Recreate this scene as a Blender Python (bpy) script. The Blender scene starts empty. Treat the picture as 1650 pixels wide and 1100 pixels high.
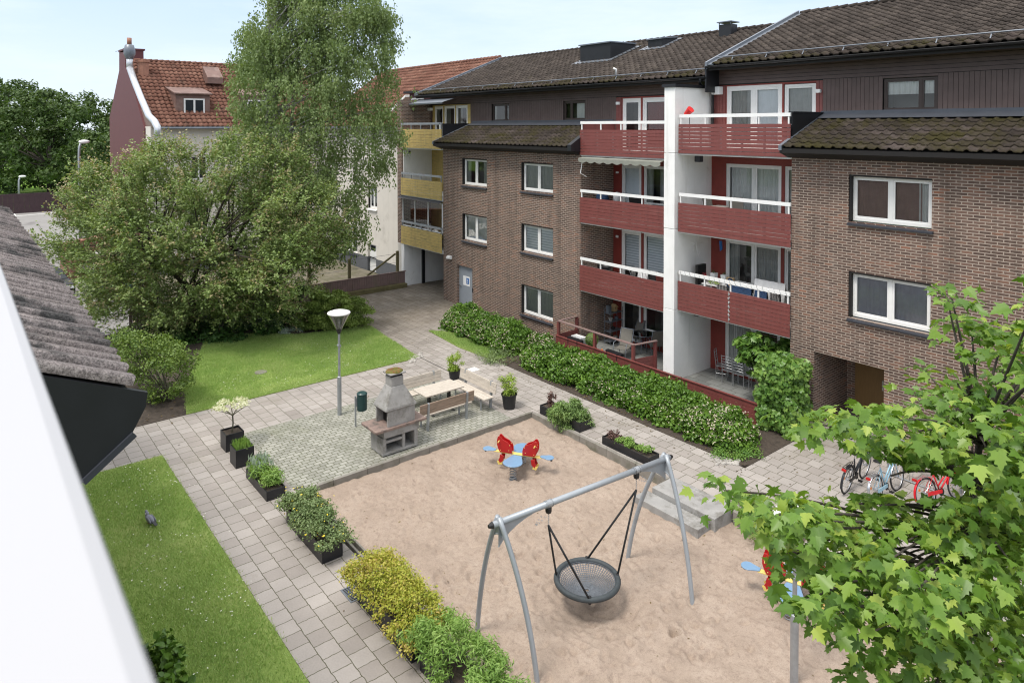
import bpy, math, random
import numpy as np
from mathutils import Vector, Matrix
rnd = random.Random(11)
rs = np.random.RandomState(11)
R_ = math.radians
scene = bpy.context.scene
col = scene.collection

# ------------------------------------------------------------------ camera
F_, CX_, CY_, HC = 1119.63, 825.0, 230.127, 9.0
_p, _r, _y = [R_(a) for a in (1.3668, -0.052, -50.991)]
_f = np.array([math.sin(_y), math.cos(_y), 0.]); _rt = np.array([math.cos(_y), -math.sin(_y), 0.]); _up = np.array([0, 0, 1.])
FW = _f*math.cos(_p) - _up*math.sin(_p); _u2 = _up*math.cos(_p) + _f*math.sin(_p)
RT = _rt*math.cos(_r) + _u2*math.sin(_r); UP = _u2*math.cos(_r) - _rt*math.sin(_r)

def at(px, py, z=None, x=None, y=None, d=None):
    """point of the place seen at a spot of the photograph, on a known plane"""
    v = FW*F_ + RT*(px-CX_) - UP*(py-CY_)
    c = np.array([0, 0, HC])
    if z is not None: t = (z-c[2])/v[2]
    elif y is not None: t = (y-c[1])/v[1]
    elif x is not None: t = (x-c[0])/v[0]
    else: t = d/F_
    return c + v*t

cam_d = bpy.data.cameras.new('camera'); cam = bpy.data.objects.new('camera', cam_d); col.objects.link(cam)
M = Matrix(((RT[0], UP[0], -FW[0], 0), (RT[1], UP[1], -FW[1], 0), (RT[2], UP[2], -FW[2], HC), (0, 0, 0, 1)))
cam.matrix_world = M
cam_d.sensor_width = 36; cam_d.lens = F_/1650*36
cam_d.shift_y = -(550-CY_)/1650
cam_d.clip_start = 0.02; cam_d.clip_end = 2000
cam_d.dof.use_dof = True; cam_d.dof.focus_distance = 17; cam_d.dof.aperture_fstop = 6.5
scene.camera = cam

# ------------------------------------------------------------------ helpers
ORG = {}
def npv(v): return np.array(v, float)
class MB:
    def __init__(s): s.v = []; s.f = []
    def add(s, vs, fs):
        b = len(s.v); s.v += [tuple(map(float, v)) for v in vs]; s.f += [tuple(b+i for i in f) for f in fs]; return s
    def box(s, x0, x1, y0, y1, z0, z1):
        if x0 > x1: x0, x1 = x1, x0
        if y0 > y1: y0, y1 = y1, y0
        if z0 > z1: z0, z1 = z1, z0
        return s.add([(x0,y0,z0),(x1,y0,z0),(x1,y1,z0),(x0,y1,z0),(x0,y0,z1),(x1,y0,z1),(x1,y1,z1),(x0,y1,z1)],
                     [(3,2,1,0),(4,5,6,7),(0,1,5,4),(1,2,6,5),(2,3,7,6),(3,0,4,7)])
    def bar(s, p, q, w, h, up=(0,0,1)):
        p = npv(p); q = npv(q); d = q-p; d /= np.linalg.norm(d); u = npv(up)
        r = np.cross(d, u)
        if np.linalg.norm(r) < 1e-4: r = np.cross(d, [1,0,0])
        r /= np.linalg.norm(r); u = np.cross(r, d)
        a = r*w/2; b = u*h/2
        return s.add([p-a-b, p+a-b, p+a+b, p-a+b, q-a-b, q+a-b, q+a+b, q-a+b],
                     [(0,1,2,3),(7,6,5,4),(0,4,5,1),(1,5,6,2),(2,6,7,3),(3,7,4,0)])
    def tube(s, pts, r, n=8, cap=True, closed=False):
        pts = [npv(p) for p in pts]; m = len(pts)
        rr = r if hasattr(r, '__len__') else [r]*m
        up = None; rings = []
        for i in range(m):
            if closed: d = pts[(i+1) % m]-pts[i-1]
            else: d = pts[min(i+1, m-1)]-pts[max(i-1, 0)]
            d = d/(np.linalg.norm(d)+1e-9)
            if up is None:
                up = npv([0,0,1]) if abs(d[2]) < .9 else npv([1,0,0])
            a = np.cross(d, up); a /= np.linalg.norm(a)+1e-9; up = np.cross(a, d)
            rings.append([pts[i]+(a*math.cos(t)+up*math.sin(t))*rr[i] for t in [2*math.pi*k/n for k in range(n)]])
        vs = [v for g in rings for v in g]; fs = []
        for i in range(m if closed else m-1):
            j = (i+1) % m
            for k in range(n): fs.append((i*n+k, j*n+k, j*n+(k+1) % n, i*n+(k+1) % n))
        if cap and not closed: fs.append(tuple(range(n))); fs.append(tuple((m-1)*n+k for k in reversed(range(n))))
        return s.add(vs, fs)
    def prism(s, poly, vec):
        n = len(poly); v = npv(vec); P = [npv(p) for p in poly]
        return s.add(P+[p+v for p in P], [tuple(reversed(range(n))), tuple(range(n, 2*n))]+[(i, (i+1) % n, n+(i+1) % n, n+i) for i in range(n)])
    def lathe(s, c, prof, n=20, capt=True, capb=True):
        vs = []; fs = []
        for r, z in prof:
            for k in range(n): a = 2*math.pi*k/n; vs.append((c[0]+r*math.cos(a), c[1]+r*math.sin(a), c[2]+z))
        m = len(prof)
        for i in range(m-1):
            for k in range(n): fs.append((i*n+k, i*n+(k+1) % n, (i+1)*n+(k+1) % n, (i+1)*n+k))
        if capb: fs.append(tuple(reversed(range(n))))
        if capt: fs.append(tuple((m-1)*n+k for k in range(n)))
        return s.add(vs, fs)
    def ell(s, c, r, n=14, m=9, f=None):
        vs = []; fs = []
        for i in range(m+1):
            t = math.pi*i/m
            for k in range(n):
                a = 2*math.pi*k/n; d = npv([math.sin(t)*math.cos(a), math.sin(t)*math.sin(a), math.cos(t)])
                p = npv(c)+d*npv(r)
                if f: p = npv(f(p))
                vs.append(p)
        for i in range(m):
            for k in range(n): fs.append((i*n+k, (i+1)*n+k, (i+1)*n+(k+1) % n, i*n+(k+1) % n))
        return s.add(vs, fs)
    def build(s, name, mat, parent=None, at=None, smooth=False, bevel=0.0):
        o = npv(at) if at is not None else (ORG[parent.name] if parent is not None else npv([0,0,0]))
        V = npv(s.v)-o
        me = bpy.data.meshes.new(name); me.from_pydata(V.tolist(), [], s.f); me.materials.append(mat)
        if smooth: me.polygons.foreach_set('use_smooth', [True]*len(me.polygons)); 
        me.update()
        ob = bpy.data.objects.new(name, me); col.objects.link(ob)
        if parent is not None: ob.parent = parent
        else: ob.location = o
        ORG[ob.name] = o
        if bevel > 0:
            b = ob.modifiers.new('bevel', 'BEVEL'); b.width = bevel; b.segments = 1 if bevel < .006 else 2; b.limit_method = 'ANGLE'; b.angle_limit = R_(40)
        return ob

def tag(o, label=None, cat=None, group=None, kind=None):
    if label: o['label'] = label
    if cat: o['category'] = cat
    if group: o['group'] = group
    if kind: o['kind'] = kind
    return o
def thing(name, loc=(0,0,0), label=None, cat=None, group=None):
    o = bpy.data.objects.new(name, None); col.objects.link(o); o.location = loc; o.empty_display_size = .2
    ORG[o.name] = npv(loc); return tag(o, label, cat, group)
KIDS = None
def copy_tree(o, parent=None):
    c = o.copy(); col.objects.link(c); c.parent = parent; ORG[c.name] = ORG[o.name]
    for ch in [x for x in list(col.objects) if x.parent == o]: copy_tree(ch, c)
    return c
def struct(o, label=None): o['kind'] = 'structure'; return o

# ------------------------------------------------------------------ materials
def newmat(name):
    m = bpy.data.materials.new(name); m.use_nodes = True
    nt = m.node_tree; nt.nodes.clear()
    out = nt.nodes.new('ShaderNodeOutputMaterial'); bs = nt.nodes.new('ShaderNodeBsdfPrincipled')
    nt.links.new(bs.outputs[0], out.inputs[0]); return m, nt, bs, out
def N(nt, t, **k):
    n = nt.nodes.new(t)
    for a, b in k.items(): setattr(n, a, b)
    return n
def rgba(c): return (c[0], c[1], c[2], 1)
def coords(nt, scale=(1,1,1)):
    tc = N(nt, 'ShaderNodeTexCoord'); mp = N(nt, 'ShaderNodeMapping'); mp.inputs['Scale'].default_value = scale
    nt.links.new(tc.outputs['Object'], mp.inputs[0]); return mp.outputs[0]
def noise(nt, vec, scale, detail=4, rough=.6):
    n = N(nt, 'ShaderNodeTexNoise'); n.inputs['Scale'].default_value = scale; n.inputs['Detail'].default_value = detail; n.inputs['Roughness'].default_value = rough
    nt.links.new(vec, n.inputs['Vector']); return n.outputs['Fac']
def ramp(nt, fac, stops, interp='LINEAR'):
    r = N(nt, 'ShaderNodeValToRGB'); r.color_ramp.interpolation = interp
    e = r.color_ramp.elements
    while len(e) < len(stops): e.new(.5)
    for i, (p, c) in enumerate(stops): e[i].position = p; e[i].color = rgba(c) if hasattr(c, '__len__') else (c, c, c, 1)
    nt.links.new(fac, r.inputs[0]); return r.outputs[0]
def mix(nt, fac, a, b, mode='MIX'):
    m = N(nt, 'ShaderNodeMix', data_type='RGBA', blend_type=mode)
    for s, v in ((m.inputs['Factor'], fac), (m.inputs['A'], a), (m.inputs['B'], b)):
        if hasattr(v, 'links') or hasattr(v, 'is_linked'): nt.links.new(v, s)
        elif hasattr(v, '__len__'): s.default_value = rgba(v)
        else: s.default_value = v
    return m.outputs['Result']
def bump(nt, bs, h, strength=.3, dist=.02):
    b = N(nt, 'ShaderNodeBump'); b.inputs['Strength'].default_value = strength; b.inputs['Distance'].default_value = dist
    nt.links.new(h, b.inputs['Height']); nt.links.new(b.outputs[0], bs.inputs['Normal']); return b
def sc(c, k): return tuple(min(1, x*k) for x in c)
def pm(name, c, rough=.6, var=.15, scale=4, bmp=0, bscale=60, metal=0, spec=.5, stretch=(1,1,1), dirt=None, dscale=1.5, dpos=(.5,.7)):
    m, nt, bs, out = newmat(name)
    v = coords(nt, stretch)
    n = noise(nt, v, scale, 5)
    cc = ramp(nt, n, [(.3, sc(c, 1-var)), (.7, sc(c, 1+var))])
    if dirt:
        n2 = noise(nt, v, dscale, 6, .7)
        cc = mix(nt, ramp(nt, n2, [(dpos[0], 0.), (dpos[1], 1.)]), cc, dirt)
    nt.links.new(cc, bs.inputs['Base Color'])
    bs.inputs['Roughness'].default_value = rough; bs.inputs['Metallic'].default_value = metal
    bs.inputs['Specular IOR Level'].default_value = spec
    if bmp: bump(nt, bs, noise(nt, v, bscale, 4), bmp, .01)
    return m
def brick_mat(name, cols, mortar, bw=.25, bh=.0675, ms=.011, vertical=True, off=.5, rough=.8, bstr=.5, var=.12, swap=False, dirt=None, dpos=(.55,.75), dsc=.8, bias_noise=None):
    m, nt, bs, out = newmat(name)
    tc = N(nt, 'ShaderNodeTexCoord'); sp = N(nt, 'ShaderNodeSeparateXYZ'); cb = N(nt, 'ShaderNodeCombineXYZ')
    nt.links.new(tc.outputs['Object'], sp.inputs[0])
    if vertical:
        ad = N(nt, 'ShaderNodeMath', operation='ADD'); nt.links.new(sp.outputs[0], ad.inputs[0]); nt.links.new(sp.outputs[1], ad.inputs[1])
        nt.links.new(ad.outputs[0], cb.inputs[0]); nt.links.new(sp.outputs[2], cb.inputs[1])
    elif swap: nt.links.new(sp.outputs[1], cb.inputs[0]); nt.links.new(sp.outputs[0], cb.inputs[1])
    else: nt.links.new(sp.outputs[0], cb.inputs[0]); nt.links.new(sp.outputs[1], cb.inputs[1])
    b = N(nt, 'ShaderNodeTexBrick'); b.offset = off; b.offset_frequency = 2
    # slightly wavering joints
    nz = N(nt, 'ShaderNodeTexNoise'); nz.inputs['Scale'].default_value = 9; nt.links.new(tc.outputs['Object'], nz.inputs['Vector'])
    vm = N(nt, 'ShaderNodeVectorMath', operation='MULTIPLY_ADD'); nt.links.new(nz.outputs['Color'], vm.inputs[0]); vm.inputs[1].default_value = (bh*.1, bh*.1, 0); nt.links.new(cb.outputs[0], vm.inputs[2])
    nt.links.new(vm.outputs[0], b.inputs['Vector'])
    b.inputs['Color1'].default_value = (0,0,0,1); b.inputs['Color2'].default_value = (1,1,1,1); b.inputs['Mortar'].default_value = (.5,.5,.5,1)
    b.inputs['Scale'].default_value = 1; b.inputs['Brick Width'].default_value = bw; b.inputs['Row Height'].default_value = bh
    b.inputs['Mortar Size'].default_value = ms; b.inputs['Mortar Smooth'].default_value = .15
    fac = b.outputs['Color']
    if bias_noise:
        ln = noise(nt, tc.outputs['Object'], bias_noise, 3)
        fac = mix(nt, .35, fac, ramp(nt, ln, [(.3, 0.), (.7, 1.)]))
    c = ramp(nt, fac, cols)
    n = noise(nt, tc.outputs['Object'], 30, 5)
    c = mix(nt, 1., c, ramp(nt, n, [(.25, 1-var), (.75, 1+var)]), 'MULTIPLY')
    n3 = noise(nt, tc.outputs['Object'], .7, 4)
    c = mix(nt, 1., c, ramp(nt, n3, [(.3, .88), (.7, 1.1)]), 'MULTIPLY')
    c = mix(nt, b.outputs['Fac'], c, mortar)
    if vertical:   # rain streaks and faint salt bloom
        mp = N(nt, 'ShaderNodeMapping'); mp.inputs['Scale'].default_value = (3.2, 3.2, .22); nt.links.new(tc.outputs['Object'], mp.inputs[0])
        c = mix(nt, ramp(nt, noise(nt, mp.outputs[0], 1.0, 6, .65), [(.5, 0.), (.75, .45)]), c, (.045,.036,.03))
        c = mix(nt, ramp(nt, noise(nt, tc.outputs['Object'], .9, 7, .75), [(.58, 0.), (.80, .40)]), c, (.42,.36,.31))
    if dirt:
        n2 = noise(nt, tc.outputs['Object'], dsc, 7, .7)
        c = mix(nt, ramp(nt, n2, [(dpos[0], 0.), (dpos[1], .8)]), c, dirt)
    nt.links.new(c, bs.inputs['Base Color']); bs.inputs['Roughness'].default_value = rough; bs.inputs['Specular IOR Level'].default_value = .25
    inv = N(nt, 'ShaderNodeMath', operation='SUBTRACT'); inv.inputs[0].default_value = 1; nt.links.new(b.outputs['Fac'], inv.inputs[1])
    a2 = N(nt, 'ShaderNodeMath', operation='MULTIPLY_ADD'); nt.links.new(n, a2.inputs[0]); a2.inputs[1].default_value = .35; nt.links.new(inv.outputs[0], a2.inputs[2])
    bump(nt, bs, a2.outputs[0], bstr, .012)
    return m
def island_mat(name, stops, rough=.5, trans=0., spec=.3, nscale=None, two=None, rnd2=None):
    """colour varies from island to island (leaf, tile, blade)"""
    m, nt, bs, out = newmat(name)
    g = N(nt, 'ShaderNodeNewGeometry'); f = g.outputs['Random Per Island']
    tc = N(nt, 'ShaderNodeTexCoord')
    if nscale:
        f = mix(nt, .45, f, ramp(nt, noise(nt, tc.outputs['Object'], nscale, 3), [(.3, 0.), (.7, 1.)]))
    c = ramp(nt, f, stops)
    if two:
        pos, cc, s2 = two
        c = mix(nt, ramp(nt, noise(nt, tc.outputs['Object'], s2, 6, .7), [(pos[0], 0.), (pos[1], 1.)]), c, cc)
    nt.links.new(c, bs.inputs['Base Color']); bs.inputs['Roughness'].default_value = rough; bs.inputs['Specular IOR Level'].default_value = spec
    if trans:
        t = N(nt, 'ShaderNodeBsdfTranslucent'); nt.links.new(mix(nt, 1., c, (1.25, 1.3, .5), 'MULTIPLY'), t.inputs[0])
        ms = N(nt, 'ShaderNodeMixShader'); ms.inputs[0].default_value = trans
        nt.links.new(bs.outputs[0], ms.inputs[1]); nt.links.new(t.outputs[0], ms.inputs[2]); nt.links.new(ms.outputs[0], out.inputs[0])
    return m, nt, bs
def leafm(name, a, b, c, trans=.25, rough=.45, nscale=1.2): return island_mat(name, [(0, a), (.5, b), (1, c)], rough, trans, .35, nscale)[0]
def glass_mat(name, tint=(1,1,1), refl=1.0):
    m, nt, bs, out = newmat(name); nt.nodes.remove(bs)
    fr = N(nt, 'ShaderNodeFresnel'); fr.inputs[0].default_value = 1.5
    tr = N(nt, 'ShaderNodeBsdfTransparent'); tr.inputs[0].default_value = rgba(tint)
    gl = N(nt, 'ShaderNodeBsdfGlossy'); gl.inputs['Roughness'].default_value = .015
    mu = N(nt, 'ShaderNodeMath', operation='MULTIPLY'); mu.use_clamp = True; nt.links.new(fr.outputs[0], mu.inputs[0]); mu.inputs[1].default_value = 1.9*refl
    nzn = N(nt, 'ShaderNodeTexNoise'); nzn.inputs['Scale'].default_value = 1.3; bp = N(nt, 'ShaderNodeBump'); bp.inputs['Strength'].default_value = .02; bp.inputs['Distance'].default_value = .05
    nt.links.new(nzn.outputs['Fac'], bp.inputs['Height']); nt.links.new(bp.outputs[0], gl.inputs['Normal'])
    ms = N(nt, 'ShaderNodeMixShader'); nt.links.new(mu.outputs[0], ms.inputs[0]); nt.links.new(tr.outputs[0], ms.inputs[1]); nt.links.new(gl.outputs[0], ms.inputs[2])
    nt.links.new(ms.outputs[0], out.inputs[0]); return m

MT = {}
MT['brick'] = brick_mat('brown_brick', [(0, (.066,.044,.037)), (.35, (.112,.074,.059)), (.6, (.153,.098,.077)), (.82, (.20,.108,.075)), (1, (.30,.128,.078))], (.36,.295,.245), .262, .077, .0125, bias_noise=.6)
MT['oldbrick'] = brick_mat('red_brick', [(0, (.22,.08,.05)), (1, (.36,.15,.1))], (.3,.26,.22))
MT['paver'] = brick_mat('concrete_pavers', [(0, (.29,.262,.24)), (.5, (.33,.302,.278)), (1, (.37,.34,.315))], (.10,.095,.062), .365, .3675, .008, False, .5, .85, .4, .08, dirt=(.20,.18,.135), dpos=(.56,.8), dsc=.45)
_m = MT['paver'].node_tree; _b = _m.nodes['Principled BSDF']; _s = _b.inputs['Base Color'].links[0].from_socket
_tc = N(_m, 'ShaderNodeTexCoord'); _sx = N(_m, 'ShaderNodeSeparateXYZ'); _m.links.new(_tc.outputs['Object'], _sx.inputs[0])
_mr = N(_m, 'ShaderNodeMapRange'); _mr.inputs['From Min'].default_value = -23; _mr.inputs['From Max'].default_value = -28.5; _m.links.new(_sx.outputs[0], _mr.inputs['Value'])
_ma = N(_m, 'ShaderNodeMath', operation='MULTIPLY'); _m.links.new(_mr.outputs[0], _ma.inputs[0]); _m.links.new(ramp(_m, noise(_m, _tc.outputs['Object'], .8, 6, .7), [(.25, .45), (.7, 1.)]), _ma.inputs[1])
_m.links.new(mix(_m, 1., _s, mix(_m, _ma.outputs[0], (1,1,1), (.50,.46,.38)), 'MULTIPLY'), _b.inputs['Base Color'])   # old damp algae towards the passage
MT['yardpave'] = brick_mat('mossy_yard_slabs', [(0, (.15,.13,.105)), (.5, (.18,.16,.125)), (1, (.22,.195,.155))], (.07,.08,.035), .5, .5, .012, False, .5, .9, .4, .15, dirt=(.10,.105,.05), dpos=(.45,.7))
MT['sett'] = brick_mat('grey_setts', [(0, (.25,.248,.215)), (.5, (.30,.298,.262)), (1, (.35,.345,.305))], (.095,.10,.055), .215, .142, .010, False, .5, .85, .6, .12, swap=True, dirt=(.15,.16,.10), dpos=(.5,.78), dsc=.6)
MT['slab'] = brick_mat('terrace_slabs', [(0, (.14,.145,.14)), (1, (.22,.225,.215))], (.08,.08,.07), .5, .5, .01, False, .5, .85, .3, .12)
MT['white'] = pm('white_paint', (.80,.80,.79), .45, .03, 3)
MT['wframe'] = pm('white_frame_paint', (.78,.78,.76), .35, .03, 6)
MT['wrender'] = pm('white_render', (.83,.83,.815), .8, .04, 2, .15, 90, dirt=(.45,.45,.38), dscale=.9, dpos=(.62,.85))
MT['cream'] = pm('cream_render', (.62,.585,.53), .85, .05, 1.2, .2, 60, dirt=(.45,.42,.37), dscale=.7, dpos=(.55,.8))
MT['plinth'] = pm('grey_plinth', (.10,.105,.115), .8, .1)
MT['red'] = pm('red_boards', (.185,.052,.046), .5, .1, 5, .15, 40, stretch=(1,8,8), dirt=(.245,.09,.08), dscale=1.0, dpos=(.55,.8))
MT['redw'] = pm('dark_red_boards', (.22,.035,.025), .55, .12, 4)
MT['yellow'] = pm('yellow_boards', (.53,.39,.13), .55, .12, 3, .1, 40, stretch=(1,5,5), dirt=(.30,.24,.10), dscale=1.6, dpos=(.52,.75))
MT['brown'] = pm('brown_boards', (.098,.066,.06), .6, .14, 3, .2, 50, dirt=(.12,.088,.08), dscale=1.0, dpos=(.5,.8))
MT['black'] = pm('black_sheet_metal', (.011,.012,.015), .45, .2, 3)
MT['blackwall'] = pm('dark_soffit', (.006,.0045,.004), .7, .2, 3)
MT['zinc'] = pm('grey_sheet_metal', (.17,.19,.22), .4, .12, 2, metal=.3)
MT['darksill'] = pm('dark_sill_metal', (.035,.038,.048), .45, .15, 3)
MT['silver'] = pm('foil_duct', (.55,.57,.6), .35, .1, 5, .3, 20, metal=.5)
MT['galv'] = pm('galvanised_steel', (.36,.38,.40), .45, .14, 8, .05, 60, metal=.55)
MT['gpaint'] = pm('grey_steel_paint', (.33,.36,.39), .4, .06, 3, metal=.2)
MT['dark_int'] = pm('room_inside', (.15,.145,.135), .9, .2, 1)
MT['glass'] = glass_mat('window_glass', (.93,.95,.94))
MT['glass_c'] = glass_mat('balcony_glass', (.85,.88,.88), .8)
MT['curtain'] = pm('pale_curtain', (.70,.70,.68), .9, .06, 5)
MT['curtain_d'] = pm('grey_curtain', (.42,.42,.40), .9, .1, 5)
MT['curtain_b'] = pm('brown_blind', (.30,.21,.185), .9, .1, 5)
MT['curtain_g'] = pm('bluegrey_blind', (.38,.38,.43), .9, .1, 5)
MT['blind'] = pm('white_blind', (.82,.84,.86), .7, .04, 3)
MT['blindg'] = pm('grey_blind_strip', (.50,.54,.57), .7, .04, 3)
MT['bframe'] = pm('brown_window_frame', (.05,.033,.028), .5, .15)
MT['concrete'] = pm('weathered_concrete', (.30,.295,.285), .9, .16, 3, .35, 70, dirt=(.13,.12,.10), dscale=2.2, dpos=(.5,.72))
MT['kerb'] = pm('kerb_concrete', (.22,.205,.18), .9, .15, 3, .3, 80, dirt=(.11,.11,.07), dscale=2, dpos=(.5,.75))
MT['counter'] = pm('reddish_stone_shelf', (.24,.175,.15), .9, .2, 8, .4, 90, dirt=(.10,.09,.08), dscale=5, dpos=(.5,.65))
MT['moss'] = pm('moss', (.13,.12,.025), .95, .5, 14, .9, 60, dirt=(.16,.06,.02), dscale=7, dpos=(.5,.6))
MT['hole'] = pm('soot_and_hole_shade', (.008,.008,.008), .95, .2)  # soot, and black painted in for the shade inside holes and gaps
MT['planter'] = pm('black_planter', (.012,.013,.016), .42, .25, 3)
MT['soil'] = pm('soil', (.055,.042,.032), .95, .35, 8, .8, 40, dirt=(.12,.09,.065), dscale=18, dpos=(.6,.7))
MT['oldwood'] = pm('weathered_pale_wood', (.50,.45,.385), .75, .12, 6, .3, 60, stretch=(6,1.2,6), dirt=(.33,.29,.24), dscale=2.5, dpos=(.5,.75))
MT['oldwoodx'] = pm('weathered_pale_wood_long', (.50,.45,.385), .75, .12, 6, .3, 60, stretch=(1.2,6,6), dirt=(.33,.29,.24), dscale=2.5, dpos=(.5,.75))
MT['woodback'] = pm('brown_pale_wood', (.33,.24,.18), .75, .14, 6, .3, 60, stretch=(6,1,6), dirt=(.22,.17,.12), dscale=2.5)
MT['fencew'] = pm('purple_brown_boards', (.215,.145,.135), .7, .16, 3, .2, 40, dirt=(.19,.15,.11), dscale=1.2)
MT['greenwood'] = pm('algae_wood', (.14,.12,.055), .85, .3, 5)
MT['darkfence'] = pm('dark_brown_fence', (.042,.02,.024), .7, .2, 3)
MT['binwood'] = pm('dark_green_metal', (.012,.045,.045), .4, .1)
MT['playred'] = pm('red_play_board', (.40,.010,.012), .32, .06, 5)
MT['playblue'] = pm('blue_play_board', (.17,.29,.44), .35, .06, 5)
MT['playyel'] = pm('yellow_play_board', (.72,.56,.16), .4, .06, 5)
MT['rope'] = pm('black_rope', (.02,.022,.024), .8, .3, 20)
MT['flash'] = pm('dark_roof_flashing', (.075,.083,.10), .4, .1, 2, metal=.2)
MT['litter'] = leafm('fallen_leaf', (.07,.045,.025), (.13,.09,.04), (.2,.16,.07), .1, .8)
MT['rope2'] = pm('grey_net_rope', (.13,.145,.165), .7, .25, 20)
MT['ringfoam'] = pm('dark_grey_ring', (.045,.055,.06), .65, .2, 10, .4, 90)
MT['plastic_k'] = pm('black_plastic', (.012,.012,.013), .45, .2)
MT['rubber'] = pm('tyre_rubber', (.015,.015,.016), .8, .2)
MT['chrome'] = pm('bright_metal', (.62,.63,.65), .25, .05, metal=.85)
MT['bikeblack'] = pm('black_bike_paint', (.02,.022,.027), .3, .1)
MT['bikeblue'] = pm('light_blue_bike_paint', (.28,.47,.58), .3, .05)
MT['bikered'] = pm('red_bike_paint', (.58,.012,.02), .3, .06)
MT['lampred'] = pm('red_reflector', (.45,.01,.01), .3, .05)
MT['orange'] = pm('orange_reflector', (.75,.22,.02), .3, .05)
MT['bark'] = pm('dark_bark', (.055,.045,.036), .9, .3, 6, .8, 25)
MT['bark2'] = pm('grey_green_bark', (.10,.095,.065), .9, .3, 6, .8, 25)
MT['birchbark'] = pm('birch_bark', (.34,.33,.31), .8, .1, 4, .3, 30, dirt=(.035,.03,.03), dscale=4, dpos=(.5,.62), stretch=(1,1,2.5))
MT['asphalt'] = pm('light_asphalt', (.235,.225,.215), .9, .08, .5, .2, 200, dirt=(.15,.14,.135), dscale=.25, dpos=(.55,.62))
MT['marking'] = pm('road_paint', (.62,.62,.6), .7, .06)
MT['terra'] = pm('terracotta', (.32,.15,.10), .7, .15)
MT['copper'] = pm('brown_sheet', (.19,.115,.095), .5, .2, 2, metal=.2, dirt=(.28,.2,.17), dscale=1.5)
MT['gablered'] = pm('wine_red_cladding', (.105,.026,.030), .6, .08, 3)
MT['chairmesh'] = pm('taupe_chair_mesh', (.155,.145,.125), .7, .1, 8)
MT['chairsilver'] = pm('silver_chair_metal', (.42,.43,.44), .35, .06, metal=.6)
MT['doorgrey'] = pm('grey_blue_door', (.27,.30,.34), .4, .05)
MT['doorwood'] = pm('ochre_wood_door', (.215,.125,.045), .5, .1, 4, stretch=(8,8,1))
MT['denim'] = pm('dark_blue_cloth', (.012,.035,.085), .9, .2, 8)
MT['sheet'] = pm('pale_grey_cloth', (.52,.52,.52), .9, .08, 6)
MT['birdwood'] = pm('light_plywood', (.55,.38,.2), .7, .1)
MT['redplastic'] = pm('red_plastic', (.62,.03,.03), .4, .1)
MT['stone'] = pm('pale_stone', (.36,.34,.31), .85, .2, 6)
MT['bluepaint'] = pm('car_blue', (.03,.10,.28), .25, .05, metal=.3)
MT['whitecar'] = pm('car_white', (.7,.7,.7), .25, .02)
MT['carglass'] = pm('car_window', (.02,.025,.03), .1, .1)
MT['paper'] = pm('white_notice', (.80,.81,.82), .6, .02)
MT['signblue'] = pm('sign_blue', (.02,.13,.40), .5, .03)
MT['pigeon'] = pm('pigeon_grey', (.21,.215,.26), .7, .12, 30)
MT['pigeonw'] = pm('pigeon_white', (.75,.75,.75), .7, .05)
MT['pigeond'] = pm('pigeon_dark', (.04,.042,.05), .7, .1)
MT['awning'] = pm('striped_awning_cloth', (.24,.245,.21), .9, .12, 6)
MT['parapet'] = pm('white_lacquered_metal', (.40,.40,.412), .5, .01, 1)
def streaks(key, colr, amt, sx=5., sz=.35, lo=.48, hi=.72):
    nt = MT[key].node_tree; b = nt.nodes['Principled BSDF']; s = b.inputs['Base Color'].links[0].from_socket; v = coords(nt, (sx, sx, sz))
    nt.links.new(mix(nt, ramp(nt, noise(nt, v, 1., 6, .7), [(lo, 0.), (hi, amt)]), s, colr), b.inputs['Base Color'])
streaks('red', (.10,.035,.03), .45, 6, .5); streaks('red', (.34,.20,.17), .35, 22, 3, .6, .7); streaks('wrender', (.40,.39,.33), .35, 4, .3, .55, .8); streaks('yellow', (.22,.18,.07), .5, 5, .5); streaks('cream', (.40,.37,.32), .3, 2.5, .2, .5, .8)
# leaves
MT['l_maple'] = leafm('maple_leaf', (.055,.125,.022), (.145,.26,.04), (.31,.42,.085), .35, .38, 1.0)
MT['l_maple_n'] = leafm('maple_leaf_young', (.22,.33,.05), (.31,.41,.07), (.40,.46,.10), .35, .4, 1.0)
MT['l_cherry'] = leafm('apple_leaf', (.115,.18,.055), (.21,.29,.095), (.35,.40,.17), .25, .5, .7)
MT['l_cherry_p'] = leafm('apple_leaf_pinkish', (.25,.21,.11), (.32,.27,.15), (.40,.34,.21), .25, .5, .7)
MT['l_birch'] = leafm('birch_leaf', (.125,.18,.065), (.19,.26,.098), (.28,.34,.145), .25, .5, .6)
MT['l_far'] = leafm('far_leaf', (.035,.068,.018), (.065,.11,.028), (.11,.165,.045), .2, .6, .25)
MT['l_hedge'] = leafm('hedge_leaf', (.045,.10,.018), (.095,.19,.026), (.18,.31,.045), .2, .35, .9)
MT['l_flower'] = leafm('cream_blossom', (.42,.36,.27), (.52,.45,.36), (.60,.55,.46), .2, .7, 2)
MT['l_bush'] = leafm('bush_leaf', (.075,.14,.03), (.135,.21,.042), (.23,.31,.075), .25, .45, 1.5)
MT['l_junip'] = leafm('juniper_leaf', (.11,.17,.035), (.19,.27,.06), (.30,.37,.10), .2, .6, 1.5)
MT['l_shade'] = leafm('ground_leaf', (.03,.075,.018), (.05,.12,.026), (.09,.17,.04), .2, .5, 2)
MT['l_ivy'] = leafm('ivy_leaf', (.06,.15,.028), (.125,.24,.045), (.27,.40,.09), .25, .35, 1.2)
MT['l_lime'] = leafm('lime_leaf', (.19,.30,.04), (.28,.39,.06), (.38,.46,.10), .3, .5, 3)
MT['l_orange'] = leafm('golden_spirea_leaf', (.22,.30,.035), (.42,.42,.06), (.52,.34,.15), .25, .5, 1.6)
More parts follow.
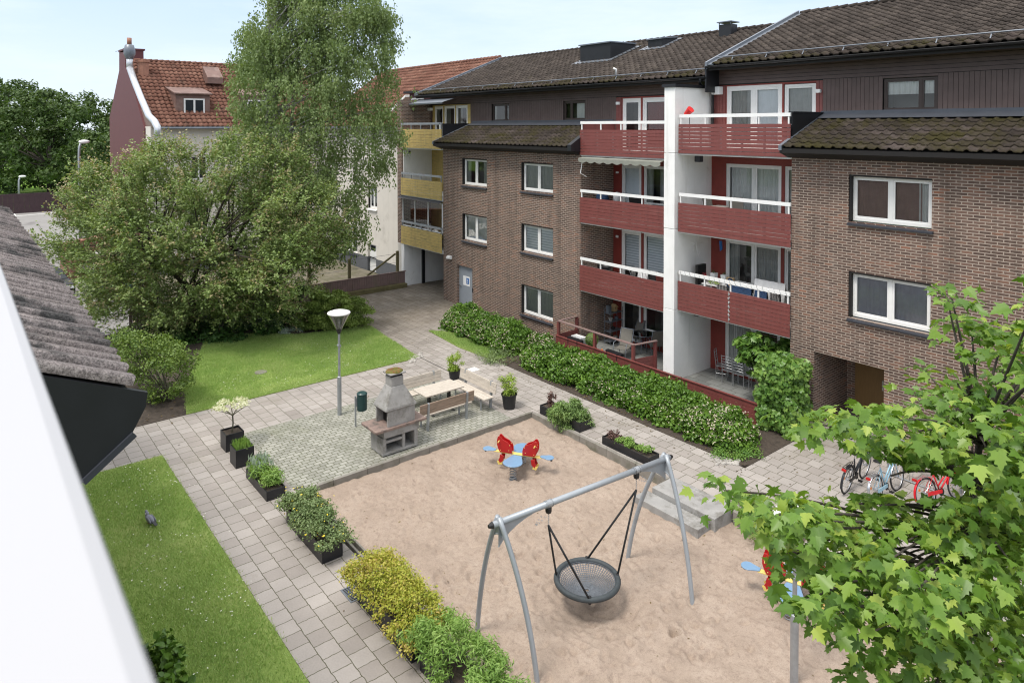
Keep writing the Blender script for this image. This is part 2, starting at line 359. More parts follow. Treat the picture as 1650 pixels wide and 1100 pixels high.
MT['l_greenp'] = leafm('fresh_green_leaf', (.13,.25,.05), (.22,.36,.08), (.32,.44,.13), .25, .5, 2)
MT['l_grey'] = leafm('grey_green_leaf', (.12,.19,.07), (.18,.25,.10), (.26,.32,.15), .2, .5, 2)
MT['l_yflower'] = leafm('yellow_flower', (.75,.55,.03), (.8,.62,.05), (.8,.68,.12), .2, .6)
MT['l_white'] = leafm('white_leaf', (.50,.52,.32), (.64,.65,.47), (.72,.72,.60), .25, .6, 4)
MT['l_jmaple'] = leafm('fine_maple_leaf', (.12,.21,.065), (.20,.31,.095), (.29,.38,.14), .25, .5, 2)
MT['l_silver'] = leafm('silver_leaf', (.28,.36,.30), (.36,.44,.38), (.45,.52,.45), .2, .6)
MT['l_redf'] = leafm('red_petal', (.4,.03,.05), (.5,.06,.08), (.55,.12,.12), .2, .6)
MT['l_purple'] = leafm('purple_leaf', (.09,.045,.04), (.14,.08,.07), (.2,.13,.1), .2, .6)
MT['grass'] = island_mat('grass_blade', [(0, (.20,.33,.08)), (.45, (.30,.44,.125)), (.8, (.42,.51,.20)), (1, (.58,.57,.34))], .6, .2, .2, .55)[0]
MT['daisy'] = pm('daisy_petals', (.75,.75,.65), .8, .05)

def tile_mat(name, stops, moss, mpos, rough=.85):
    m, nt, bs = island_mat(name, stops, rough, 0, .2, .5, two=(mpos, moss, 1.1))
    tc = N(nt, 'ShaderNodeTexCoord'); bump(nt, bs, noise(nt, tc.outputs['Object'], 60, 5), .5, .01)
    # small lichen flecks
    src = bs.inputs['Base Color'].links[0].from_socket
    c = mix(nt, ramp(nt, noise(nt, tc.outputs['Object'], 38, 2), [(.70, 0.), (.74, .8)]), src, (.30,.29,.26))
    c = mix(nt, 1., c, ramp(nt, noise(nt, tc.outputs['Object'], 14, 4), [(.3, .72), (.7, 1.25)]), 'MULTIPLY')
    nt.links.new(c, bs.inputs['Base Color'])
    return m
MT['tile'] = tile_mat('brown_concrete_tiles', [(0, (.030,.024,.020)), (.5, (.052,.042,.036)), (1, (.088,.072,.061))], (.055,.048,.018), (.62, .78))
MT['tilemoss'] = tile_mat('mossy_concrete_tiles', [(0, (.022,.017,.014)), (.5, (.040,.031,.026)), (1, (.085,.067,.06))], (.034,.029,.008), (.42, .62))
MT['tilered'] = tile_mat('red_clay_tiles', [(0, (.115,.052,.036)), (.5, (.18,.085,.06)), (1, (.26,.14,.10))], (.08,.055,.042), (.55, .75))
MT['tileshed'] = tile_mat('speckled_grey_tiles', [(0, (.25,.215,.195)), (.5, (.34,.29,.27)), (1, (.43,.375,.35))], (.10,.095,.09), (.50, .60))
_m = MT['tileshed'].node_tree; _b = _m.nodes['Principled BSDF']; _s = _b.inputs['Base Color'].links[0].from_socket; _v0 = coords(_m)
_m.links.new(mix(_m, 1., _s, ramp(_m, noise(_m, _v0, 55, 3, .8), [(.38, .45), (.60, 1.35)]), 'MULTIPLY'), _b.inputs['Base Color'])

def ground_mat(name, a, b, c, s1, s2, bstr, bd=.02):
    m, nt, bs, out = newmat(name); v = coords(nt)
    n1 = noise(nt, v, s1, 6, .65); n2 = noise(nt, v, s2, 4, .7)
    cc = ramp(nt, n1, [(.3, a), (.5, b), (.72, c)])
    cc = mix(nt, 1., cc, ramp(nt, n2, [(.25, .78), (.75, 1.2)]), 'MULTIPLY')
    nt.links.new(cc, bs.inputs['Base Color']); bs.inputs['Roughness'].default_value = .95; bs.inputs['Specular IOR Level'].default_value = .1
    bump(nt, bs, n2, bstr, bd); return m, nt, bs
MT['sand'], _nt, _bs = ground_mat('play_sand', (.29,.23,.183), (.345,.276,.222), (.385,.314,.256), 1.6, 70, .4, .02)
_c = _bs.inputs['Base Color'].links[0].from_socket
_v = coords(_nt)
_c = mix(_nt, ramp(_nt, noise(_nt, _v, 9, 6, .72), [(.52, 0.), (.66, .75)]), _c, (.235,.18,.145))  # footprint shade put into the colour as darker blotches, along with damp sand
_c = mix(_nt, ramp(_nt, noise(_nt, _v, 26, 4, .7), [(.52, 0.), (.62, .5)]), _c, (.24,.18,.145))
_c = mix(_nt, ramp(_nt, noise(_nt, _v, 240, 1), [(.66, 0.), (.70, .55)]), _c, (.55,.47,.40))
_nt.links.new(_c, _bs.inputs['Base Color'])
MT['lawnbase'], _, _ = ground_mat('lawn_soil', (.15,.22,.05), (.21,.29,.075), (.29,.33,.12), .8, 60, .6, .02)
MT['groundm'], _, _ = ground_mat('rough_ground', (.06,.09,.03), (.09,.12,.04), (.12,.15,.06), .1, 4, .4, .1)
MT['parkgrass'], _, _ = ground_mat('park_grass', (.10,.19,.03), (.14,.25,.04), (.19,.29,.06), .15, 3, .4, .05)
# ------------------------------------------------------------------ setting
def slab(name, x0, x1, y0, y1, z0, z1, mat):
    return struct(MB().box(x0, x1, y0, y1, z0, z1).build(name, mat))
struct(MB().add([(-900,-700,-.8),(400,-700,-.8),(400,700,-.8),(-900,700,-.8)], [(0,1,2,3)]).build('ground', MT['groundm']))
slab('courtyard_base', -34.15, 8, -8, 34, -2, -.62, MT['soil'])
ZP = 0.0
pv = MB()
pv.box(-23.12, -20.65, 2.3, 14.1, -.63, ZP)          # path above the patio
pv.box(-20.65, -4, 4.40, 6.50, -.63, ZP)             # left path
# right path, widening at the passage and the bicycle place
pv.box(-23.12, 6, 14.17, 16.15, -.63, ZP)
pv.box(-20.65, -16.5, 13.35, 14.17, -.63, ZP)
pv.box(-34.15, -28.2, 14.6, 33, -.63, ZP)
pv.prism([(-28.2,14.62,-.63),(-23.12,14.10,-.63),(-23.12,16.15,-.63),(-26.2,17.1,-.63),(-28.2,18.2,-.63)], (0,0,.63+ZP))
pv.prism([(-28.2,18.2,-.63),(-26.6,17.3,-.63),(-26.9,19.9,-.63),(-28.2,19.9,-.63)], (0,0,.63+ZP))
pv.box(-28.2, -26.9, 19.2, 19.95, -.63, ZP)
pv.box(-10.2, 6, 16.15, 20.2, -.63, ZP)
pv.box(-10.3, -8.25, 20.2, 22.0, -.63, ZP)
pv.build('paving', MT['paver']); bpy.data.objects['paving']['kind'] = 'structure'
slab('patio_paving', -20.65, -16.5, 6.50, 13.35, -.63, ZP+.002, MT['sett'])
slab('terrace_floor', -20.3, -11.0, 18.75, 21.9, -.63, .03, MT['slab'])
def bed(name, poly, z=.015, mat='soil'):
    P = [(a, b, -.64) for a, b in poly]
    return struct(MB().prism(P, (0,0,z+.64)).build(name, MT[mat]))
bed('soil_bed_left', [(-25.6,1.2),(-23.12,1.2),(-23.12,5.62),(-25.6,6.2)])
bed('soil_bed_fence', [(-34.15,1.2),(-25.6,1.2),(-25.6,6.2),(-30.75,8.24),(-30.49,9.95),(-28.95,11.55),(-28.45,13.63),(-28.22,14.6),(-34.15,14.6)], .02)
bed('soil_bed_hedge', [(-23.12,16.15),(-10.35,16.15),(-10.2,16.4),(-10.2,19.9),(-11.0,19.9),(-11.05,18.75),(-20.3,18.75),(-20.3,19.9),(-28.2,19.9),(-26.6,17.3),(-26.2,17.1)])
lawnU = [(-23.12,5.62),(-23.12,14.06),(-28.22,14.6),(-28.45,13.63),(-28.95,11.55),(-30.49,9.95),(-30.75,8.24),(-25.6,6.2)]
bed('lawn', lawnU, .03, 'lawnbase')
lawnL = [(-20.62,.5),(-4,.5),(-4,4.38),(-20.62,4.38)]
bed('lawn_left', lawnL, .03, 'lawnbase')
lawnS = [(-25.9,16.25),(-23.2,15.98),(-21.0,16.12),(-21.0,16.7),(-25.0,16.95)]
bed('lawn_strip', lawnS, .03, 'lawnbase')
# sand, lower than the paving
nx, ny = 190, 116
xs = np.linspace(-16.45, 2.0, nx*1); ys = np.linspace(6.75, 14.12, ny)
def vnoise(X, Y, s, seed):
    g = np.random.RandomState(seed).rand(400, 400); u = (X*s+200) % 399; v = (Y*s+200) % 399
    i = np.floor(u).astype(int); j = np.floor(v).astype(int); fu = u-i; fv = v-j; fu = fu*fu*(3-2*fu); fv = fv*fv*(3-2*fv)
    i1 = (i+1) % 400; j1 = (j+1) % 400
    return (g[i,j]*(1-fu)+g[i1,j]*fu)*(1-fv)+(g[i,j1]*(1-fu)+g[i1,j1]*fu)*fv
def sand_z(X, Y):
    X = np.asarray(X, float); Y = np.asarray(Y, float)
    z = -.13-.13*np.clip((X+16.2)/4.5, 0, 1)+(vnoise(X, Y, .9, 1)-.5)*.06+(vnoise(X, Y, 3.2, 2)-.5)*.05+(vnoise(X, Y, 7, 3)-.5)*.035
    z -= .17*np.exp(-((X+9.3)**2/.5+(Y-9.5)**2/.5)); z += .05*np.exp(-(np.sqrt((X+9.3)**2+(Y-9.5)**2)-1.25)**2*9); z -= .05*np.exp(-((X+14.1)**2/.8+(Y-11.6)**2/.8))
    return z
xs = np.linspace(-16.45, 0.0, 420); ys = np.linspace(6.75, 14.12, 190)
X, Y = np.meshgrid(xs, ys, indexing='ij'); Z = sand_z(X, Y)
fr = np.random.RandomState(5)
for _ in range(1500):   # footprints
    cx = fr.uniform(-16, 0); cy = fr.uniform(7, 14); a = fr.uniform(0, 3.14); r = fr.uniform(.05, .09)
    dx = (X-cx)*math.cos(a)+(Y-cy)*math.sin(a); dy = -(X-cx)*math.sin(a)+(Y-cy)*math.cos(a)
    q = dx**2/(r*1.7)**2+dy**2/r**2
    h_ = fr.uniform(.3, 1)*(1.5 if math.hypot(cx+9.3, cy-9.5) < 3 else .9); Z -= .04*np.exp(-q*1.4)*h_; Z += .018*np.exp(-(np.sqrt(q)-1.45)**2*5)*h_
nX, nY = X.shape
V = np.stack([X, Y, Z], -1).reshape(-1, 3); idx = np.arange(nX*nY).reshape(nX, nY)
Fq = np.stack([idx[:-1,:-1], idx[1:,:-1], idx[1:,1:], idx[:-1,1:]], -1).reshape(-1, 4)
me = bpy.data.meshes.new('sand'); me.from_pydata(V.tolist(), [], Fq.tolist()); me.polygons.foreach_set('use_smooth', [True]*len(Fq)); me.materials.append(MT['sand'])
struct(bpy.data.objects.new('sand', me)); col.objects.link(bpy.data.objects['sand'])
# kerbs round the sand
def kerb_run(b, p, q, L, w, z0, z1):
    p = npv(p); q = npv(q); n = max(1, round(np.linalg.norm(q-p)/L)); 
    for i in range(n):
        a = p+(q-p)*(i+.004)/n; c = p+(q-p)*(i+.996)/n; b.bar([a[0],a[1],(z0+z1)/2], [c[0],c[1],(z0+z1)/2], w, z1-z0)
k = MB(); kerb_run(k, (-16.46,6.5), (-16.46,14.12), 1.0, .1, -.6, .022)
kerb_run(k, (-16.4,14.12), (-11.1,14.12), 1.0, .1, -.6, .022); kerb_run(k, (-9.2,14.12), (2,14.12), 1.0, .1, -.6, .022)
tag(k.build('sandpit_kerb', MT['kerb'], at=(-16.46,14.1,0), bevel=.008), 'concrete kerb edging the far side and right side of the sandpit', 'kerb')
k = MB(); kerb_run(k, (-16.5,6.56), (-3,6.56), 2.4, .05, -.6, .05); kerb_run(k, (-16.4,6.73), (-3,6.73), 2.4, .045, -.6, .0)
k.box(-16.65,-16.6,6.5,6.75,-.1,.05)
tag(k.build('sandpit_board_edge', MT['kerb'], at=(-16.5,6.6,0), bevel=.006), 'double weathered board edge along the left side of the sandpit, behind the planters', 'edging')
st = thing('concrete_steps', (-10.1,13.6,-.25), 'two mossy concrete block steps leading from the paving down into the sand', 'steps')
a = at(1060,782,z=.02); b = at(1133,843,z=.02)
MB().box(-11.08,-9.26,13.45,14.28,-.35,.03).build('upper_step', MT['concrete'], st, bevel=.012)
MB().box(-11.25,-9.38,12.98,13.44,-.42,-.10).build('lower_step', MT['concrete'], st, bevel=.012)
# hard ground outside the courtyard
slab('parking_lot', -98, -36, -60, 9.5, -1.2, -.79, MT['asphalt'])
slab('yard_paving', -50, -34.2, 9.5, 22, -1.2, -.785, MT['yardpave'])
slab('park_lawn', -220, -97.5, -140, 60, -1.2, -.6, MT['parkgrass'])
mk = MB()
def stripe(p, q, w):
    a = at(*p, z=-.784); b = at(*q, z=-.784); d = b-a; d /= np.linalg.norm(d); s = np.cross(d, [0,0,1])*w/2
    mk.add([a-s, a+s, b+s, b-s], [(0,1,2,3)])
stripe((20,343), (26,349), .25); stripe((24,348.5), (90,342.5), .35); stripe((30,343), (110,337.5), .2)
struct(mk.build('parking_marking', MT['marking']))

# small stones at the path corners
def pebble(b, c, r):
    b.ell(c, (r*rnd.uniform(.8,1.3), r*rnd.uniform(.8,1.2), r*.6), 7, 5)
b = MB()
for i in range(46):
    t = rnd.random(); p = at(661+t*16+rnd.uniform(-4,4), 581-t*9+rnd.uniform(-4,4), z=.01); pebble(b, p, rnd.uniform(.04,.09))
tag(b.build('corner_stones', MT['stone'], at=at(668,577,z=0), smooth=True), 'loose pale stones at the tip of the upper lawn', 'stones', kind='stuff')
b = MB()
for i in range(60):
    p = at(1165+rnd.uniform(-12,26), 741+rnd.uniform(-7,7), z=.01); pebble(b, p, rnd.uniform(.03,.07))
tag(b.build('bed_stones', MT['stone'], at=at(1172,741,z=0), smooth=True), 'cobbles set at the hedge bed corner near the ground cover', 'stones', kind='stuff')
b = MB(); pebble(b, at(1281,704,z=.05), .16); tag(b.build('boulder', MT['stone'], at=at(1281,704,z=0), smooth=True), 'single flat pale stone at the foot of the ivy', 'stone')

# ------------------------------------------------------------------ building helpers
def wall_holes(mb, a0, a1, z0, z1, holes, y, depth, axis='x'):
    """front sheet with holes and reveals; holes = (a0,a1,z0,z1)"""
    A = sorted(set([a0, a1]+[h[0] for h in holes]+[h[1] for h in holes])); Zs = sorted(set([z0, z1]+[h[2] for h in holes]+[h[3] for h in holes]))
    A = [v for v in A if a0-1e-6 <= v <= a1+1e-6]; Zs = [v for v in Zs if z0-1e-6 <= v <= z1+1e-6]
    P = (lambda a, d, z: (a, y+d, z)) if axis == 'x' else (lambda a, d, z: (y-d, a, z))
    for i in range(len(A)-1):
        for j in range(len(Zs)-1):
            ca, cz = (A[i]+A[i+1])/2, (Zs[j]+Zs[j+1])/2
            if any(h[0] < ca < h[1] and h[2] < cz < h[3] for h in holes): continue
            mb.add([P(A[i],0,Zs[j]), P(A[i+1],0,Zs[j]), P(A[i+1],0,Zs[j+1]), P(A[i],0,Zs[j+1])], [(0,1,2,3)])
    for h in holes:
        for (p, q) in (((h[0],h[2]),(h[1],h[2])), ((h[1],h[2]),(h[1],h[3])), ((h[1],h[3]),(h[0],h[3])), ((h[0],h[3]),(h[0],h[2]))):
            mb.add([P(p[0],0,p[1]), P(q[0],0,q[1]), P(q[0],depth,q[1]), P(p[0],depth,p[1])], [(0,1,2,3)])
def wavy(mb, x0, x1, z0, z1, y, amp=.02, n=40, per=.09):
    vs = []; ph = rnd.random()*6
    for i in range(n+1):
        x = x0+(x1-x0)*i/n; yy = y+amp*math.sin(x/per*6.28+ph)+amp*.5*math.sin(x/per*2.7+ph)
        vs += [(x, yy, z0), (x, yy, z1)]
    mb.add(vs, [(2*i, 2*i+2, 2*i+3, 2*i+1) for i in range(n)])
def window(par, x0, x1, z0, z1, y, mat='wframe', splits=(.5,), fw=.06, sash=.05, curtain=None, sill=True, deep=.7, name='window', kick=0, gap=.0, cur_rng=(0,1), solid=(), label=None, sillmat='darksill'):
    """frame standing at depth y, glass behind it, curtain, dark room; splits = fractions of the width"""
    f = MB(); t = .07
    f.box(x0, x1, y, y+t, z0, z0+fw); f.box(x0, x1, y, y+t, z1-fw, z1); f.box(x0, x0+fw, y, y+t, z0+fw, z1-fw); f.box(x1-fw, x1, y, y+t, z0+fw, z1-fw)
    xs = [x0+fw]+[x0+(x1-x0)*s for s in splits]+[x1-fw]
    for s in xs[1:-1]: f.box(s-fw*.5, s+fw*.5, y+.002, y+t, z0+fw, z1-fw)
    W = None; panes = []
    for i in range(len(xs)-1):
        a = xs[i]+(0 if i == 0 else fw*.5); b = xs[i+1]-(0 if i == len(xs)-2 else fw*.5); c, d = z0+fw, z1-fw
        s = sash; yy = y+.014
        f.box(a, b, yy, yy+.05, c, c+s); f.box(a, b, yy, yy+.05, d-s, d); f.box(a, a+s, yy, yy+.05, c+s, d-s); f.box(b-s, b, yy, yy+.05, c+s, d-s)
        if kick and i in solid:
            f.box(a+s, b-s, yy+.012, yy+.04, c+s, c+s+kick)
            panes.append((a+s, b-s, c+s+kick, d-s, yy+.03))
        else: panes.append((a+s, b-s, c+s, d-s, yy+.03))
    W = f.build(name, MT[mat], par)
    if label: W['label'] = label
    for (a, b, c, d, yy) in panes:
        MB().add([(a,yy,c),(b,yy,c),(b,yy,d),(a,yy,d)], [(0,1,2,3)]).build('pane', MT['glass'], W)
    if sill:
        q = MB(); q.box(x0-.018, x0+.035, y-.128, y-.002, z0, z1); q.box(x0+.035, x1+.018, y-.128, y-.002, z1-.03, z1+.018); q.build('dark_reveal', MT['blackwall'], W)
    if curtain:
        for spec in (curtain if isinstance(curtain, list) else [curtain]):
            cm, r0, r1 = spec[:3]; zt = spec[3] if len(spec) > 3 else 0; amp = spec[4] if len(spec) > 4 else .018
            cb = MB(); wavy(cb, x0+.03+(x1-x0-.06)*r0, x0+.03+(x1-x0-.06)*r1, z0+.03+(z1-z0)*zt, z1-.03, y+.10, amp)
            cb.build('curtain', MT[cm], W)
    r = MB(); yb = y+deep; r.add([(x0,y+.075,z0),(x1,y+.075,z0),(x1,yb,z0),(x0,yb,z0),(x0,y+.075,z1),(x1,y+.075,z1),(x1,yb,z1),(x0,yb,z1)], [(0,3,2,1),(4,5,6,7),(1,2,6,5),(3,0,4,7),(2,3,7,6)])
    r.build('room_recess', MT['dark_int'], W)
    if sill:
        s = MB(); s.add([(x0-.05,y-.22,z0-.085),(x1+.05,y-.22,z0-.085),(x1+.05,y+.02,z0-.01),(x0-.05,y+.02,z0-.01),(x0-.05,y-.22,z0-.13),(x1+.05,y-.22,z0-.13),(x1+.05,y+.02,z0-.13),(x0-.05,y+.02,z0-.13)], [(0,1,2,3),(4,5,1,0),(5,6,2,1),(7,4,0,3)])
        s.build('sill', MT[sillmat], W)
    return W
def blinds(par, x0, x1, z0, z1, y, n=11):
    b = MB(); g = MB(); h = (z1-z0)/n
    for i in range(n):
        b.box(x0, x1, y, y+.004, z0+i*h, z0+i*h+h*.62); g.box(x0, x1, y+.006, y+.009, z0+i*h+h*.55, z0+(i+1)*h+.01)
    b.build('day_night_blind', MT['blind'], par); g.build('blind_strips', MT['blindg'], par)
def tiles(name, mat, par, x0, x1, y0, z0, y1, z1, tw=.30, ch=.33, amp=.035, lip=.03, seg=6, smooth=True, axis='x', jitter=.004, roll='wave'):
    """tile courses; eave along axis at (y0,z0) rising to (y1,z1)"""
    L = math.hypot(y1-y0, z1-z0); nc = max(1, round(L/ch)); nt_ = max(1, round((x1-x0)/tw)); tw = (x1-x0)/nt_; ch = L/nc
    dy, dz = (y1-y0)/L, (z1-z0)/L; ny, nz = -dz, dy
    if y1 < y0: ny, nz = dz*1.0, abs(dy)
    S = np.linspace(0, 1, seg+1)
    if roll == 'wave': prof = amp*(.5-.5*np.cos(2*np.pi*S))
    elif roll == 'tile': prof = amp*np.clip(np.sin(np.pi*np.clip((S-.0)/.55, 0, 1)), 0, 1)**1.2+.012*np.clip(np.sin(np.pi*np.clip((S-.55)/.45, 0, 1)), 0, 1)
    elif roll == 'saw': S = np.array([0,.12,.3,.5,.7,.85,.93,.985,1.]); prof = amp*np.array([0,.42,.72,.88,.97,1,.96,.72,.0]); seg = 8
    else: prof = amp*np.clip(np.sin(np.pi*np.clip((S-.0)/.62, 0, 1)), 0, 1)
    I, J = np.meshgrid(np.arange(nt_), np.arange(nc), indexing='ij'); I = I.ravel(); J = J.ravel(); K = len(I)
    jt = (rs.rand(K)-.5)*2*jitter; jv = (rs.rand(K)-.5)*jitter*2
    rows = []
    for (v, h, dropr) in ((0, lip, -1), (0, lip, 0), (1.06, .004, 0)):
        d = (J+v)*ch+jv; hh = prof[None,:]+h+jt[:,None]
        if dropr == -1: hh = hh-.03
        xx = x0+(I[:,None]+S[None,:])*tw
        yy = y0+dy*d[:,None]+ny*hh; zz = z0+dz*d[:,None]+nz*hh
        rows.append(np.stack([xx, yy, zz], -1))
    Vt = np.stack(rows, 1)           # K,3,seg+1,3
    if axis == 'y': Vt = Vt[..., [1, 0, 2]]
    V = Vt.reshape(-1, 3); n1 = seg+1
    base = (np.arange(K)*3*n1)[:,None,None]; r = np.arange(2)[None,:,None]*n1; s = np.arange(seg)[None,None,:]
    a = base+r+s; F = np.stack([a, a+1, a+1+n1, a+n1], -1).reshape(-1, 4)
    if (axis == 'y') != (y1 < y0): F = F[:, ::-1]
    o = ORG[par.name] if par is not None else npv([0,0,0])
    me = bpy.data.meshes.new(name); V = V-o
    me.vertices.add(len(V)); me.vertices.foreach_set('co', V.ravel()); me.loops.add(F.size); me.loops.foreach_set('vertex_index', F.ravel().astype(np.int32))
    me.polygons.add(len(F)); me.polygons.foreach_set('loop_start', np.arange(len(F), dtype=np.int32)*4); me.polygons.foreach_set('use_smooth', np.ones(len(F), bool)); me.update(calc_edges=True); me.materials.append(MT[mat])
    ob = bpy.data.objects.new(name, me); col.objects.link(ob); ob.parent = par; ORG[ob.name] = o; return ob
def boards_h(mb, x0, x1, y, z0, z1, n, t=.022, gap=.010, axis='x'):
    h = (z1-z0)/n
    for i in range(n):
        a, b = z0+i*h+gap/2, z0+(i+1)*h-gap/2; o = rnd.uniform(-.0015,.0015)
        if axis == 'x': mb.box(x0, x1, y-t+o, y, a, b)
        else: mb.box(y-t+o, y, x0, x1, a, b)
def boards_v(mb, x0, x1, y, z0, z1, w=.125, t=.022, gap=.010, axis='x'):
    n = max(1, round((x1-x0)/w)); w = (x1-x0)/n
    for i in range(n):
        a, b = x0+i*w+gap/2, x0+(i+1)*w-gap/2; o = rnd.uniform(-.002,.002)
        if axis == 'x': mb.box(a, b, y-t+o, y, z0, z1)
        else: mb.box(y-t+o, y, a, b, z0, z1)
def balcony(par, x0, x1, zb, zt, mat, rail='white', slabmat='wrender', zr=None, posts=None, deep=1.9, n=8, lights=False, gapbd=.010):
    """boarded front with a rail above it and a slab behind"""
    y = 19.85; b = MB(); boards_h(b, x0, x1, y, zb, zt, n, .024, gapbd)
    bal = b.build('balcony_front', MT[mat], par)
    fr = MB(); fr.box(x0, x1, y+.002, y+.03, zb-.012, zb+.03); fr.box(x0, x1, y+.002, y+.045, zt-.05, zt-.012)
    for i in range(6): xx = x0+.1+(x1-x0-.2)*i/5; fr.box(xx-.03, xx+.03, y+.003, y+.05, zb+.03, zt-.05)
    fr.build('front_frame', MT['galv'], bal)
    s = MB(); s.box(x0, x1, y+.05, y+deep+.08, zb-.05, zb+.16); s.build('balcony_floor', MT[slabmat], bal)
    zr = zr or zt+.33; r = MB(); r.box(x0+.02, x1-.02, y-.01, y+.05, zr-.11, zr)
    r.build('handrail', MT[rail], bal)
    m = 5
    for i in range(m): xx = x0+.08+(x1-x0-.16)*i/(m-1); p = MB(); p.box(xx-.02, xx+.02, y+.0, y+.045, zt-.03, zr-.112); p.build('rail_post', MT[rail], bal)
    return bal
def gutter(par, x0, x1, y, z):
    g = MB(); pts = []
    for i in range(9):
        a = math.pi+math.pi*i/8; pts.append((math.cos(a)*.065, math.sin(a)*.065))
    n = len(pts); vs = [(x0, y+p, z+q) for p, q in pts]+[(x1, y+p, z+q) for p, q in pts]
    g.add(vs, [(i, i+1, n+i+1, n+i) for i in range(n-1)]); g.add(vs, [tuple(range(n)), tuple(reversed(range(n, 2*n)))])
    g.tube([(x0, y-.066, z), (x1, y-.066, z)], .010, 6)
    return g.build('gutter', MT['black'], par)
def snowguard(par, x0, x1, y, z, n):
    g = MB(); g.tube([(x0,y,z+.14),(x1,y,z+.14)], .022, 6)
    for i in range(n):
        x = x0+(x1-x0)*(i+.5)/n; g.bar((x,y+.02,z+.14), (x,y-.10,z-.02), .03, .012); g.bar((x,y-.02,z+.12), (x,y+.25,z+.10), .03, .012)
    return g.build('snow_guard', MT['zinc'], par)
def flatlamp(par, x, y, z, w=.2, h=.16, d=.12, mat='white'):
    b = MB(); b.box(x-w/2, x+w/2, y-d, y, z-h/2, z+h/2); o = b.build('wall_lamp', MT[mat], par, bevel=.02)
    return o
# ------------------------------------------------------------------ the two brick houses
YF, YW = 19.9, 21.85
HR = thing('brick_apartment_house', (-5,20,0), 'near brown brick house right of the white pillar, with the deep entrance', 'building')
HL = thing('brick_apartment_house', (-24,20,0), 'farther brown brick house left of the white pillar, with yellow balconies at its far end', 'building')
# ---- right house
b = MB()
wh = [(-9.32,-7.16,6.28,7.62), (-9.30,-7.16,3.54,4.86), (-10.30,-8.30,-.3,2.30)]
wall_holes(b, -11.05, 6, -.3, 8.07, wh, YF, .16)
b.add([(-11.05,YF,-.3),(-11.05,YF,8.07),(-11.05,YW+.3,8.07),(-11.05,YW+.3,-.3)], [(0,3,2,1)])
# deep entrance
b.add([(-10.30,YF+.16,-.3),(-10.30,22.0,-.3),(-10.30,22.0,2.3),(-10.30,YF+.16,2.3)], [(0,1,2,3)])
b.add([(-8.30,YF+.16,-.3),(-8.30,22.0,-.3),(-8.30,22.0,2.3),(-8.30,YF+.16,2.3)], [(3,2,1,0)])
b.add([(-10.3,22.0,-.3),(-8.3,22.0,-.3),(-8.3,22.0,2.3),(-10.3,22.0,2.3)], [(0,1,2,3)])
b.build('brick_wall', MT['brick'], HR)
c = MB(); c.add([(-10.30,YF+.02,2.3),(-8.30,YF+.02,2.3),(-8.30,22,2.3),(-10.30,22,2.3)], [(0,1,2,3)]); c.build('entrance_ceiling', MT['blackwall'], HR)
d = MB(); d.box(-9.98,-8.98,21.86,21.93,.0,2.12); dr = d.build('entrance_door', MT['doorwood'], HR)
d = MB(); d.box(-9.15,-9.10,21.80,21.855,1.0,1.3); d.build('handle', MT['chrome'], dr)
d = MB(); d.box(-8.95,-8.33,21.88,21.94,0,2.12); d.build('side_light', MT['carglass'], HR)
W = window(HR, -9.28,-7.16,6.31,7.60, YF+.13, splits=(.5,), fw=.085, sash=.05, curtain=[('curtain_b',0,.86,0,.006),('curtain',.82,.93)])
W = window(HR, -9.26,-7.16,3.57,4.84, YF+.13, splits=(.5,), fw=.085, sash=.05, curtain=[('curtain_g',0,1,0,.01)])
def side_void(x0, z0, z1):    # shadow joint left of each window
    pass
# roofs
def skirt(H, x0, x1, zlow, zw, capl, capr):
    y0 = 19.33; y1 = YW-.02
    tiles('lower_roof_tiles', 'tilemoss', H, x0+.06, x1, y0, zlow+.03, y1-.25, zw-.08-(zw-zlow)*.02, .30, .34, .062, .045, 8, roll='tile')
    b = MB(); b.prism([(x0,y0,zlow),(x0,y1,zw-.03),(x0,y1,zw-.4),(x0,YF+.02,zlow-.28),(x0,YF-.08,zlow-.28),(x0,y0,zlow-.12)], (x1-x0,0,0)); b.build('lower_roof_fascia', MT['blackwall'], H)
    g = MB(); g.add([(x0,y1-.40,zw-.055),(x1,y1-.40,zw-.055),(x1,y1-.02,zw+.09),(x0,y1-.02,zw+.09)], [(0,1,2,3)])
    g.box(x0, x1, y1-.03, y1-.01, zw+.04, zw+.18)
    g.build('roof_flashing', MT['flash'], H)
    g = MB(); s = (zw-zlow)/(y1-y0)
    for xx, on in ((x0-.02, capl), (x1-.06, capr)):
        if on: g.prism([(xx,y0-.03,zlow-.05),(xx,y1,zw-.05),(xx,y1,zw+.09),(xx,y0-.03,zlow+.1)], (.1,0,0))
    if g.v: g.build('roof_verge', MT['zinc'], H)
skirt(HR, -11.13, 6, 8.32, 9.30, True, False)
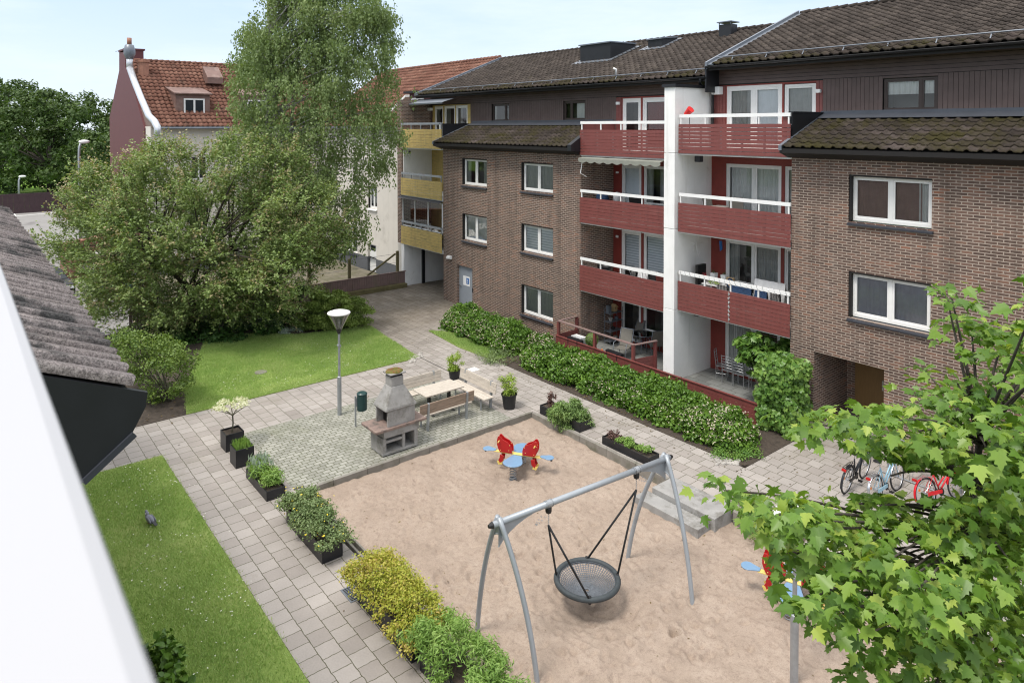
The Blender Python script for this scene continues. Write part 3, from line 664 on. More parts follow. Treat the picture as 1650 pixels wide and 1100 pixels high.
def mainroof(H, x0, x1, z0, n):
    y0, y1 = 21.12, 27.4; zr = z0+.39*(y1-y0)
    tiles('roof_tiles', 'tile', H, x0+.22, x1, y0, z0, y1, zr, .30, .345, .058, .045, 8, roll='tile')
    tiles('mossy_eave_tiles', 'tilemoss', H, x0+.22, x1, y0-.02, z0+.012, y0+.62, z0+.012+.39*.64, .30, .345, .06, .05, 8, roll='tile')
    b = MB(); b.prism([(x0,y0,z0-.02),(x0,y1,zr-.03),(x0,y1,zr-.3),(x0,y0,z0-.18)], (x1-x0,0,0)); b.build('roof_deck', MT['blackwall'], H)
    b = MB(); n_ = int((x1-x0)/.38)
    for i in range(n_): xx = x0+.1+i*.38; b.tube([(xx,y1,zr+.05),(xx+.41,y1,zr+.075)], [.085,.10], 8)
    b.build('ridge_tiles', MT['tile'], H, smooth=True)
    b = MB(); b.prism([(x0,y1,zr-.1),(x0,y1+6,zr-2.4),(x0,y1+6,zr-2.7),(x0,y1,zr-.3)], (x1-x0,0,0)); b.build('rear_roof', MT['tile'], H)
    b = MB()  # verge flashing: two folded strips
    b.prism([(x0-.05,y0-.06,z0-.12),(x0-.05,y1,zr-.1),(x0-.05,y1,zr+.17),(x0-.05,y0-.06,z0+.13)], (.09,0,0))
    b.prism([(x0+.04,y0-.03,z0+.02),(x0+.04,y1,zr+.03),(x0+.04,y1,zr+.06),(x0+.04,y0-.03,z0+.05)], (.24,0,0))
    b.build('verge_flashing', MT['zinc'], H)
    gutter(H, x0+.02, x1, y0-.07, z0-.03); snowguard(H, x0+.2, x1, y0+.33, z0+.17, n)
mainroof(HR, -14.98, 6, 11.15, 16)
mainroof(HL, -34.95, -14.99, 10.78, 15)
b = MB(); b.box(-15.02,-14.96,21.06,22.0,10.2,11.13); b.box(-15.0,-14.96,21.9,33,9.5,11.2); b.prism([(-14.99,22,11.1),(-14.99,27.4,13.2),(-14.99,33,11.1)], (.03,0,0)); b.build('gable_sheet', MT['black'], HR)
# attic wall, right
def attic(H, x0, x1, zb, zj, zt, holes):
    b = MB(); wall_holes(b, x0, x1, zb, zt, holes, YW, .12); b.build('attic_wall', MT['blackwall'], H)
    b = MB()
    boards_h(b, x0, x1, YW-.003, zj, zt-.05, 5, .022, .012)
    segs = []; X = x0
    for h in sorted(holes): segs.append((X, h[0], zb)); X = h[1]
    segs.append((X, x1, zb))
    for a, c, z in segs:
        if c-a > .1: boards_v(b, a, c, YW-.003, z, zj-.01, .13)
    for h in holes:
        if h[3] < zj-.06: b.box(h[0], h[1], YW-.02, YW-.004, h[3], zj-.01)
    b.build('attic_boards', MT['brown'], H)
attic(HR, -15.2, 6, 8.1, 10.50, 11.15, [(-15.18,-11.08,8.1,10.46), (-9.24,-7.74,9.42,10.42)])
window(HR, -9.22,-7.76,9.44,10.40, YW+.03, 'bframe', (.70,), .05, .045, [('curtain',0,1,.48,.015)], sill=False)
def upwall(H, xa, xb, z0, z1, holes, mat, nm):
    b = MB(); wall_holes(b, xa, xb, z0, z1, holes, YW, .08); b.build(nm, MT[mat], H)
# white wall pillar between the bays
b = MB(); zz_ = [-.3,2.53,5.38,8.05,10.36]
for i_ in range(4): b.box(-15.74+.002*i_,-15.27,19.68+.006*(i_%2),YW+.02,zz_[i_]+(.012 if i_ else 0),zz_[i_+1])
b.build('pillar_wall', MT['wrender'], HL, bevel=.01)
b = MB(); b.box(-15.80,-15.20,19.62,YW+.02,10.362,10.47); b.build('pillar_cap', MT['black'], HL)
b = MB(); b.tube([(-15.14,21.7,8.0),(-15.14,21.7,10.2),(-15.1,21.35,10.8),(-15.02,21.08,11.05)], .05, 10); b.build('downpipe', MT['black'], HR, smooth=True)
b = MB(); b.tube([(-15.5,21.75,10.4),(-15.45,21.5,10.45),(-15.3,21.15,10.55),(-15.2,21.05,10.72)], .05, 10); b.build('downpipe', MT['black'], HL, smooth=True)
# right bay: back walls per storey
for (z0, z1, hz0, hz1, k) in ((-.3,2.55,.12,2.2,1), (2.55,5.35,2.72,4.90,2), (5.35,8.1,5.45,7.64,3)):
    hl = [(-14.66,-12.50,hz0,hz1), (-12.38,-11.12,hz0,hz1)]
    upwall(HR, -15.27, -11.05, z0, z1, hl, 'redw', 'bay_wall')
    cur = {1: [('curtain_d',0,.45),('curtain',.0,.2)], 2: [('curtain_d',0,.22),('curtain_d',.55,1)], 3: [('curtain',.05,.45),('curtain',.52,1)]}[k]
    w = window(HR, -14.66,-12.50,hz0,hz1, YW+.03, splits=(.52,), fw=.06, sash=.07, curtain=cur, sill=False, solid=(0,) if k == 3 else (), kick=.0)
    window(HR, -12.38,-11.12,hz0,hz1, YW+.03, splits=(), fw=.06, sash=.06, curtain=[('curtain_d',0,1)], sill=False)
    if k == 1: h = MB(); h.box(-13.62,-13.58,YW-.03,YW+.02,1.1,1.25)
# attic right bay
upwall(HR, -15.2, -11.08, 8.1, 10.46, [(-14.66,-12.50,8.2,10.42), (-12.44,-11.32,8.2,10.40)], 'redw', 'bay_wall')
b = MB(); boards_v(b, -15.2, -14.68, YW-.004, 8.15, 10.44, .13); boards_v(b, -11.30, -11.08, YW-.004, 8.15, 10.46, .11); b.build('red_cladding', MT['red'], HR)
w = window(HR, -14.66,-12.50,8.2,10.42, YW+.03, splits=(.50,), fw=.09, sash=.08, curtain=[('curtain_d',.0,.5),('blind',.5,1,0,.003)], sill=False)
window(HR, -12.42,-11.34,8.2,10.38, YW+.03, splits=(), fw=.07, sash=.06, curtain=[('curtain_d',0,1,0,.004)], sill=False)
flatlamp(HR, -11.2, YW-.02, 10.12, .16, .12); flatlamp(HR, -14.95, YW-.02, 10.28, .34, .28, .25)
cb = MB(); cb.box(-11.16,-11.08,19.98,YW-.02,8.2,9.40); cb.box(-11.2,-11.04,19.95,YW-.02,9.40,9.44); cb.build('balcony_cheek', MT['black'], HR)
cb = MB(); boards_v(cb, -11.36, -11.18, 19.93, 8.6, 9.38, .17); cb.build('red_end_post', MT['red'], HR)
# balconies right
B1 = balcony(HR, -15.22,-11.06,8.04,9.07,'red', zr=9.40, gapbd=.014)
B2 = balcony(HR, -15.22,-11.03,5.30,6.32,'red', zr=6.66)
B3 = balcony(HR, -15.22,-11.03,2.54,3.57,'red', zr=3.92)
# ---- left house
b = MB()
hA = [(-28.52,-26.48,6.08,7.42), (-28.52,-26.48,3.33,4.66), (-23.91,-21.80,6.12,7.40), (-23.91,-21.80,3.40,4.65), (-23.91,-21.80,.60,1.92), (-29.0,-27.68,0,2.0)]
wall_holes(b, -30.24, -20.14, -.3, 7.86, hA, YF, .16)
b.add([(-20.14,YF,-.3),(-20.14,YW+.2,-.3),(-20.14,YW+.2,7.86),(-20.14,YF,7.86)], [(0,1,2,3)])
b.add([(-30.24,YF,-.3),(-30.24,33,-.3),(-30.24,33,7.86),(-30.24,YF,7.86)], [(3,2,1,0)])
b.box(-34.95,-34.48,YF-.02,YF+13,2.36,10.5)
b.build('brick_wall', MT['brick'], HL)
b = MB(); b.box(-34.5,-34.2,YF-.04,24.9,-.3,2.36); b.box(-34.9,-34.2,25.1,33,-.3,2.36); b.add([(-34.2,33,-.3),(-30.2,33,-.3),(-30.2,33,2.4),(-34.2,33,2.4)], [(0,1,2,3)]); b.build('passage_wall', MT['wrender'], HL)
b = MB(); b.box(-34.9,-34.5,YF-.04,33,-.3,2.355); b.build('passage_pier', MT['cream'], HL)
b = MB(); b.box(-34.22,-34.05,21.0,21.14,-.3,2.36); b.build('passage_post', MT['black'], HL)
b = MB(); b.box(-34.5,-30.24,19.95,33,2.36,2.5); b.build('passage_ceiling', MT['wrender'], HL)
# windows left
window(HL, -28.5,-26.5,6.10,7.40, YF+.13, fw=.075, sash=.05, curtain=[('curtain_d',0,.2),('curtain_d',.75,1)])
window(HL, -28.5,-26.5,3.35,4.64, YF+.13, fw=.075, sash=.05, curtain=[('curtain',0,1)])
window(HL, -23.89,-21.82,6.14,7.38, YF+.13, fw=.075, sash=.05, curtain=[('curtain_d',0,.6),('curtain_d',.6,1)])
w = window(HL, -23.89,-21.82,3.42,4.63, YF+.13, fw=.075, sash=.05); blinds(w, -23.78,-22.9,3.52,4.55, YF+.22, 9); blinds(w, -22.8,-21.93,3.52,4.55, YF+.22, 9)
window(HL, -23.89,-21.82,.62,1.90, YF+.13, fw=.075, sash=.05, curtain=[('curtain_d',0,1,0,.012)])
# service door
d = MB(); d.box(-28.98,-27.70,YF+.12,YF+.17,0,1.98); dr = d.build('service_door', MT['doorgrey'], HL)
d = MB(); d.box(-28.62,-28.06,YF+.112,YF+.118,1.02,1.5); sg = d.build('door_notice', MT['paper'], dr)
d = MB(); d.box(-28.34,-28.12,YF+.106,YF+.111,1.12,1.42); d.build('blue_symbol', MT['signblue'], dr)
d = MB(); d.tube([(-28.26,YF+.103,1.36),(-28.22,YF+.103,1.26),(-28.28,YF+.103,1.19),(-28.2,YF+.103,1.17)], .013, 6); d.build('white_figure', MT['paper'], dr)
d = MB(); d.box(-28.9,-28.74,YF+.06,YF+.09,.93,.97); d.box(-28.9,-28.87,YF+.06,YF+.12,.93,.97); d.build('handle', MT['chrome'], dr)
d = MB(); d.box(-27.66,-27.60,YF-.03,YF-.001,.85,1.05); d.build('lock_box', MT['plastic_k'], HL)
d = MB(); d.lathe((-29.6,YF-.12,2.28), [(.02,-.09),(.11,-.06),(.13,0),(.11,.06),(.02,.09)], 12); d.box(-29.75,-29.45,YF-.1,YF-.001,2.2,2.36); d.build('wall_lamp', MT['white'], HL, smooth=False)
skirt(HL, -30.34, -20.12, 8.12, 9.10, True, False)
b = MB(); b.prism([(-20.30,19.3,8.0),(-20.30,19.3,8.25),(-20.30,19.95,8.62),(-20.30,19.95,7.95)], (.22,0,0)); b.build('roof_end_cap', MT['black'], HL)
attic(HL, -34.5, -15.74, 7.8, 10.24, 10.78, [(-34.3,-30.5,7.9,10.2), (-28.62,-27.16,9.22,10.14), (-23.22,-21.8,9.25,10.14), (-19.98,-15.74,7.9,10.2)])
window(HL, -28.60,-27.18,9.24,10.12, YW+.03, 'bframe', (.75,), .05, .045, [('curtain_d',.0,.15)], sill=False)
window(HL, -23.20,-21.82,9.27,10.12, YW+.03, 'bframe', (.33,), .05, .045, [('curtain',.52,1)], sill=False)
# left bay (red)
for (z0, z1, hz0, hz1, k) in ((-.3,2.35,.1,2.1,1), (2.35,5.1,2.5,4.66,2), (5.1,7.85,5.25,7.40,3)):
    hl = [(-19.69,-18.62,hz0,hz1), (-18.50,-17.24,hz0+.55,hz1), (-17.1,-15.9,hz0+.55,hz1)]
    upwall(HL, -20.14, -15.74, z0, z1, hl, 'redw', 'bay_wall')
    if k == 3:
        window(HL, *hl[0], YW+.03, splits=(), fw=.06, sash=.09, curtain=[('blind',0,1,0,.002)], sill=False, name='balcony_door')
        window(HL, *hl[1], YW+.03, splits=(), fw=.06, sash=.06, curtain=[('curtain_d',0,.3),('curtain_d',.6,1)], sill=False)
    elif k == 2:
        w = window(HL, *hl[0], YW+.03, splits=(), fw=.06, sash=.09, sill=False, name='balcony_door'); blinds(w, -19.53,-18.78,3.1,4.5, YW+.12, 13)
        w = window(HL, *hl[1], YW+.03, splits=(), fw=.06, sash=.06, sill=False); blinds(w, -18.38,-17.36,3.18,4.54, YW+.12, 13)
    else:
        window(HL, *hl[0], YW+.03, splits=(), fw=.06, sash=.08, sill=False, name='balcony_door')
        window(HL, *hl[1], YW+.03, splits=(), fw=.06, sash=.07, sill=False)
    window(HL, *hl[2], YW+.03, splits=(), fw=.06, sash=.06, sill=False)
upwall(HL, -19.98, -15.74, 7.85, 10.2, [(-19.66,-18.66,7.95,10.14), (-18.58,-17.24,7.95,10.14), (-17.15,-15.8,7.95,10.14)], 'redw', 'bay_wall')
b = MB(); boards_v(b, -19.98,-19.68, YW-.004, 7.9, 10.18, .14); b.build('red_cladding', MT['red'], HL)
window(HL, -19.66,-18.66,7.95,10.14, YW+.03, splits=(), fw=.07, sash=.1, sill=False, name='balcony_door')
window(HL, -18.58,-17.24,7.95,10.14, YW+.03, splits=(), fw=.09, sash=.09, curtain=[('redw',.12,1,0,.004)], sill=False)
window(HL, -17.15,-15.8,7.95,10.14, YW+.03, splits=(), fw=.07, sash=.06, sill=False)
flatlamp(HL, -19.83, YW-.02, 9.95, .16, .12)
flatlamp(HL, -19.9, YW-.01, 7.05, .14, .08, .05); flatlamp(HL, -19.9, YW-.01, 4.35, .14, .1, .05)
balcony(HL, -20.12,-15.76,7.83,8.86,'red', zr=9.19, gapbd=.013)
balcony(HL, -20.12,-15.76,5.10,6.13,'red', zr=6.44)
balcony(HL, -20.12,-15.76,2.34,3.38,'red', zr=3.69)
cb = MB(); cb.box(-20.10,-20.02,19.95,YW-.02,8.0,9.2); cb.build('balcony_cheek', MT['red'], HL)
# awning under the top balcony
a = MB(); vs = []; n = 64
for i in range(n+1):
    x = -20.0+4.15*i/n; z = 7.60-.07*abs(math.sin(i/n*math.pi*9)); y = 19.62
    vs += [(x,19.9,7.76),(x,y,7.72),(x,y,z)]
a.add(vs, [(3*i,3*i+3,3*i+4,3*i+1) for i in range(n)]+[(3*i+1,3*i+4,3*i+5,3*i+2) for i in range(n)])
aw = a.build('awning', MT['awning'], HL)
a = MB(); a.tube([(-20.0,19.9,7.76),(-20.0,19.75,7.1),(-19.9,20.0,6.95)], .018, 6); a.build('awning_arm', MT['white'], aw)
# yellow bay
for (z0, z1, hz0, hz1) in ((2.4,5.1,2.55,4.66), (5.1,7.8,5.25,7.38)):
    hl = [(-33.0,-32.0,hz0,hz1), (-31.9,-30.5,hz0,hz1)]
    upwall(HL, -34.48, -30.24, z0, z1, hl, 'yellow', 'bay_wall')
    for h in hl: window(HL, *h, YW+.03, splits=(), fw=.07, sash=.07, curtain=[('curtain_d',0,.5)], sill=False)
upwall(HL, -34.3, -30.5, 7.85, 10.2, [(-34.1,-33.2,7.95,10.16), (-33.1,-32.0,7.95,10.16), (-31.95,-30.8,7.95,10.16)], 'yellow', 'bay_wall')
for h in ((-34.1,-33.2), (-33.1,-32.0), (-31.95,-30.8)): window(HL, h[0], h[1], 7.95,10.14, YW+.03, splits=(), fw=.08, sash=.07, curtain=[('curtain_d',0,.45),('curtain_d',.8,1)], sill=False)
b = MB(); b.box(-34.47,-34.4,19.97,YW,5.25,7.75); b.build('white_side_wall', MT['wrender'], HL)
b = MB(); b.box(-34.0,-33.75,19.95,20.05,7.45,7.62); b.build('balcony_lamp', MT['plastic_k'], HL)
for zb, zt, zr in ((7.80,8.84,9.19), (5.13,6.10,6.42), (2.37,3.39,3.70)):
    balcony(HL, -34.48,-30.30,zb,zt,'yellow', 'galv', zr=zr, n=7)
b = MB(); b.box(-30.42,-30.36,19.98,YW-.02,7.9,9.14); b.build('balcony_cheek', MT['black'], HL)
b = MB(); b.box(-30.50,-30.43,19.84,19.9,8.5,9.16); b.build('white_end_post', MT['white'], HL)
# glazed yellow balcony
gz = MB()
for x in (-34.4,-33.1,-31.75,-30.36): gz.box(x-.025,x+.025,19.9,19.95,3.4,4.98)
gz.box(-34.4,-30.34,19.9,19.95,3.4,3.45); gz.box(-34.4,-30.34,19.9,19.95,4.94,4.98)
g0 = gz.build('balcony_glazing', MT['white'], HL); MB().add([(-34.4,19.93,3.42),(-30.35,19.93,3.42),(-30.35,19.93,4.96),(-34.4,19.93,4.96)], [(0,1,2,3)]).build('pane', MT['glass_c'], g0)
b = MB(); b.add([(-34.55,19.62,4.98),(-30.26,19.62,4.98),(-30.26,19.95,5.10),(-34.55,19.95,5.10)], [(0,1,2,3)]); b.build('glazing_roof_sheet', MT['darksill'], HL)
aw = MB(); aw.add([(-34.6,20.35,10.28),(-31.0,20.35,10.28),(-31.0,21.3,10.55),(-34.6,21.3,10.55)], [(0,1,2,3)]); aw.add([(-34.6,20.35,10.28),(-31.0,20.35,10.28),(-31.0,20.36,10.2),(-34.6,20.36,10.2)], [(0,1,2,3)]); aw.build('awning', MT['zinc'], HL)
flatlamp(HL, -34.25, YW-.1, 9.98, .3, .16, .2)
# roof boxes and pipes
def roofz(y): return 10.78+.39*(y-21.12)
def roofbox(px, py, w, d, h, nm, m1, m2, H=HL):
    p = at(px, py, y=25.6); z = roofz(25.6)
def rbox(x0, x1, y0, y1, h0, h1, nm):
    b = MB(); b.prism([(x0,y0,roofz(y0)-.1),(x0,y1,roofz(y1)-.1),(x0,y1,roofz(y1)+h1),(x0,y0,roofz(y0)+h0)], (x1-x0,0,0)); o = b.build(nm, MT['black'], HL)
    b = MB(); b.prism([(x0-.06,y0-.08,roofz(y0)+h0),(x0-.06,y1,roofz(y1)+h1+.01),(x0-.06,y1,roofz(y1)+h1+.07),(x0-.06,y0-.08,roofz(y0)+h0+.06)], (x1-x0+.12,0,0)); b.build('cover', MT['zinc'], o)
    b = MB(); b.add([(x0-.3,y0-.35,roofz(y0-.35)+.08),(x1+.3,y0-.35,roofz(y0-.35)+.08),(x1+.3,y1+.1,roofz(y1+.1)+.08),(x0-.3,y1+.1,roofz(y1+.1)+.08)], [(0,1,2,3)]); b.build('apron', MT['zinc'], o)
p = at(935,96,y=24.6); q = at(975,90,y=24.6)
rbox(p[0], q[0]+.35, 24.6, 26.4, .85, .18, 'roof_hatch_box')
p = at(1042,69,y=25.8); q = at(1065,66,y=25.8)
rbox(p[0], q[0], 25.9, 27.0, .42, .12, 'roof_window_box')
p = at(1172,50,y=26.7); b = MB(); b.box(p[0]-.3,p[0]+.3,26.5,27.0,roofz(26.5)-.2,roofz(27)+.38); ch = b.build('vent_stack', MT['black'], HL); b = MB(); b.box(p[0]-.36,p[0]+.36,26.42,27.08,roofz(27)+.46,roofz(27)+.50); b.box(p[0]-.3,p[0]-.27,26.5,26.53,roofz(27)+.38,roofz(27)+.46); b.box(p[0]+.27,p[0]+.3,26.5,26.53,roofz(27)+.38,roofz(27)+.46); b.build('cover', MT['zinc'], ch)
p = at(995,118,y=22.0); b = MB(); b.tube([(p[0],21.9,roofz(21.9)+.08),(p[0],21.9,roofz(21.9)+.3),(p[0]-.05,21.8,roofz(21.9)+.34)], .05, 8); b.build('vent_hood', MT['white'], HL, smooth=True)

# ------------------------------------------------------------------ old cream house behind
OH = thing('old_rendered_house', (-50,20,-.8), 'pale old house with red clay roof and wine red gable behind the birch', 'building')
YB = 22.0; XA = -50.0
b = MB(); ph = [at(594,301,y=YB), at(606.5,336,y=YB)]
hs = [(ph[0][0], ph[1][0]+.1, 3.5, 4.95)]
p1 = at(592.7,392,y=YB); p2 = at(606.7,432,y=YB); hs.append((p1[0], p2[0], -.8, p1[2]))
p3 = at(547,359,y=YB); p4 = at(576,410,y=YB); hs.append((p3[0], p4[0], p4[2], p3[2]))
wall_holes(b, XA, -34.96, .15, 9.0, [h if h[2] > .15 else (h[0],h[1],.15,h[3]) for h in hs], YB, .22)
wall_holes(b, 10.2, YB, .15, 9.0, [(12.6,13.7,5.4,7.0),(16,17.1,5.4,7.0),(12.6,13.7,2,3.6),(16,17.1,2,3.6)], XA, .2, axis='y')
b.add([(XA,10.2,.15),(XA-14,10.2,.15),(XA-14,10.2,9),(XA,10.2,9)], [(0,1,2,3)])
b.build('rendered_wall', MT['cream'], OH)
b = MB(); wall_holes(b, XA, -34.96, -.8, .15, [(hs[1][0],hs[1][1],-.8,.15)], YB-.03, .2); wall_holes(b, 10.2, YB, -.8, .15, [], XA+.03, .1, axis='y'); b.build('plinth', MT['plinth'], OH)
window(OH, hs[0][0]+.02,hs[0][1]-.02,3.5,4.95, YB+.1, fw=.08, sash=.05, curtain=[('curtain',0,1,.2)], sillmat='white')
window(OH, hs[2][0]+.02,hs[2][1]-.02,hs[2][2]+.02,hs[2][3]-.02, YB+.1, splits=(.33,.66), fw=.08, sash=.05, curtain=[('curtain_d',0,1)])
d = MB(); d.box(hs[1][0], hs[1][1], YB+.16, YB+.2, -.8, hs[1][3]); d.build('back_door', MT['wframe'], OH)
d = MB(); d.box(hs[1][0]+.1, (hs[1][0]+hs[1][1])/2+.2, YB+.15, YB+.158, .6, hs[1][3]-.1); d.build('door_pane', MT['carglass'], OH)
for (y0, y1, z0, z1) in ((12.6,13.7,5.4,7.0),(16,17.1,5.4,7.0),(12.6,13.7,2,3.6),(16,17.1,2,3.6)):
    w = MB(); X = XA-.1
    for (a, c, e, f) in ((y0,y1,z0,z0+.09),(y0,y1,z1-.09,z1),(y0,y0+.09,z0,z1),(y1-.09,y1,z0,z1),((y0+y1)/2-.05,(y0+y1)/2+.05,z0,z1)): w.box(X-.06, X, a, c, e, f)
    w = w.build('window', MT['wframe'], OH); MB().box(X-.09, X-.07, y0, y1, z0, z1).build('pane', MT['carglass'], w)
# roofs
tiles('clay_roof_tiles', 'tilered', OH, XA-1, -34.97, YB-.45, 8.95, 27.6, 13.35, .32, .42, .085, .06, 6, jitter=.012)
b = MB(); b.prism([(XA-1,YB-.45,8.92),(XA-1,27.6,13.3),(XA-1,33.5,8.92)], (XA*-1-34.98+1,0,0)); b.build('roof_body', MT['copper'], OH)
tiles('clay_roof_tiles', 'tilered', OH, 10.25, 24, XA+.45, 8.95, XA-6.0, 13.72, .32, .42, .085, .06, 6, axis='y', jitter=.012)
b = MB(); b.prism([(XA+.45,10.25,8.92),(XA-6,10.25,13.65),(XA-14.2,10.25,8.92)], (0,14,0)); b.build('roof_body', MT['copper'], OH)
b = MB()
for i in range(36): y = 10.4+i*.38; b.tube([(XA-6,y,13.76),(XA-6,y+.42,13.79)], [.11,.13], 7)
b.build('ridge_tiles', MT['tilered'], OH, smooth=True); b = MB()
for i in range(38): x = XA-.5+i*.4; b.tube([(x,27.6,13.42),(x+.43,27.6,13.45)], [.11,.13], 7)
b.build('ridge_tiles', MT['tilered'], OH, smooth=True)
g = MB(); g.tube([(XA,YB-.55,8.9),(-34.98,YB-.55,8.9)], .07, 8); g.tube([(XA+.55,10.3,8.9),(XA+.55,YB-.6,8.9)], .07, 8); g.build('gutter', MT['zinc'], OH)
# gable
GY = 10.12; pts = []
for q in ((176.4,300),(176.4,190),(192,114),(192,84.5),(202,84.5),(202,109),(210,125),(223.6,175),(232.5,207),(232.5,300)):
    p = at(*q, y=GY); pts.append((p[0], GY, p[2]))
pts[0] = (pts[1][0], GY, -.8); pts[-1] = (pts[-2][0], GY, -.8)
b = MB(); b.prism(pts, (0,.5,0)); gb = b.build('gable_cladding', MT['gablered'], OH)
b = MB(); n = 46
xa, xb = pts[1][0], pts[-2][0]
tw = MB(); cx0, cx1 = pts[3][0], pts[4][0]
tw.box(cx0-.06, cx1+.06, GY-.05, GY+1.3, pts[3][2], pts[3][2]+.12); tw.box(cx0, cx1, GY+.5, GY+1.2, 12.5, pts[3][2]); ch = tw.build('chimney', MT['gablered'], OH)
p = [at(*q, y=GY-.25) for q in ((209,110),(216,130),(228,160),(240,187),(249,196),(254,206),(254,222))]
b = MB(); b.tube([(v[0],GY-.25,v[2]) for v in p], .21, 12); b.tube([(p[0][0],GY-.25,p[0][2]-.1),(p[0][0],GY-.25,p[0][2]+.75)], .21, 12)
du = b.build('foil_duct', MT['silver'], OH, smooth=True)
t = p[0]; b = MB(); b.lathe((t[0],GY-.25,t[2]+.65), [(.24,0),(.36,.3),(.36,.6),(.28,.95),(.14,1.0)], 14); b.build('duct_cowl', MT['zinc'], du, smooth=True)
b = MB(); b.tube([(t[0],GY-.25,t[2]+1.65),(t[0],GY-.25,t[2]+2.1)], .15, 10); b.build('clay_pot', MT['terra'], du, smooth=True)
p = at(231,118,x=-54.6); b = MB(); b.tube([(-54.6,p[1],p[2]-.5),(-54.6,p[1],p[2]+.75)], .36, 14); b.tube([(-54.6,p[1],p[2]+.75),(-54.6,p[1],p[2]+.9)], .44, 14); b.build('clay_chimney', MT['terra'], OH, smooth=False)
p = at(231,106,x=-54.6)
def dormer(y0, y1, xf, zb, zt, lbl=None, win=True):
    """dormer on the slope facing the courtyard"""
    zs = lambda x: 8.95+(13.72-8.95)*((XA+.45)-x)/6.45
    b = MB(); xr = (XA+.45)-(zt+.5-8.95)*6.45/4.77
    b.prism([(xf,y0,zb),(xf,y0,zt),(xr,y0,zt+.5)], (0,y1-y0,0)); d = b.build('dormer', MT['copper'], OH)
    b = MB(); b.prism([(xf+.25,y0-.12,zt-.02),(xr-.2,y0-.12,zt+.55),(xr-.2,y0-.12,zt+.62),(xf+.25,y0-.12,zt+.06)], (0,y1-y0+.24,0)); b.build('dormer_roof', MT['copper'], d)
    if win:
        w = MB(); X = xf+.03; a, c = y0+.5, y1-.35; e, f = zb+.12, zt-.3
        for (p, q, r, s) in ((a,c,e,e+.1),(a,c,f-.1,f),(a,a+.1,e+.1,f-.1),(c-.1,c,e+.1,f-.1),((a+c)/2-.06,(a+c)/2+.06,e+.1,f-.1)): w.box(X-.02, X+.04, p, q, r, s)
        w.build('dormer_window', MT['wframe'], d); MB().box(X-.015, X-.005, a, c, e, f).build('dormer_pane', MT['carglass'], d)
a = at(283,160,x=-50.9); c = at(338,160,x=-50.9); zt = at(310,152,x=-50.9)[2]; zb = at(310,190,x=-50.9)[2]
dormer(a[1], c[1], -50.9, zb, zt)
a = at(386,160,x=-50.9); dormer(a[1], a[1]+2.3, -50.9, zb, zt)
a = at(333,128,x=-53.4); b = MB(); b.prism([(-53.2,a[1],a[2]-.3),(-53.2,a[1],a[2]+.15),(-54.4,a[1],a[2]+1.0),(-54.4,a[1],a[2]-.3)], (0,1.1,0)); b.build('roof_hatch', MT['copper'], OH)
# dormer on the wing
p = at(662,187,y=22.5); q = at(662,147,y=22.5); x0 = p[0]; b = MB(); b.box(x0-.15, x0+3.2, 22.5, 25.5, 8.9, q[2]-.15); dm = b.build('dormer', MT['gablered'], OH)
b = MB(); b.box(x0-.4, x0+3.3, 22.2, 25.6, q[2]-.148, q[2]-.03); b.build('dormer_roof', MT['black'], dm)
w = MB(); X0 = x0+.1; X1 = x0+1.6; z0 = p[2]+.1; z1 = q[2]-.45
for (a, c, e, f) in ((X0,X1,z0,z0+.1),(X0,X1,z1-.1,z1),(X0,X0+.1,z0+.1,z1-.1),(X1-.1,X1,z0+.1,z1-.1),((X0+X1)/2-.05,(X0+X1)/2+.05,z0+.1,z1-.1)): w.box(a, c, 22.44, 22.5, e, f)
w.build('dormer_window', MT['wframe'], dm); MB().box(X0, X1, 22.47, 22.49, z0, z1).build('dormer_pane', MT['carglass'], dm)
p = at(632,165,y=22.4); b = MB(); b.prism([(p[0],22.3,p[2]-.6),(p[0]+1.3,22.6,p[2]+.3),(p[0]+1.5,23.0,p[2]+.3),(p[0]+.2,22.7,p[2]-.6)], (0,0,.15)); b.build('white_flashing', MT['white'], OH)
# ------------------------------------------------------------------ low building at the left with its tiled eave
XS = -6.55
GR = thing('low_tiled_building', (-9,0,0), 'low building at the left edge with speckled tiles and black boxed eave', 'building')
A, B_, C_, D_, E_ = [at(*q, x=XS) for q in ((85,608),(238,632),(235,655),(212,700),(145,765))]
sl = (A[2]-B_[2])/(B_[1]-A[1]); y_in = -2.2; z_in = B_[2]+sl*(B_[1]-y_in); TE = at(213,619,x=XS)
b = MB(); b.prism([(XS,y_in,z_in),(XS,B_[1],B_[2]),(XS,C_[1],C_[2]),(XS,D_[1],D_[2]),(XS,E_[1],E_[2]),(XS,E_[1]-.4,E_[2]-.35),(XS,y_in,E_[2]-.4)], (-.05,0,0)); b.build('black_eave_end', MT['black'], GR)
b = MB(); b.prism([(XS-.05,y_in,z_in-.02),(XS-.05,TE[1]-.03,TE[2]-.04),(XS-.05,TE[1]-.03,TE[2]-.25),(XS-.05,E_[1]-.35,E_[2]-.3),(XS-.05,y_in,E_[2]-.4)], (-16,0,0)); b.build('eave_box', MT['blackwall'], GR)
b = MB(); b.bar((XS+.015,E_[1]-.05,E_[2]-.04), (XS+.015,D_[1]+.02,D_[2]+.005), .03, .05); b.build('eave_trim', MT['darksill'], GR)
tl = tiles('eave_tiles', 'tileshed', GR, XS-16, XS-.02, TE[1], TE[2]-.03, y_in, z_in+.0, .295, 3.4, .075, .015, 8, jitter=.012, roll='saw')
b = MB(); b.box(-23,XS-.1,-8,E_[1]-.42,-.3,E_[2]-.3); b.build('brick_wall', MT['brick'], GR)
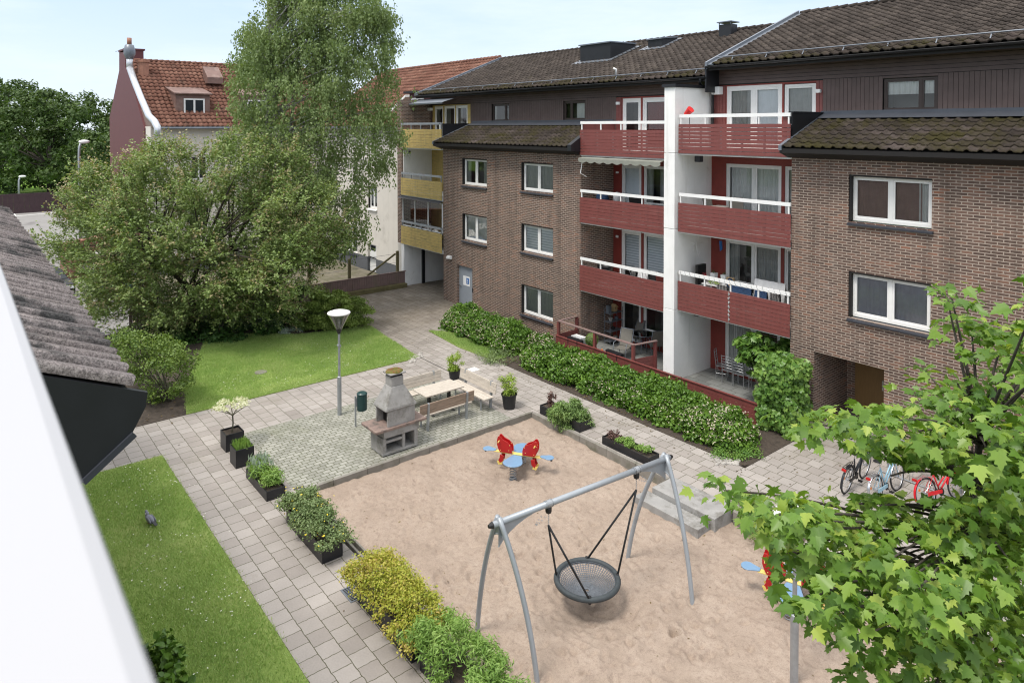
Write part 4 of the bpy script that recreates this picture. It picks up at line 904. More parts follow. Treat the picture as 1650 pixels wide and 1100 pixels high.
# own balcony parapet, right below the lens
p = at(270,1100,z=8.78); ye = p[1]
b = MB(); b.box(-3.2, 1.2, ye-.55, ye, 8.70, 8.78); pr = thing('balcony_parapet', (0,ye-.2,8.7), 'blurred white parapet close to the camera along the left edge', 'parapet')
b.build('parapet_cap', MT['parapet'], pr, bevel=.012)
b = MB(); b.box(-3.15, 1.2, ye-.5, ye-.07, 7.9, 8.70); b.build('parapet_panel', MT['parapet'], pr)
# ------------------------------------------------------------------ courtyard objects
def lamp_post(p, H=3.3):
    x, y, z0 = p
    t = thing('street_lamp', p); b = MB(); b.lathe(p, [(.066,0),(.066,1.15),(.058,1.2),(.038,1.22),(.036,H-.75)], 14); b.tube([(x-.05,y,z0+H-1.12),(x+.05,y,z0+H-1.12)], .05, 8); b.build('pole', MT['galv'], t, smooth=False)
    b = MB(); b.lathe(p, [(.045,H-.75),(.07,H-.68),(.10,H-.6)], 16); b.build('lamp_neck', MT['plastic_k'], t)
    b = MB(); b.lathe(p, [(.09,H-.62),(.14,H-.5),(.30,H-.20),(.34,H-.12)], 28, False, False); b.build('clear_shade', MT['shade'], t, smooth=True)
    b = MB(); b.lathe(p, [(.05,H-.6),(.06,H-.35),(.03,H-.3)], 10); b.build('bulb_housing', MT['chrome'], t)
    b = MB(); b.lathe(p, [(.33,H-.13),(.355,H-.11),(.35,H-.08),(.22,H-.035),(.0,H-.01)], 30, False, True); b.build('top_disc', MT['white'], t, smooth=True); return t
MT['shade'] = glass_mat('lamp_shade_plastic', (.55,.57,.6), 1.3)
tag(lamp_post((-20.1,9.34,0)), 'grey lamp post with funnel lamp and white disc top on the patio', 'street lamp')
tag(lamp_post((-5.85,10.75,-.28), 2.95), 'grey pole of the lamp post rising behind the maple leaves at the sandpit', 'street lamp')
# bin
p = at(573,687,z=0); t = thing('litter_bin', p, 'dark green round litter bin hung on a short grey post', 'litter bin')
b = MB(); b.box(p[0]-.02,p[0]+.02,p[1]-.02,p[1]+.02,0,.92); b.build('post', MT['galv'], t)
b = MB(); b.lathe((p[0]+.03,p[1]+.20,0), [(.135,.46),(.15,.48),(.152,.93),(.145,.95)], 20); b.build('bin_body', MT['binwood'], t, smooth=False)
b = MB(); b.lathe((p[0]+.03,p[1]+.20,0), [(.158,.945),(.158,.965),(.12,1.0),(0,1.01)], 20); b.build('lid', MT['binwood'], t); b = MB(); b.box(p[0]-.01,p[0]+.02,p[1]+.02,p[1]+.09,.6,.85); b.build('bracket', MT['galv'], t)
# masonry grill
GX0, GX1, GY0, GY1 = -17.42, -16.72, 9.02, 10.12
t = thing('masonry_grill', (-17.07,9.57,0), 'weathered grey concrete outdoor grill with tapered hood and mossy chimney cap', 'grill')
b = MB(); b.box(GX0,GX1,GY0,GY1,.03,.10)
b.box(GX0,GX1,GY0,GY0+.11,.10,.50); b.box(GX0,GX1,GY1-.11,GY1,.10,.50); b.box(GX0,GX1-.02,GY0+.62,GY0+.71,.10,.50)
b.box(GX0,GX0+.06,GY0+.11,GY1-.11,.10,.50); b.box(GX0+.06,GX1-.03,GY0+.11,GY0+.62,.34,.41)
b.build('base', MT['concrete'], t, bevel=.008)
b = MB(); b.box(GX0+.03,GX1-.03,GY0+.03,GY1-.03,-.01,.03); b.build('base_gap', MT['hole'], t)
b = MB(); b.box(GX0-.02,GX1+.015,GY0+.03,GY1+.03,.502,.70); b.build('lintel', MT['concrete'], t, bevel=.01)
b = MB(); b.box(GX0-.10,GX1+.06,GY0-.24,GY1+.26,.702,.775); b.build('shelf', MT['counter'], t, bevel=.012)
x0,x1,y0,y1 = GX0+.06,GX1-.0,GY0+.13,GY1-.09
b = MB(); b.box(x0,x0+.07,y0,y1,.777,1.22); b.box(x0+.07,x1,y1-.06,y1,.777,1.22); b.box(x1-.07,x1,y0+.03,y1-.06,.777,1.22); b.box(x0+.07,x1-.07,y0+.25,y0+.30,.777,1.22)
b.build('fire_box', MT['concrete'], t, bevel=.008)
b = MB(); b.box(x0+.09,x1-.1,y0+.19,y0+.245,.79,1.2); b.build('fire_opening', MT['hole'], t)
cx, cy = (GX0+GX1)/2+.02, (GY0+GY1)/2+.0
def frus(b, a, z0, c, z1):
    v = [(a[0],a[2],z0),(a[1],a[2],z0),(a[1],a[3],z0),(a[0],a[3],z0),(c[0],c[2],z1),(c[1],c[2],z1),(c[1],c[3],z1),(c[0],c[3],z1)]
    b.add(v, [(3,2,1,0),(4,5,6,7),(0,1,5,4),(1,2,6,5),(2,3,7,6),(3,0,4,7)])
b = MB(); frus(b, (x0-.03,x1+.03,y0-.05,y1+.04), 1.222, (x0-.03,x1+.03,y0-.05,y1+.04), 1.27); frus(b, (x0-.03,x1+.03,y0-.05,y1+.04), 1.272, (cx-.19,cx+.19,cy-.20,cy+.20), 1.80); b.build('hood', MT['concrete'], t, bevel=.012)
b = MB(); frus(b, (cx-.17,cx+.17,cy-.19,cy+.19), 1.802, (cx-.17,cx+.17,cy-.19,cy+.19), 2.06)
for dx in (-.15,.11): 
    for dy in (-.17,.13): b.box(cx+dx,cx+dx+.04,cy+dy,cy+dy+.04,2.062,2.12)
b.build('chimney', MT['concrete'], t, bevel=.008)
b = MB(); b.box(cx-.15,cx+.15,cy-.17,cy+.17,2.061,2.118); b.build('flue_opening', MT['hole'], t)
b = MB(); b.box(cx-.22,cx+.22,cy-.25,cy+.25,2.12,2.17); b.build('cap', MT['concrete'], t, bevel=.02)
b = MB(); b.ell((cx,cy,2.165), (.23,.26,.065), 16, 8, lambda q: (q[0],q[1],q[2]+rnd.uniform(-.012,.012))); b.build('moss_cushion', MT['moss'], t)
# table
t = thing('picnic_table', (-18.4,11.87,0), 'weathered pale wooden table on a black steel frame between the three benches', 'table')
b = MB(); 
for i in range(6): b.box(-18.80+i*.134,-18.80+i*.134+.128,11.2,12.62,.70,.74)
b.build('table_top', MT['oldwood'], t, bevel=.004)
for y in (11.55,12.3):
    b = MB(); b.box(-18.45,-18.36,y-.04,y+.04,0,.66); b.bar((-18.75,y,.68),(-18.06,y,.68),.06,.04); b.bar((-18.7,y,.01),(-18.1,y,.01),.06,.03); b.build('leg', MT['plastic_k'], t)
def bench(loc, rot, L, label, grp='benches round the wooden table', back='oldwood'):
    """local: length along y, sitter faces +x"""
    t = thing('park_bench', (0,0,0)); 
    b = MB()
    for i in range(3): b.box(.02+i*.135,.02+i*.135+.128,-L/2,L/2,.40,.44)
    b.build('seat', MT['oldwood'], t, bevel=.004)
    b = MB(); v = npv([-.10,0,1]); 
    for i in range(3):
        p0 = npv([-.03-.012*i*1.1,0,.50+i*.112]); b.prism([(p0[0],-L/2,p0[2]),(p0[0]-.03,-L/2,p0[2]),(p0[0]-.044,-L/2,p0[2]+.106),(p0[0]-.014,-L/2,p0[2]+.106)], (0,L,0))
    b.build('backrest', MT[back], t, bevel=.004)
    for y in (-L/2+.28, L/2-.28):
        b = MB(); b.bar((-.045,y,0),(-.105,y,.84),.05,.08,(1,0,0)); b.bar((-.05,y,.38),(.36,y,.385),.05,.03); b.bar((.33,y,0),(.33,y,.37),.04,.04,(1,0,0)); b.build('leg', MT['galv'], t)
    t.location = loc; t.rotation_euler.z = rot; return tag(t, label, 'bench', grp)
bench((-17.42,11.55,0), math.pi, 1.95, 'near weathered bench beside the grill, seen from behind its brown backrest', back='woodback')
bench((-19.45,11.75,0), 0, 1.95, 'far weathered bench on the lawn side of the wooden table')
bench((-18.30,13.30,0), -math.pi/2, 1.98, 'weathered bench across the end of the table between the two round pots')
# drain, manhole
t = thing('drain_grate', at(565,953,z=0)); tag(t, 'square iron drain grate in the left path near the golden shrubs', 'drain grate')
x0, y0 = -12.42, 5.76; b = MB(); b.box(x0,x0+.46,y0,y0+.03,-.02,.012); b.box(x0,x0+.46,y0+.27,y0+.30,-.02,.012); b.box(x0,x0+.03,y0+.03,y0+.27,-.02,.012); b.box(x0+.43,x0+.46,y0+.03,y0+.27,-.02,.012)
for i in range(9): b.box(x0+.05+i*.041,x0+.05+i*.041+.018,y0+.03,y0+.27,-.01,.009)
b.build('iron_bars', MT['zinc'], t); b = MB(); b.box(x0+.03,x0+.43,y0+.03,y0+.27,-.03,.003); b.build('dark_shaft', MT['hole'], t)
p = at(420,600,z=.03); b = MB(); b.lathe((p[0],p[1],.02), [(.22,0),(.22,.035),(.19,.045)], 16); tag(b.build('well_cover', MT['kerb'], at=p), 'small pale round cover in the middle of the upper lawn', 'cover')
p = at(763,595,z=0); b = MB(); b.box(p[0]-.17,p[0]+.17,p[1]-.17,p[1]+.17,-.01,.008); tag(b.build('pale_paving_slab', MT['wrender'], at=p), 'single whitish slab in the paving behind the end bench', 'slab')

# ------------------------------------------------------------------ nest swing
SB = [at(803,842,z=2.2), at(1072,739,z=2.2)]; p0, p1 = SB; d = (p1-p0)/np.linalg.norm(p1-p0); L_ = np.linalg.norm(p1-p0); nrm = npv([d[1],-d[0],0])
sw = thing('nest_swing', ((p0+p1)/2*[1,1,0]), 'grey steel swing frame with arched legs and a round black rope basket seat', 'swing')
b = MB(); b.tube([p0-d*.12, p1+d*.12], .055, 16); b.build('top_beam', MT['gpaint'], sw, smooth=True)
b = MB(); b.tube([p0-d*.20,p0-d*.12], [.03,.06], 12); b.build('end_cap', MT['plastic_k'], sw); b = MB(); b.tube([p1+d*.12,p1+d*.20], [.06,.03], 12); b.build('end_cap', MT['plastic_k'], sw)
feet = [(at(768,1010,z=-.25), p0, 0), (at(868,1099,z=-.25), p0, 1), (at(1010,895,z=-.25), p1, 0), (at(1117,970,z=-.25), p1, 1)]
for ft, tp, k in feet:
    s = 1 if k else -1; top = tp+nrm*s*.02+npv([0,0,.10]); mid = (ft+top)/2+(ft-tp)*[1,1,0]*.30
    pts = []
    for i in range(15):
        u = i/14; pts.append((1-u)**2*top+2*u*(1-u)*(mid)+u*u*(ft+npv([0,0,-.25])))
    b = MB(); b.tube(pts, .045, 14); b.build('leg', MT['gpaint'], sw, smooth=True)
for tp, sg in ((p0,1),(p1,-1)):
    b = MB(); c = tp+d*sg*.03
    def legpt(ft, u):
        s = 1; top = tp+npv([0,0,.10]); mid = (ft+top)/2+(ft-tp)*[1,1,0]*.30; return (1-u)**2*top+2*u*(1-u)*mid+u*u*ft
    fa = [f for f in feet if f[1] is tp]
    a = legpt(fa[0][0], .17); c2 = legpt(fa[1][0], .17); tri = [tp+npv([0,0,.02]), a]+[a+(c2-a)*u+npv([0,0,.10*math.sin(u*math.pi)]) for u in (.25,.5,.75)]+[c2]
    b.prism(tri, d*.012); b.tube([a]+[a+(c2-a)*u+npv([0,0,.10*math.sin(u*math.pi)]) for u in (.25,.5,.75)]+[c2], .014, 8)
    g1 = tp+d*sg*.75-npv([0,0,.05]); g0 = tp-npv([0,0,.42]); arc = [g0]+[g0*(1-u)**2+2*u*(1-u)*(tp+d*sg*.22-npv([0,0,.13]))+g1*u*u for u in (.2,.4,.6,.8)]+[g1]
    b.prism([tp-npv([0,0,.03])]+arc, nrm*.012); b.tube(arc, .014, 8)
    b.build('gusset', MT['gpaint'], sw)
sc_ = npv([-9.46,9.54,.17]); RR = .60; ring = []
hang = [p0+d*(L_*.265), p0+d*(L_*.80)]
b = MB(); ring = [sc_+npv([RR*math.cos(a), RR*math.sin(a), 0]) for a in np.linspace(0, 2*math.pi, 48, endpoint=False)]
b.tube(ring, .055, 10, closed=True); b.build('seat_ring', MT['ringfoam'], sw, smooth=True)
b = MB()
nr = 60
prof = lambda u: -.24*(1-u**1.6)
for i in range(nr):
    a = 2*math.pi*i/nr; b.tube([sc_+npv([RR*u*math.cos(a), RR*u*math.sin(a), prof(u)]) for u in (.08,.3,.5,.7,.85,.93)], .0085, 4, False)
for u in np.linspace(.12, .9, 15):
    b.tube([sc_+npv([RR*u*math.cos(a), RR*u*math.sin(a), prof(u)+.004]) for a in np.linspace(0, 2*math.pi, 40, endpoint=False)], .0075, 4, closed=True)
b.tube([sc_+npv([.05*math.cos(a), .05*math.sin(a), prof(.08)+.01]) for a in np.linspace(0, 2*math.pi, 16, endpoint=False)], .014, 6, closed=True)
b.tube([sc_+npv([RR*.92*math.cos(a), RR*.92*math.sin(a), -.005]) for a in np.linspace(0, 2*math.pi, 48, endpoint=False)], .012, 5, closed=True)
b.build('seat_net', MT['rope2'], sw)
atts = [at(887,928,z=.15), at(950,966,z=.15), at(945,895,z=.15), at(1006,930,z=.15)]
rp = [sc_+(v-sc_)*[1,1,0]/np.linalg.norm((v-sc_)[:2])*RR for v in atts]
for hg, (i, j) in ((hang[0], (0,1)), (hang[1], (2,3))):
    hk = hg-npv([0,0,.40])
    for q in (i, j):
        b = MB(); b.tube([hk, rp[q]], .02, 8); b.tube([rp[q]+npv([0,0,.07]), rp[q]+npv([0,0,-.07])], .03, 8); b.build('hanging_rope', MT['rope'], sw, smooth=True)
    b = MB(); b.tube([hg+d*.05, hg-d*.05], .066, 14, False)
    for s in (-.07,.07): b.tube([hg+d*s+npv([.062*math.cos(a)*d[1], -.062*math.cos(a)*d[0], .062*math.sin(a)]) for a in np.linspace(0, 2*math.pi, 16, endpoint=False)], .008, 5, closed=True)
    b.build('beam_clamp', MT['galv'], sw)
    b = MB(); b.lathe(hg-npv([0,0,.16]), [(.05,0),(.06,.03),(.06,.09),(.04,.11)], 12); b.build('swivel', MT['plastic_k'], sw)
    b = MB(); lk = 6
    for i in range(lk):
        z = hg[2]-.17-i*.038; u = npv([1,0,0]) if i % 2 else npv([0,1,0])
        b.tube([npv([hg[0],hg[1],z])+u*.013*math.cos(a)+npv([0,0,.024*math.sin(a)]) for a in np.linspace(0, 2*math.pi, 10, endpoint=False)], .004, 4, closed=True)
    e = hg-d*.28*(1 if hg is hang[0] else -1)
    for i in range(10):
        u = i/9; c = hg-npv([0,0,.18])+(npv([0,0,-.12])*math.sin(u*math.pi))+(e-hg)*(math.sin(u*math.pi*.8)); w = npv([0,0,1]) if i % 2 else d
        b.tube([c+w*.012*math.cos(a)+nrm*.018*math.sin(a) for a in np.linspace(0, 2*math.pi, 8, endpoint=False)], .0035, 4, closed=True)
    b.build('chain', MT['galv'], sw)

# ------------------------------------------------------------------ four seat spring rocker
def spring(b, c, r, z0, z1, n=6):
    b.tube([(c[0]+r*math.cos(t*2*math.pi*n), c[1]+r*math.sin(t*2*math.pi*n), z0+(z1-z0)*t) for t in np.linspace(0, 1, n*14)], .011, 6)
def disc_board(b, pts, z, th=.022): b.prism([(p[0], p[1], z) for p in pts], (0,0,th))
def rocker():
    """local: narrow bar along x, broad platform along y"""
    t = thing('spring_rocker', (0,0,0)); z = .46
    pl = []
    for s in (1, -1):
        for a in np.linspace(-75, 75, 9): pl.append((s*.24*math.sin(R_(a)) if False else s*-.26*math.sin(R_(a))*1.0, s*(.42+.26*math.cos(R_(a)))))
        pl.append((s*-.14, s*.12) if s == 1 else (s*-.14, s*.12))
    # broad platform, waisted in the middle
    pl = [(.10,.0)]+[(.26*math.sin(R_(a)), .46+.24*math.cos(R_(a))) for a in range(110, -111, -20)]+[(-.10,0)]+[(-.26*math.sin(R_(a)), -.46-.24*math.cos(R_(a))) for a in range(110, -111, -20)]
    b = MB(); disc_board(b, pl, z-.03); b.build('platform', MT['playblue'], t, bevel=.005)
    b = MB(); b.box(-.66,.66,-.055,.055,z-.005,z+.02); b.build('cross_bar', MT['playyel'], t, bevel=.004)
    for s in (1,-1):
        b = MB(); disc_board(b, [(s*.62,-.045),(s*.62,.045)][::s]+[(s*(.86+.13*math.cos(R_(a))), .13*math.sin(R_(a))*1) for a in (range(130,-131,-20) if s == 1 else range(-130,131,20))], z+.021); b.build('seat', MT['playblue'], t, bevel=.005)
        b = MB(); b.lathe((s*.92,0,z-.045), [(.03,0),(.035,.06)], 8); b.build('buffer', MT['plastic_k'], t)
    for s in (1,-1):
        pts = []   # red side board with animal-like curved outline, x = distance
        out = [(.10,.03),(.10,.15),(.13,.24),(.22,.32),(.34,.37),(.42,.45),(.47,.44),(.50,.34),(.50,.22),(.47,.12),(.42,.03)]
        low = [(.42,-.0),(.43,-.10),(.48,-.20),(.42,-.24),(.34,-.17),(.32,-.03)]
        for yy in (.062,-.086):
            b = MB(); b.prism([(s*x*1.06+s*.04, yy, z+h) for x, h in out], (0,.024,0)); o = b.build('side_board', MT['playred'], t, bevel=.004)
            b = MB()
            for x, h in ((.18,.10),(.16,.24),(.46,.30),(.40,.08)): b.lathe((0,0,0), [(.0,0)], 3) if False else b.ell((s*x*1.06+s*.04, yy+.012, z+h), (.014,.022,.014), 8, 5)
            b.build('bolt', MT['playyel'], o)
            b = MB(); b.prism([(s*x*1.06+s*.04, yy, z+h-.035) for x, h in low], (0,.024,0)); o = b.build('leg_board', MT['playred'], t, bevel=.004)
            b = MB(); b.prism([(s*x*1.06+s*.04, yy-.003, z+h-.035) for x, h in ((.50,-.20),(.45,-.17),(.42,-.24),(.38,-.20),(.36,-.26),(.46,-.28))], (0,.03,0)); b.build('foot_mark', MT['playyel'], o)
        b = MB(); b.tube([(s*.50,-.2,z+.33),(s*.50,.2,z+.33)], .014, 8); b.build('hand_grip', MT['playyel'], t)
    for s in (1,-1):
        b = MB(); spring(b, (0, s*.44), .085, .0, z-.05); b.build('spring', MT['galv'], t, smooth=True)
        b = MB(); b.lathe((0,s*.44,0), [(.1,-.02),(.1,.01)], 14); b.box(-.10,.10,s*.44-.10,s*.44+.10,z-.055,z-.031); b.build('spring_plate', MT['zinc'], t)
    return t
r1 = rocker(); r1.location = (-14.20,11.70,-.23); r1.rotation_euler = (0, 0, R_(33)); tag(r1, 'blue and red four seat spring rocker standing clear near the patio kerb', 'spring rocker', 'spring rockers in the sand')
r2 = copy_tree(r1); r2.location = (-6.85,12.55,-.25); r2.rotation_euler = (R_(2), 0, R_(20)); tag(r2, 'blue and red spring rocker half hidden behind maple leaves by the lamp pole')

# ------------------------------------------------------------------ fences
t = thing('low_board_fence', (-34.15,14,0), 'low purple brown board fence along the far end of the courtyard', 'fence')
b = MB(); boards_v(b, 6.0, 19.85, -34.10, -.02, .84, .14, .03, .012, axis='y'); b.build('boards', MT['fencew'], t)
b = MB(); b.box(-34.16,-34.06,6,19.9,.842,.875); b.build('top_rail', MT['fencew'], t)
b = MB(); b.box(-34.08,-33.75,14.3,19.8,-.03,.22); tag(b.build('timber_step', MT['greenwood'], at=(-34,17,0), bevel=.01), 'long algae stained timber ledge at the foot of the low fence', 'ledge')
t = thing('post_and_wire_fence', (-34.3,16,.0), 'mossy wooden posts with thin wire above the low board fence', 'fence')
for px, py0, py1 in ((640.5,424,466),(563,412,468),(498,420,475)):
    a = at(px, py1-25, x=-34.3); 
    b = MB(); b.box(-34.36,-34.24,a[1]-.07,a[1]+.07,-.8,2.0 if px > 600 else 1.9); b.build('post', MT['greenwood'], t)
a = at(636,413,x=-34.3); c = at(600,436,x=-34.3)
b = MB(); b.bar((-34.3,19.35,1.85),(-34.3,17.6,.85),.07,.09); b.build('brace', MT['greenwood'], t)
b = MB()
for z in (1.85,1.35): b.tube([(-34.3,12.0,z),(-34.3,15.8,z-.05),(-34.3,19.5,z)], .008, 5)
b.build('wire', MT['zinc'], t)
t = thing('park_fence', (-93.5,0,-.8), 'dark brown plank fence beyond the parking lot', 'fence')
b = MB(); pa = at(0,337,z=-.8); pb = at(84,333,z=-.8); x0 = pa[0]
b = MB(); y_ = -40
while y_ < 17: b.box(-96.0,-95.9,y_,y_+.492,-.8,1.35); y_ += .5
b.build('planks', MT['darkfence'], t); b = MB(); b.box(-96.05,-95.9,-40,17,1.35,1.42); b.box(-96.1,-96.0,-40,17,.3,.4); b.build('rails', MT['darkfence'], t)
# low brick wall with tile coping near the cars
t = thing('brick_garden_wall', (-58,8,-.8), 'low wall with terracotta coping and ivy at the parking lot edge', 'wall')
a = at(101,400,x=-52); c = at(160,392,x=-56)
b = MB(); b.bar((a[0],a[1],.3),(c[0],c[1]+1.5,.3),.4,2.2); b.build('wall', MT['oldbrick'], t); b = MB(); b.bar((a[0]-.2,a[1],1.5),(c[0],c[1]+1.6,1.5),.6,.16); b.build('coping', MT['terra'], t)
# far lamps and sign
def far_lamp(px, py0, py1, x, label, r=.09):
    a = at(px, py0, x=x); t = thing('parking_lamp', (a[0],a[1],-.8), label, 'street lamp', 'lamp posts at the parking lot'); b = MB()
    b.tube([(x,a[1],-.8),(x,a[1],a[2]-1.0),(x,a[1]+.03,a[2]-.4),(x,a[1]+.15,a[2])], [r*1.3,r,r,r*.8], 8); b.build('pole', MT['galv'], t, smooth=True)
    b = MB(); b.ell((x,a[1]+.35,a[2]+.02), (.25,.38,.15), 12, 7); b.build('lamp_head', MT['white'], t, smooth=True); return t
far_lamp(127, 229, 0, -62, 'tall curved grey lamp post with white head in front of the dark trees')
far_lamp(30, 285, 0, -99, 'short lamp post in the park behind the dark plank fence', .1)
a = at(129,318,x=-61.9); t = thing('parking_sign', (a[0]+.15,a[1],a[2]), 'small white parking notice on the tall lamp post', 'sign'); b = MB(); b.box(-61.86,-61.82,a[1]-.38,a[1]+.38,a[2]-.35,a[2]+.35); b.build('plate', MT['paper'], t); b = MB(); b.box(-61.815,-61.81,a[1]-.25,a[1]+.25,a[2]-.02,a[2]+.2); b.box(-61.815,-61.81,a[1]-.28,a[1]+.28,a[2]-.2,a[2]-.12); b.build('lettering', MT['zinc'], t)
# cars half hidden by the apple tree
def car(loc, rot, paint, label):
    t = thing('parked_car', (0,0,0)); b = MB()
    prof = [(-2.1,.25),(-2.15,.6),(-2.05,.9),(-1.5,.98),(1.0,.95),(1.9,.8),(2.15,.6),(2.15,.25)]
    b.prism([(x,-.85,z) for x, z in prof], (0,1.7,0)); b.build('body', MT[paint], t, bevel=.06)
    b = MB(); frus(b, (-1.75,1.0,-.8,.8), .96, (-1.25,.35,-.62,.62), 1.42); cb = b.build('cabin_glass', MT['carglass'], t, bevel=.05)
    b = MB(); b.box(-1.22,.32,-.6,.6,1.41,1.45); b.build('roof', MT[paint], t, bevel=.03)
    for x in (-1.35,1.35):
        for y in (-.8,.8):
            b = MB(); b.tube([(x,y-.1,.32),(x,y+.1,.32)], .32, 18); w_ = b.build('wheel', MT['rubber'], t); b = MB(); b.tube([(x,y-.11,.32),(x,y+.11,.32)], .19, 12); b.build('rim', MT['chrome'], w_)
    for y in (-.6,.6): b = MB(); b.box(2.08,2.17,y-.16,y+.16,.58,.72); b.build('headlight', MT['white'], t)
    t.location = loc; t.rotation_euler.z = rot; return tag(t, label, 'car', 'cars parked behind the apple tree')
a = at(195,472,z=-.8); car((a[0],a[1],-.8), R_(8), 'bluepaint', 'blue car glimpsed through the lower branches of the apple tree')
a = at(150,455,z=-.8); car((a[0]-2.5,a[1]+.6,-.8), R_(8), 'whitecar', 'white car glimpsed behind the blue one through the apple tree')
a = at(112,472,z=-.8); car((a[0]-.5,a[1]-1.0,-.8), R_(8), 'plastic_k', 'black car showing at the left edge of the apple tree')
# yard table behind the low fence
a = at(690,441,z=0)
a = at(578,437,x=-36); t = thing('yard_bench', (-36.5,a[1],-.8), 'dark slatted bench in the yard behind the low fence', 'bench'); b = MB()
for i in range(4): b.box(-36.8+i*.12,-36.71+i*.12,a[1]-.9,a[1]+.7,-.36,-.32)
b.build('seat', MT['plastic_k'], t)
for y in (-.8,.6): b = MB(); b.box(-36.78,-36.36,a[1]+y,a[1]+y+.05,-.8,-.36); b.build('leg', MT['plastic_k'], t)

# terrace fences
t = thing('terrace_board_wall', (-15,18.7,0), 'low dark red board wall running along both terraces above the hedge', 'fence')
b = MB(); boards_h(b, -20.30, -11.25, 18.72, .02, .66, 4, .03, .008); b.build('boards', MT['redt'] if 'redt' in MT else MT['red'], t)
b = MB(); b.box(-20.3,-11.25,18.66,18.74,.662,.685); b.build('top_rail', MT['red'], t)
t = thing('terrace_railing', (-18.2,18.8,0), 'open dark red railing of posts and a thin handrail round the left terrace', 'railing')
px_ = [-20.25,-18.25,-16.35]
for x in px_: b = MB(); b.box(x-.05,x+.05,18.74,18.84,.0,1.22); b.build('post', MT['red'], t)
for x, y in ((-20.25,19.80),(-16.15,19.75)): b = MB(); b.box(x-.05,x+.05,y-.05,y+.05,.0,1.22); b.build('post', MT['red'], t)
b = MB(); b.box(-20.28,-16.3,18.73,18.85,1.222,1.255); b.build('handrail', MT['oldred'] if 'oldred' in MT else MT['fencew'], t)
b = MB(); b.box(-20.30,-20.2,18.85,19.85,1.222,1.255); b.build('handrail', MT['fencew'], t); b = MB(); b.bar((-16.3,18.8,1.238),(-16.12,19.8,1.238),.1,.033); b.build('handrail', MT['fencew'], t)
b = MB(); boards_h(b, 18.86, 19.74, -20.22, .05, .72, 4, .03, .008, axis='y'); b.build('side_boards', MT['red'], t)
b = MB(); 
for i in range(4): b.bar((-16.32,18.86,.12+i*.17),(-16.16,19.7,.12+i*.17),.03,.16)
b.build('side_boards', MT['red'], t)
# wall lamp below balcony
# terrace furniture
def mesh_chair():
    t = thing('garden_chair', (0,0,0))
    b = MB(); b.box(-.24,.24,-.24,.24,.40,.42); b.build('seat', MT['chairmesh'], t)
    b = MB(); b.prism([(-.24,-.24,.44),(-.24,-.21,.44),(-.24,-.40,1.05),(-.24,-.43,1.05)], (.48,0,0)); b.build('backrest', MT['chairmesh'], t)
    for s in (-1,1):
        b = MB(); x = s*.27; b.tube([(x,.30,0),(x,.26,.38),(x,.22,.62),(x,.0,.65),(x,-.26,.60)], .014, 6); b.tube([(x,-.34,0),(x,-.22,.42),(x,-.42,1.06)], .014, 6); b.build('side_frame', MT['zinc'], t, smooth=True)
    b = MB(); b.tube([(-.27,-.42,1.06),(.27,-.42,1.06)], .014, 6); b.build('top_tube', MT['zinc'], t); return t
mc = mesh_chair()
G = 'grey mesh chairs on the left terrace'
for i, (px, py, rz, lb) in enumerate(((1003,577,195,'taupe mesh garden chair on the left terrace, nearest the shelf rack'), (1020,558,165,'taupe mesh garden chair on the left terrace, closest to the glass door'), (1056,572,60,'taupe mesh garden chair on the left terrace, next to the white pillar'))):
    o = mc if i == 0 else copy_tree(mc); p = at(px, py, z=.03); o.location = p; o.rotation_euler.z = R_(rz); tag(o, lb, 'chair', G)
p = at(1036,566,z=.03); t = thing('round_glass_table', p, 'round glass table among the mesh chairs on the left terrace', 'table')
b = MB(); b.lathe(p, [(.45,.70),(.46,.71),(.45,.72)], 26); b.build('table_top', MT['glass_c'], t); b = MB(); b.tube([p+npv([.46*math.cos(a),.46*math.sin(a),.71]) for a in np.linspace(0,2*math.pi,26,endpoint=False)], .013, 6, closed=True); b.build('rim', MT['zinc'], t)
for a in (.5,2.1,3.7,5.2): b = MB(); b.tube([p+npv([.36*math.cos(a),.36*math.sin(a),0]),p+npv([.2*math.cos(a),.2*math.sin(a),.70])], .014, 6); b.build('leg', MT['zinc'], t)
# shelf rack with birdhouse
p = at(968,548,z=.03); x, y = -19.75, 20.9; t = thing('plant_rack', (x,y,.03), 'narrow metal rack with dark shelves against the terrace brick wall', 'rack')
b = MB()
for dx in (0,.32):
    for dy in (0,.75): b.tube([(x+dx,y+dy,.03),(x+dx,y+dy,1.5)], .012, 6)
b.build('uprights', MT['zinc'], t)
for z in (.15,.55,.95,1.3): b = MB(); b.box(x-.01,x+.33,y-.01,y+.76,z,z+.02); b.build('shelf', MT['zinc'], t)
b = MB(); b.prism([(x+.05,y+.35,1.33),(x+.05,y+.55,1.33),(x+.05,y+.55,1.5),(x+.05,y+.45,1.6),(x+.05,y+.35,1.5)], (.16,0,0)); t2 = thing('birdhouse', (x+.1,y+.45,1.32), 'light wooden birdhouse on top of the plant rack', 'birdhouse'); b.build('house_body', MT['birdwood'], t2)
b = MB(); b.bar((x+.13,y+.45,1.625),(x+.13,y+.31,1.49),.22,.012); b.bar((x+.13,y+.45,1.625),(x+.13,y+.59,1.49),.22,.012); b.build('roof', MT['birdwood'], t2); b = MB(); b.tube([(x+.212,y+.45,1.46),(x+.216,y+.45,1.46)], .025, 10); b.build('entry_hole', MT['hole'], t2)
b = MB(); b.box(x+.06,x+.22,y+.02,y+.18,1.322,1.62); b.build('lantern_body', MT['zinc'], tag(thing('lantern', (x+.14,y+.1,1.32)), 'grey metal lantern beside the birdhouse on the rack', 'lantern'))
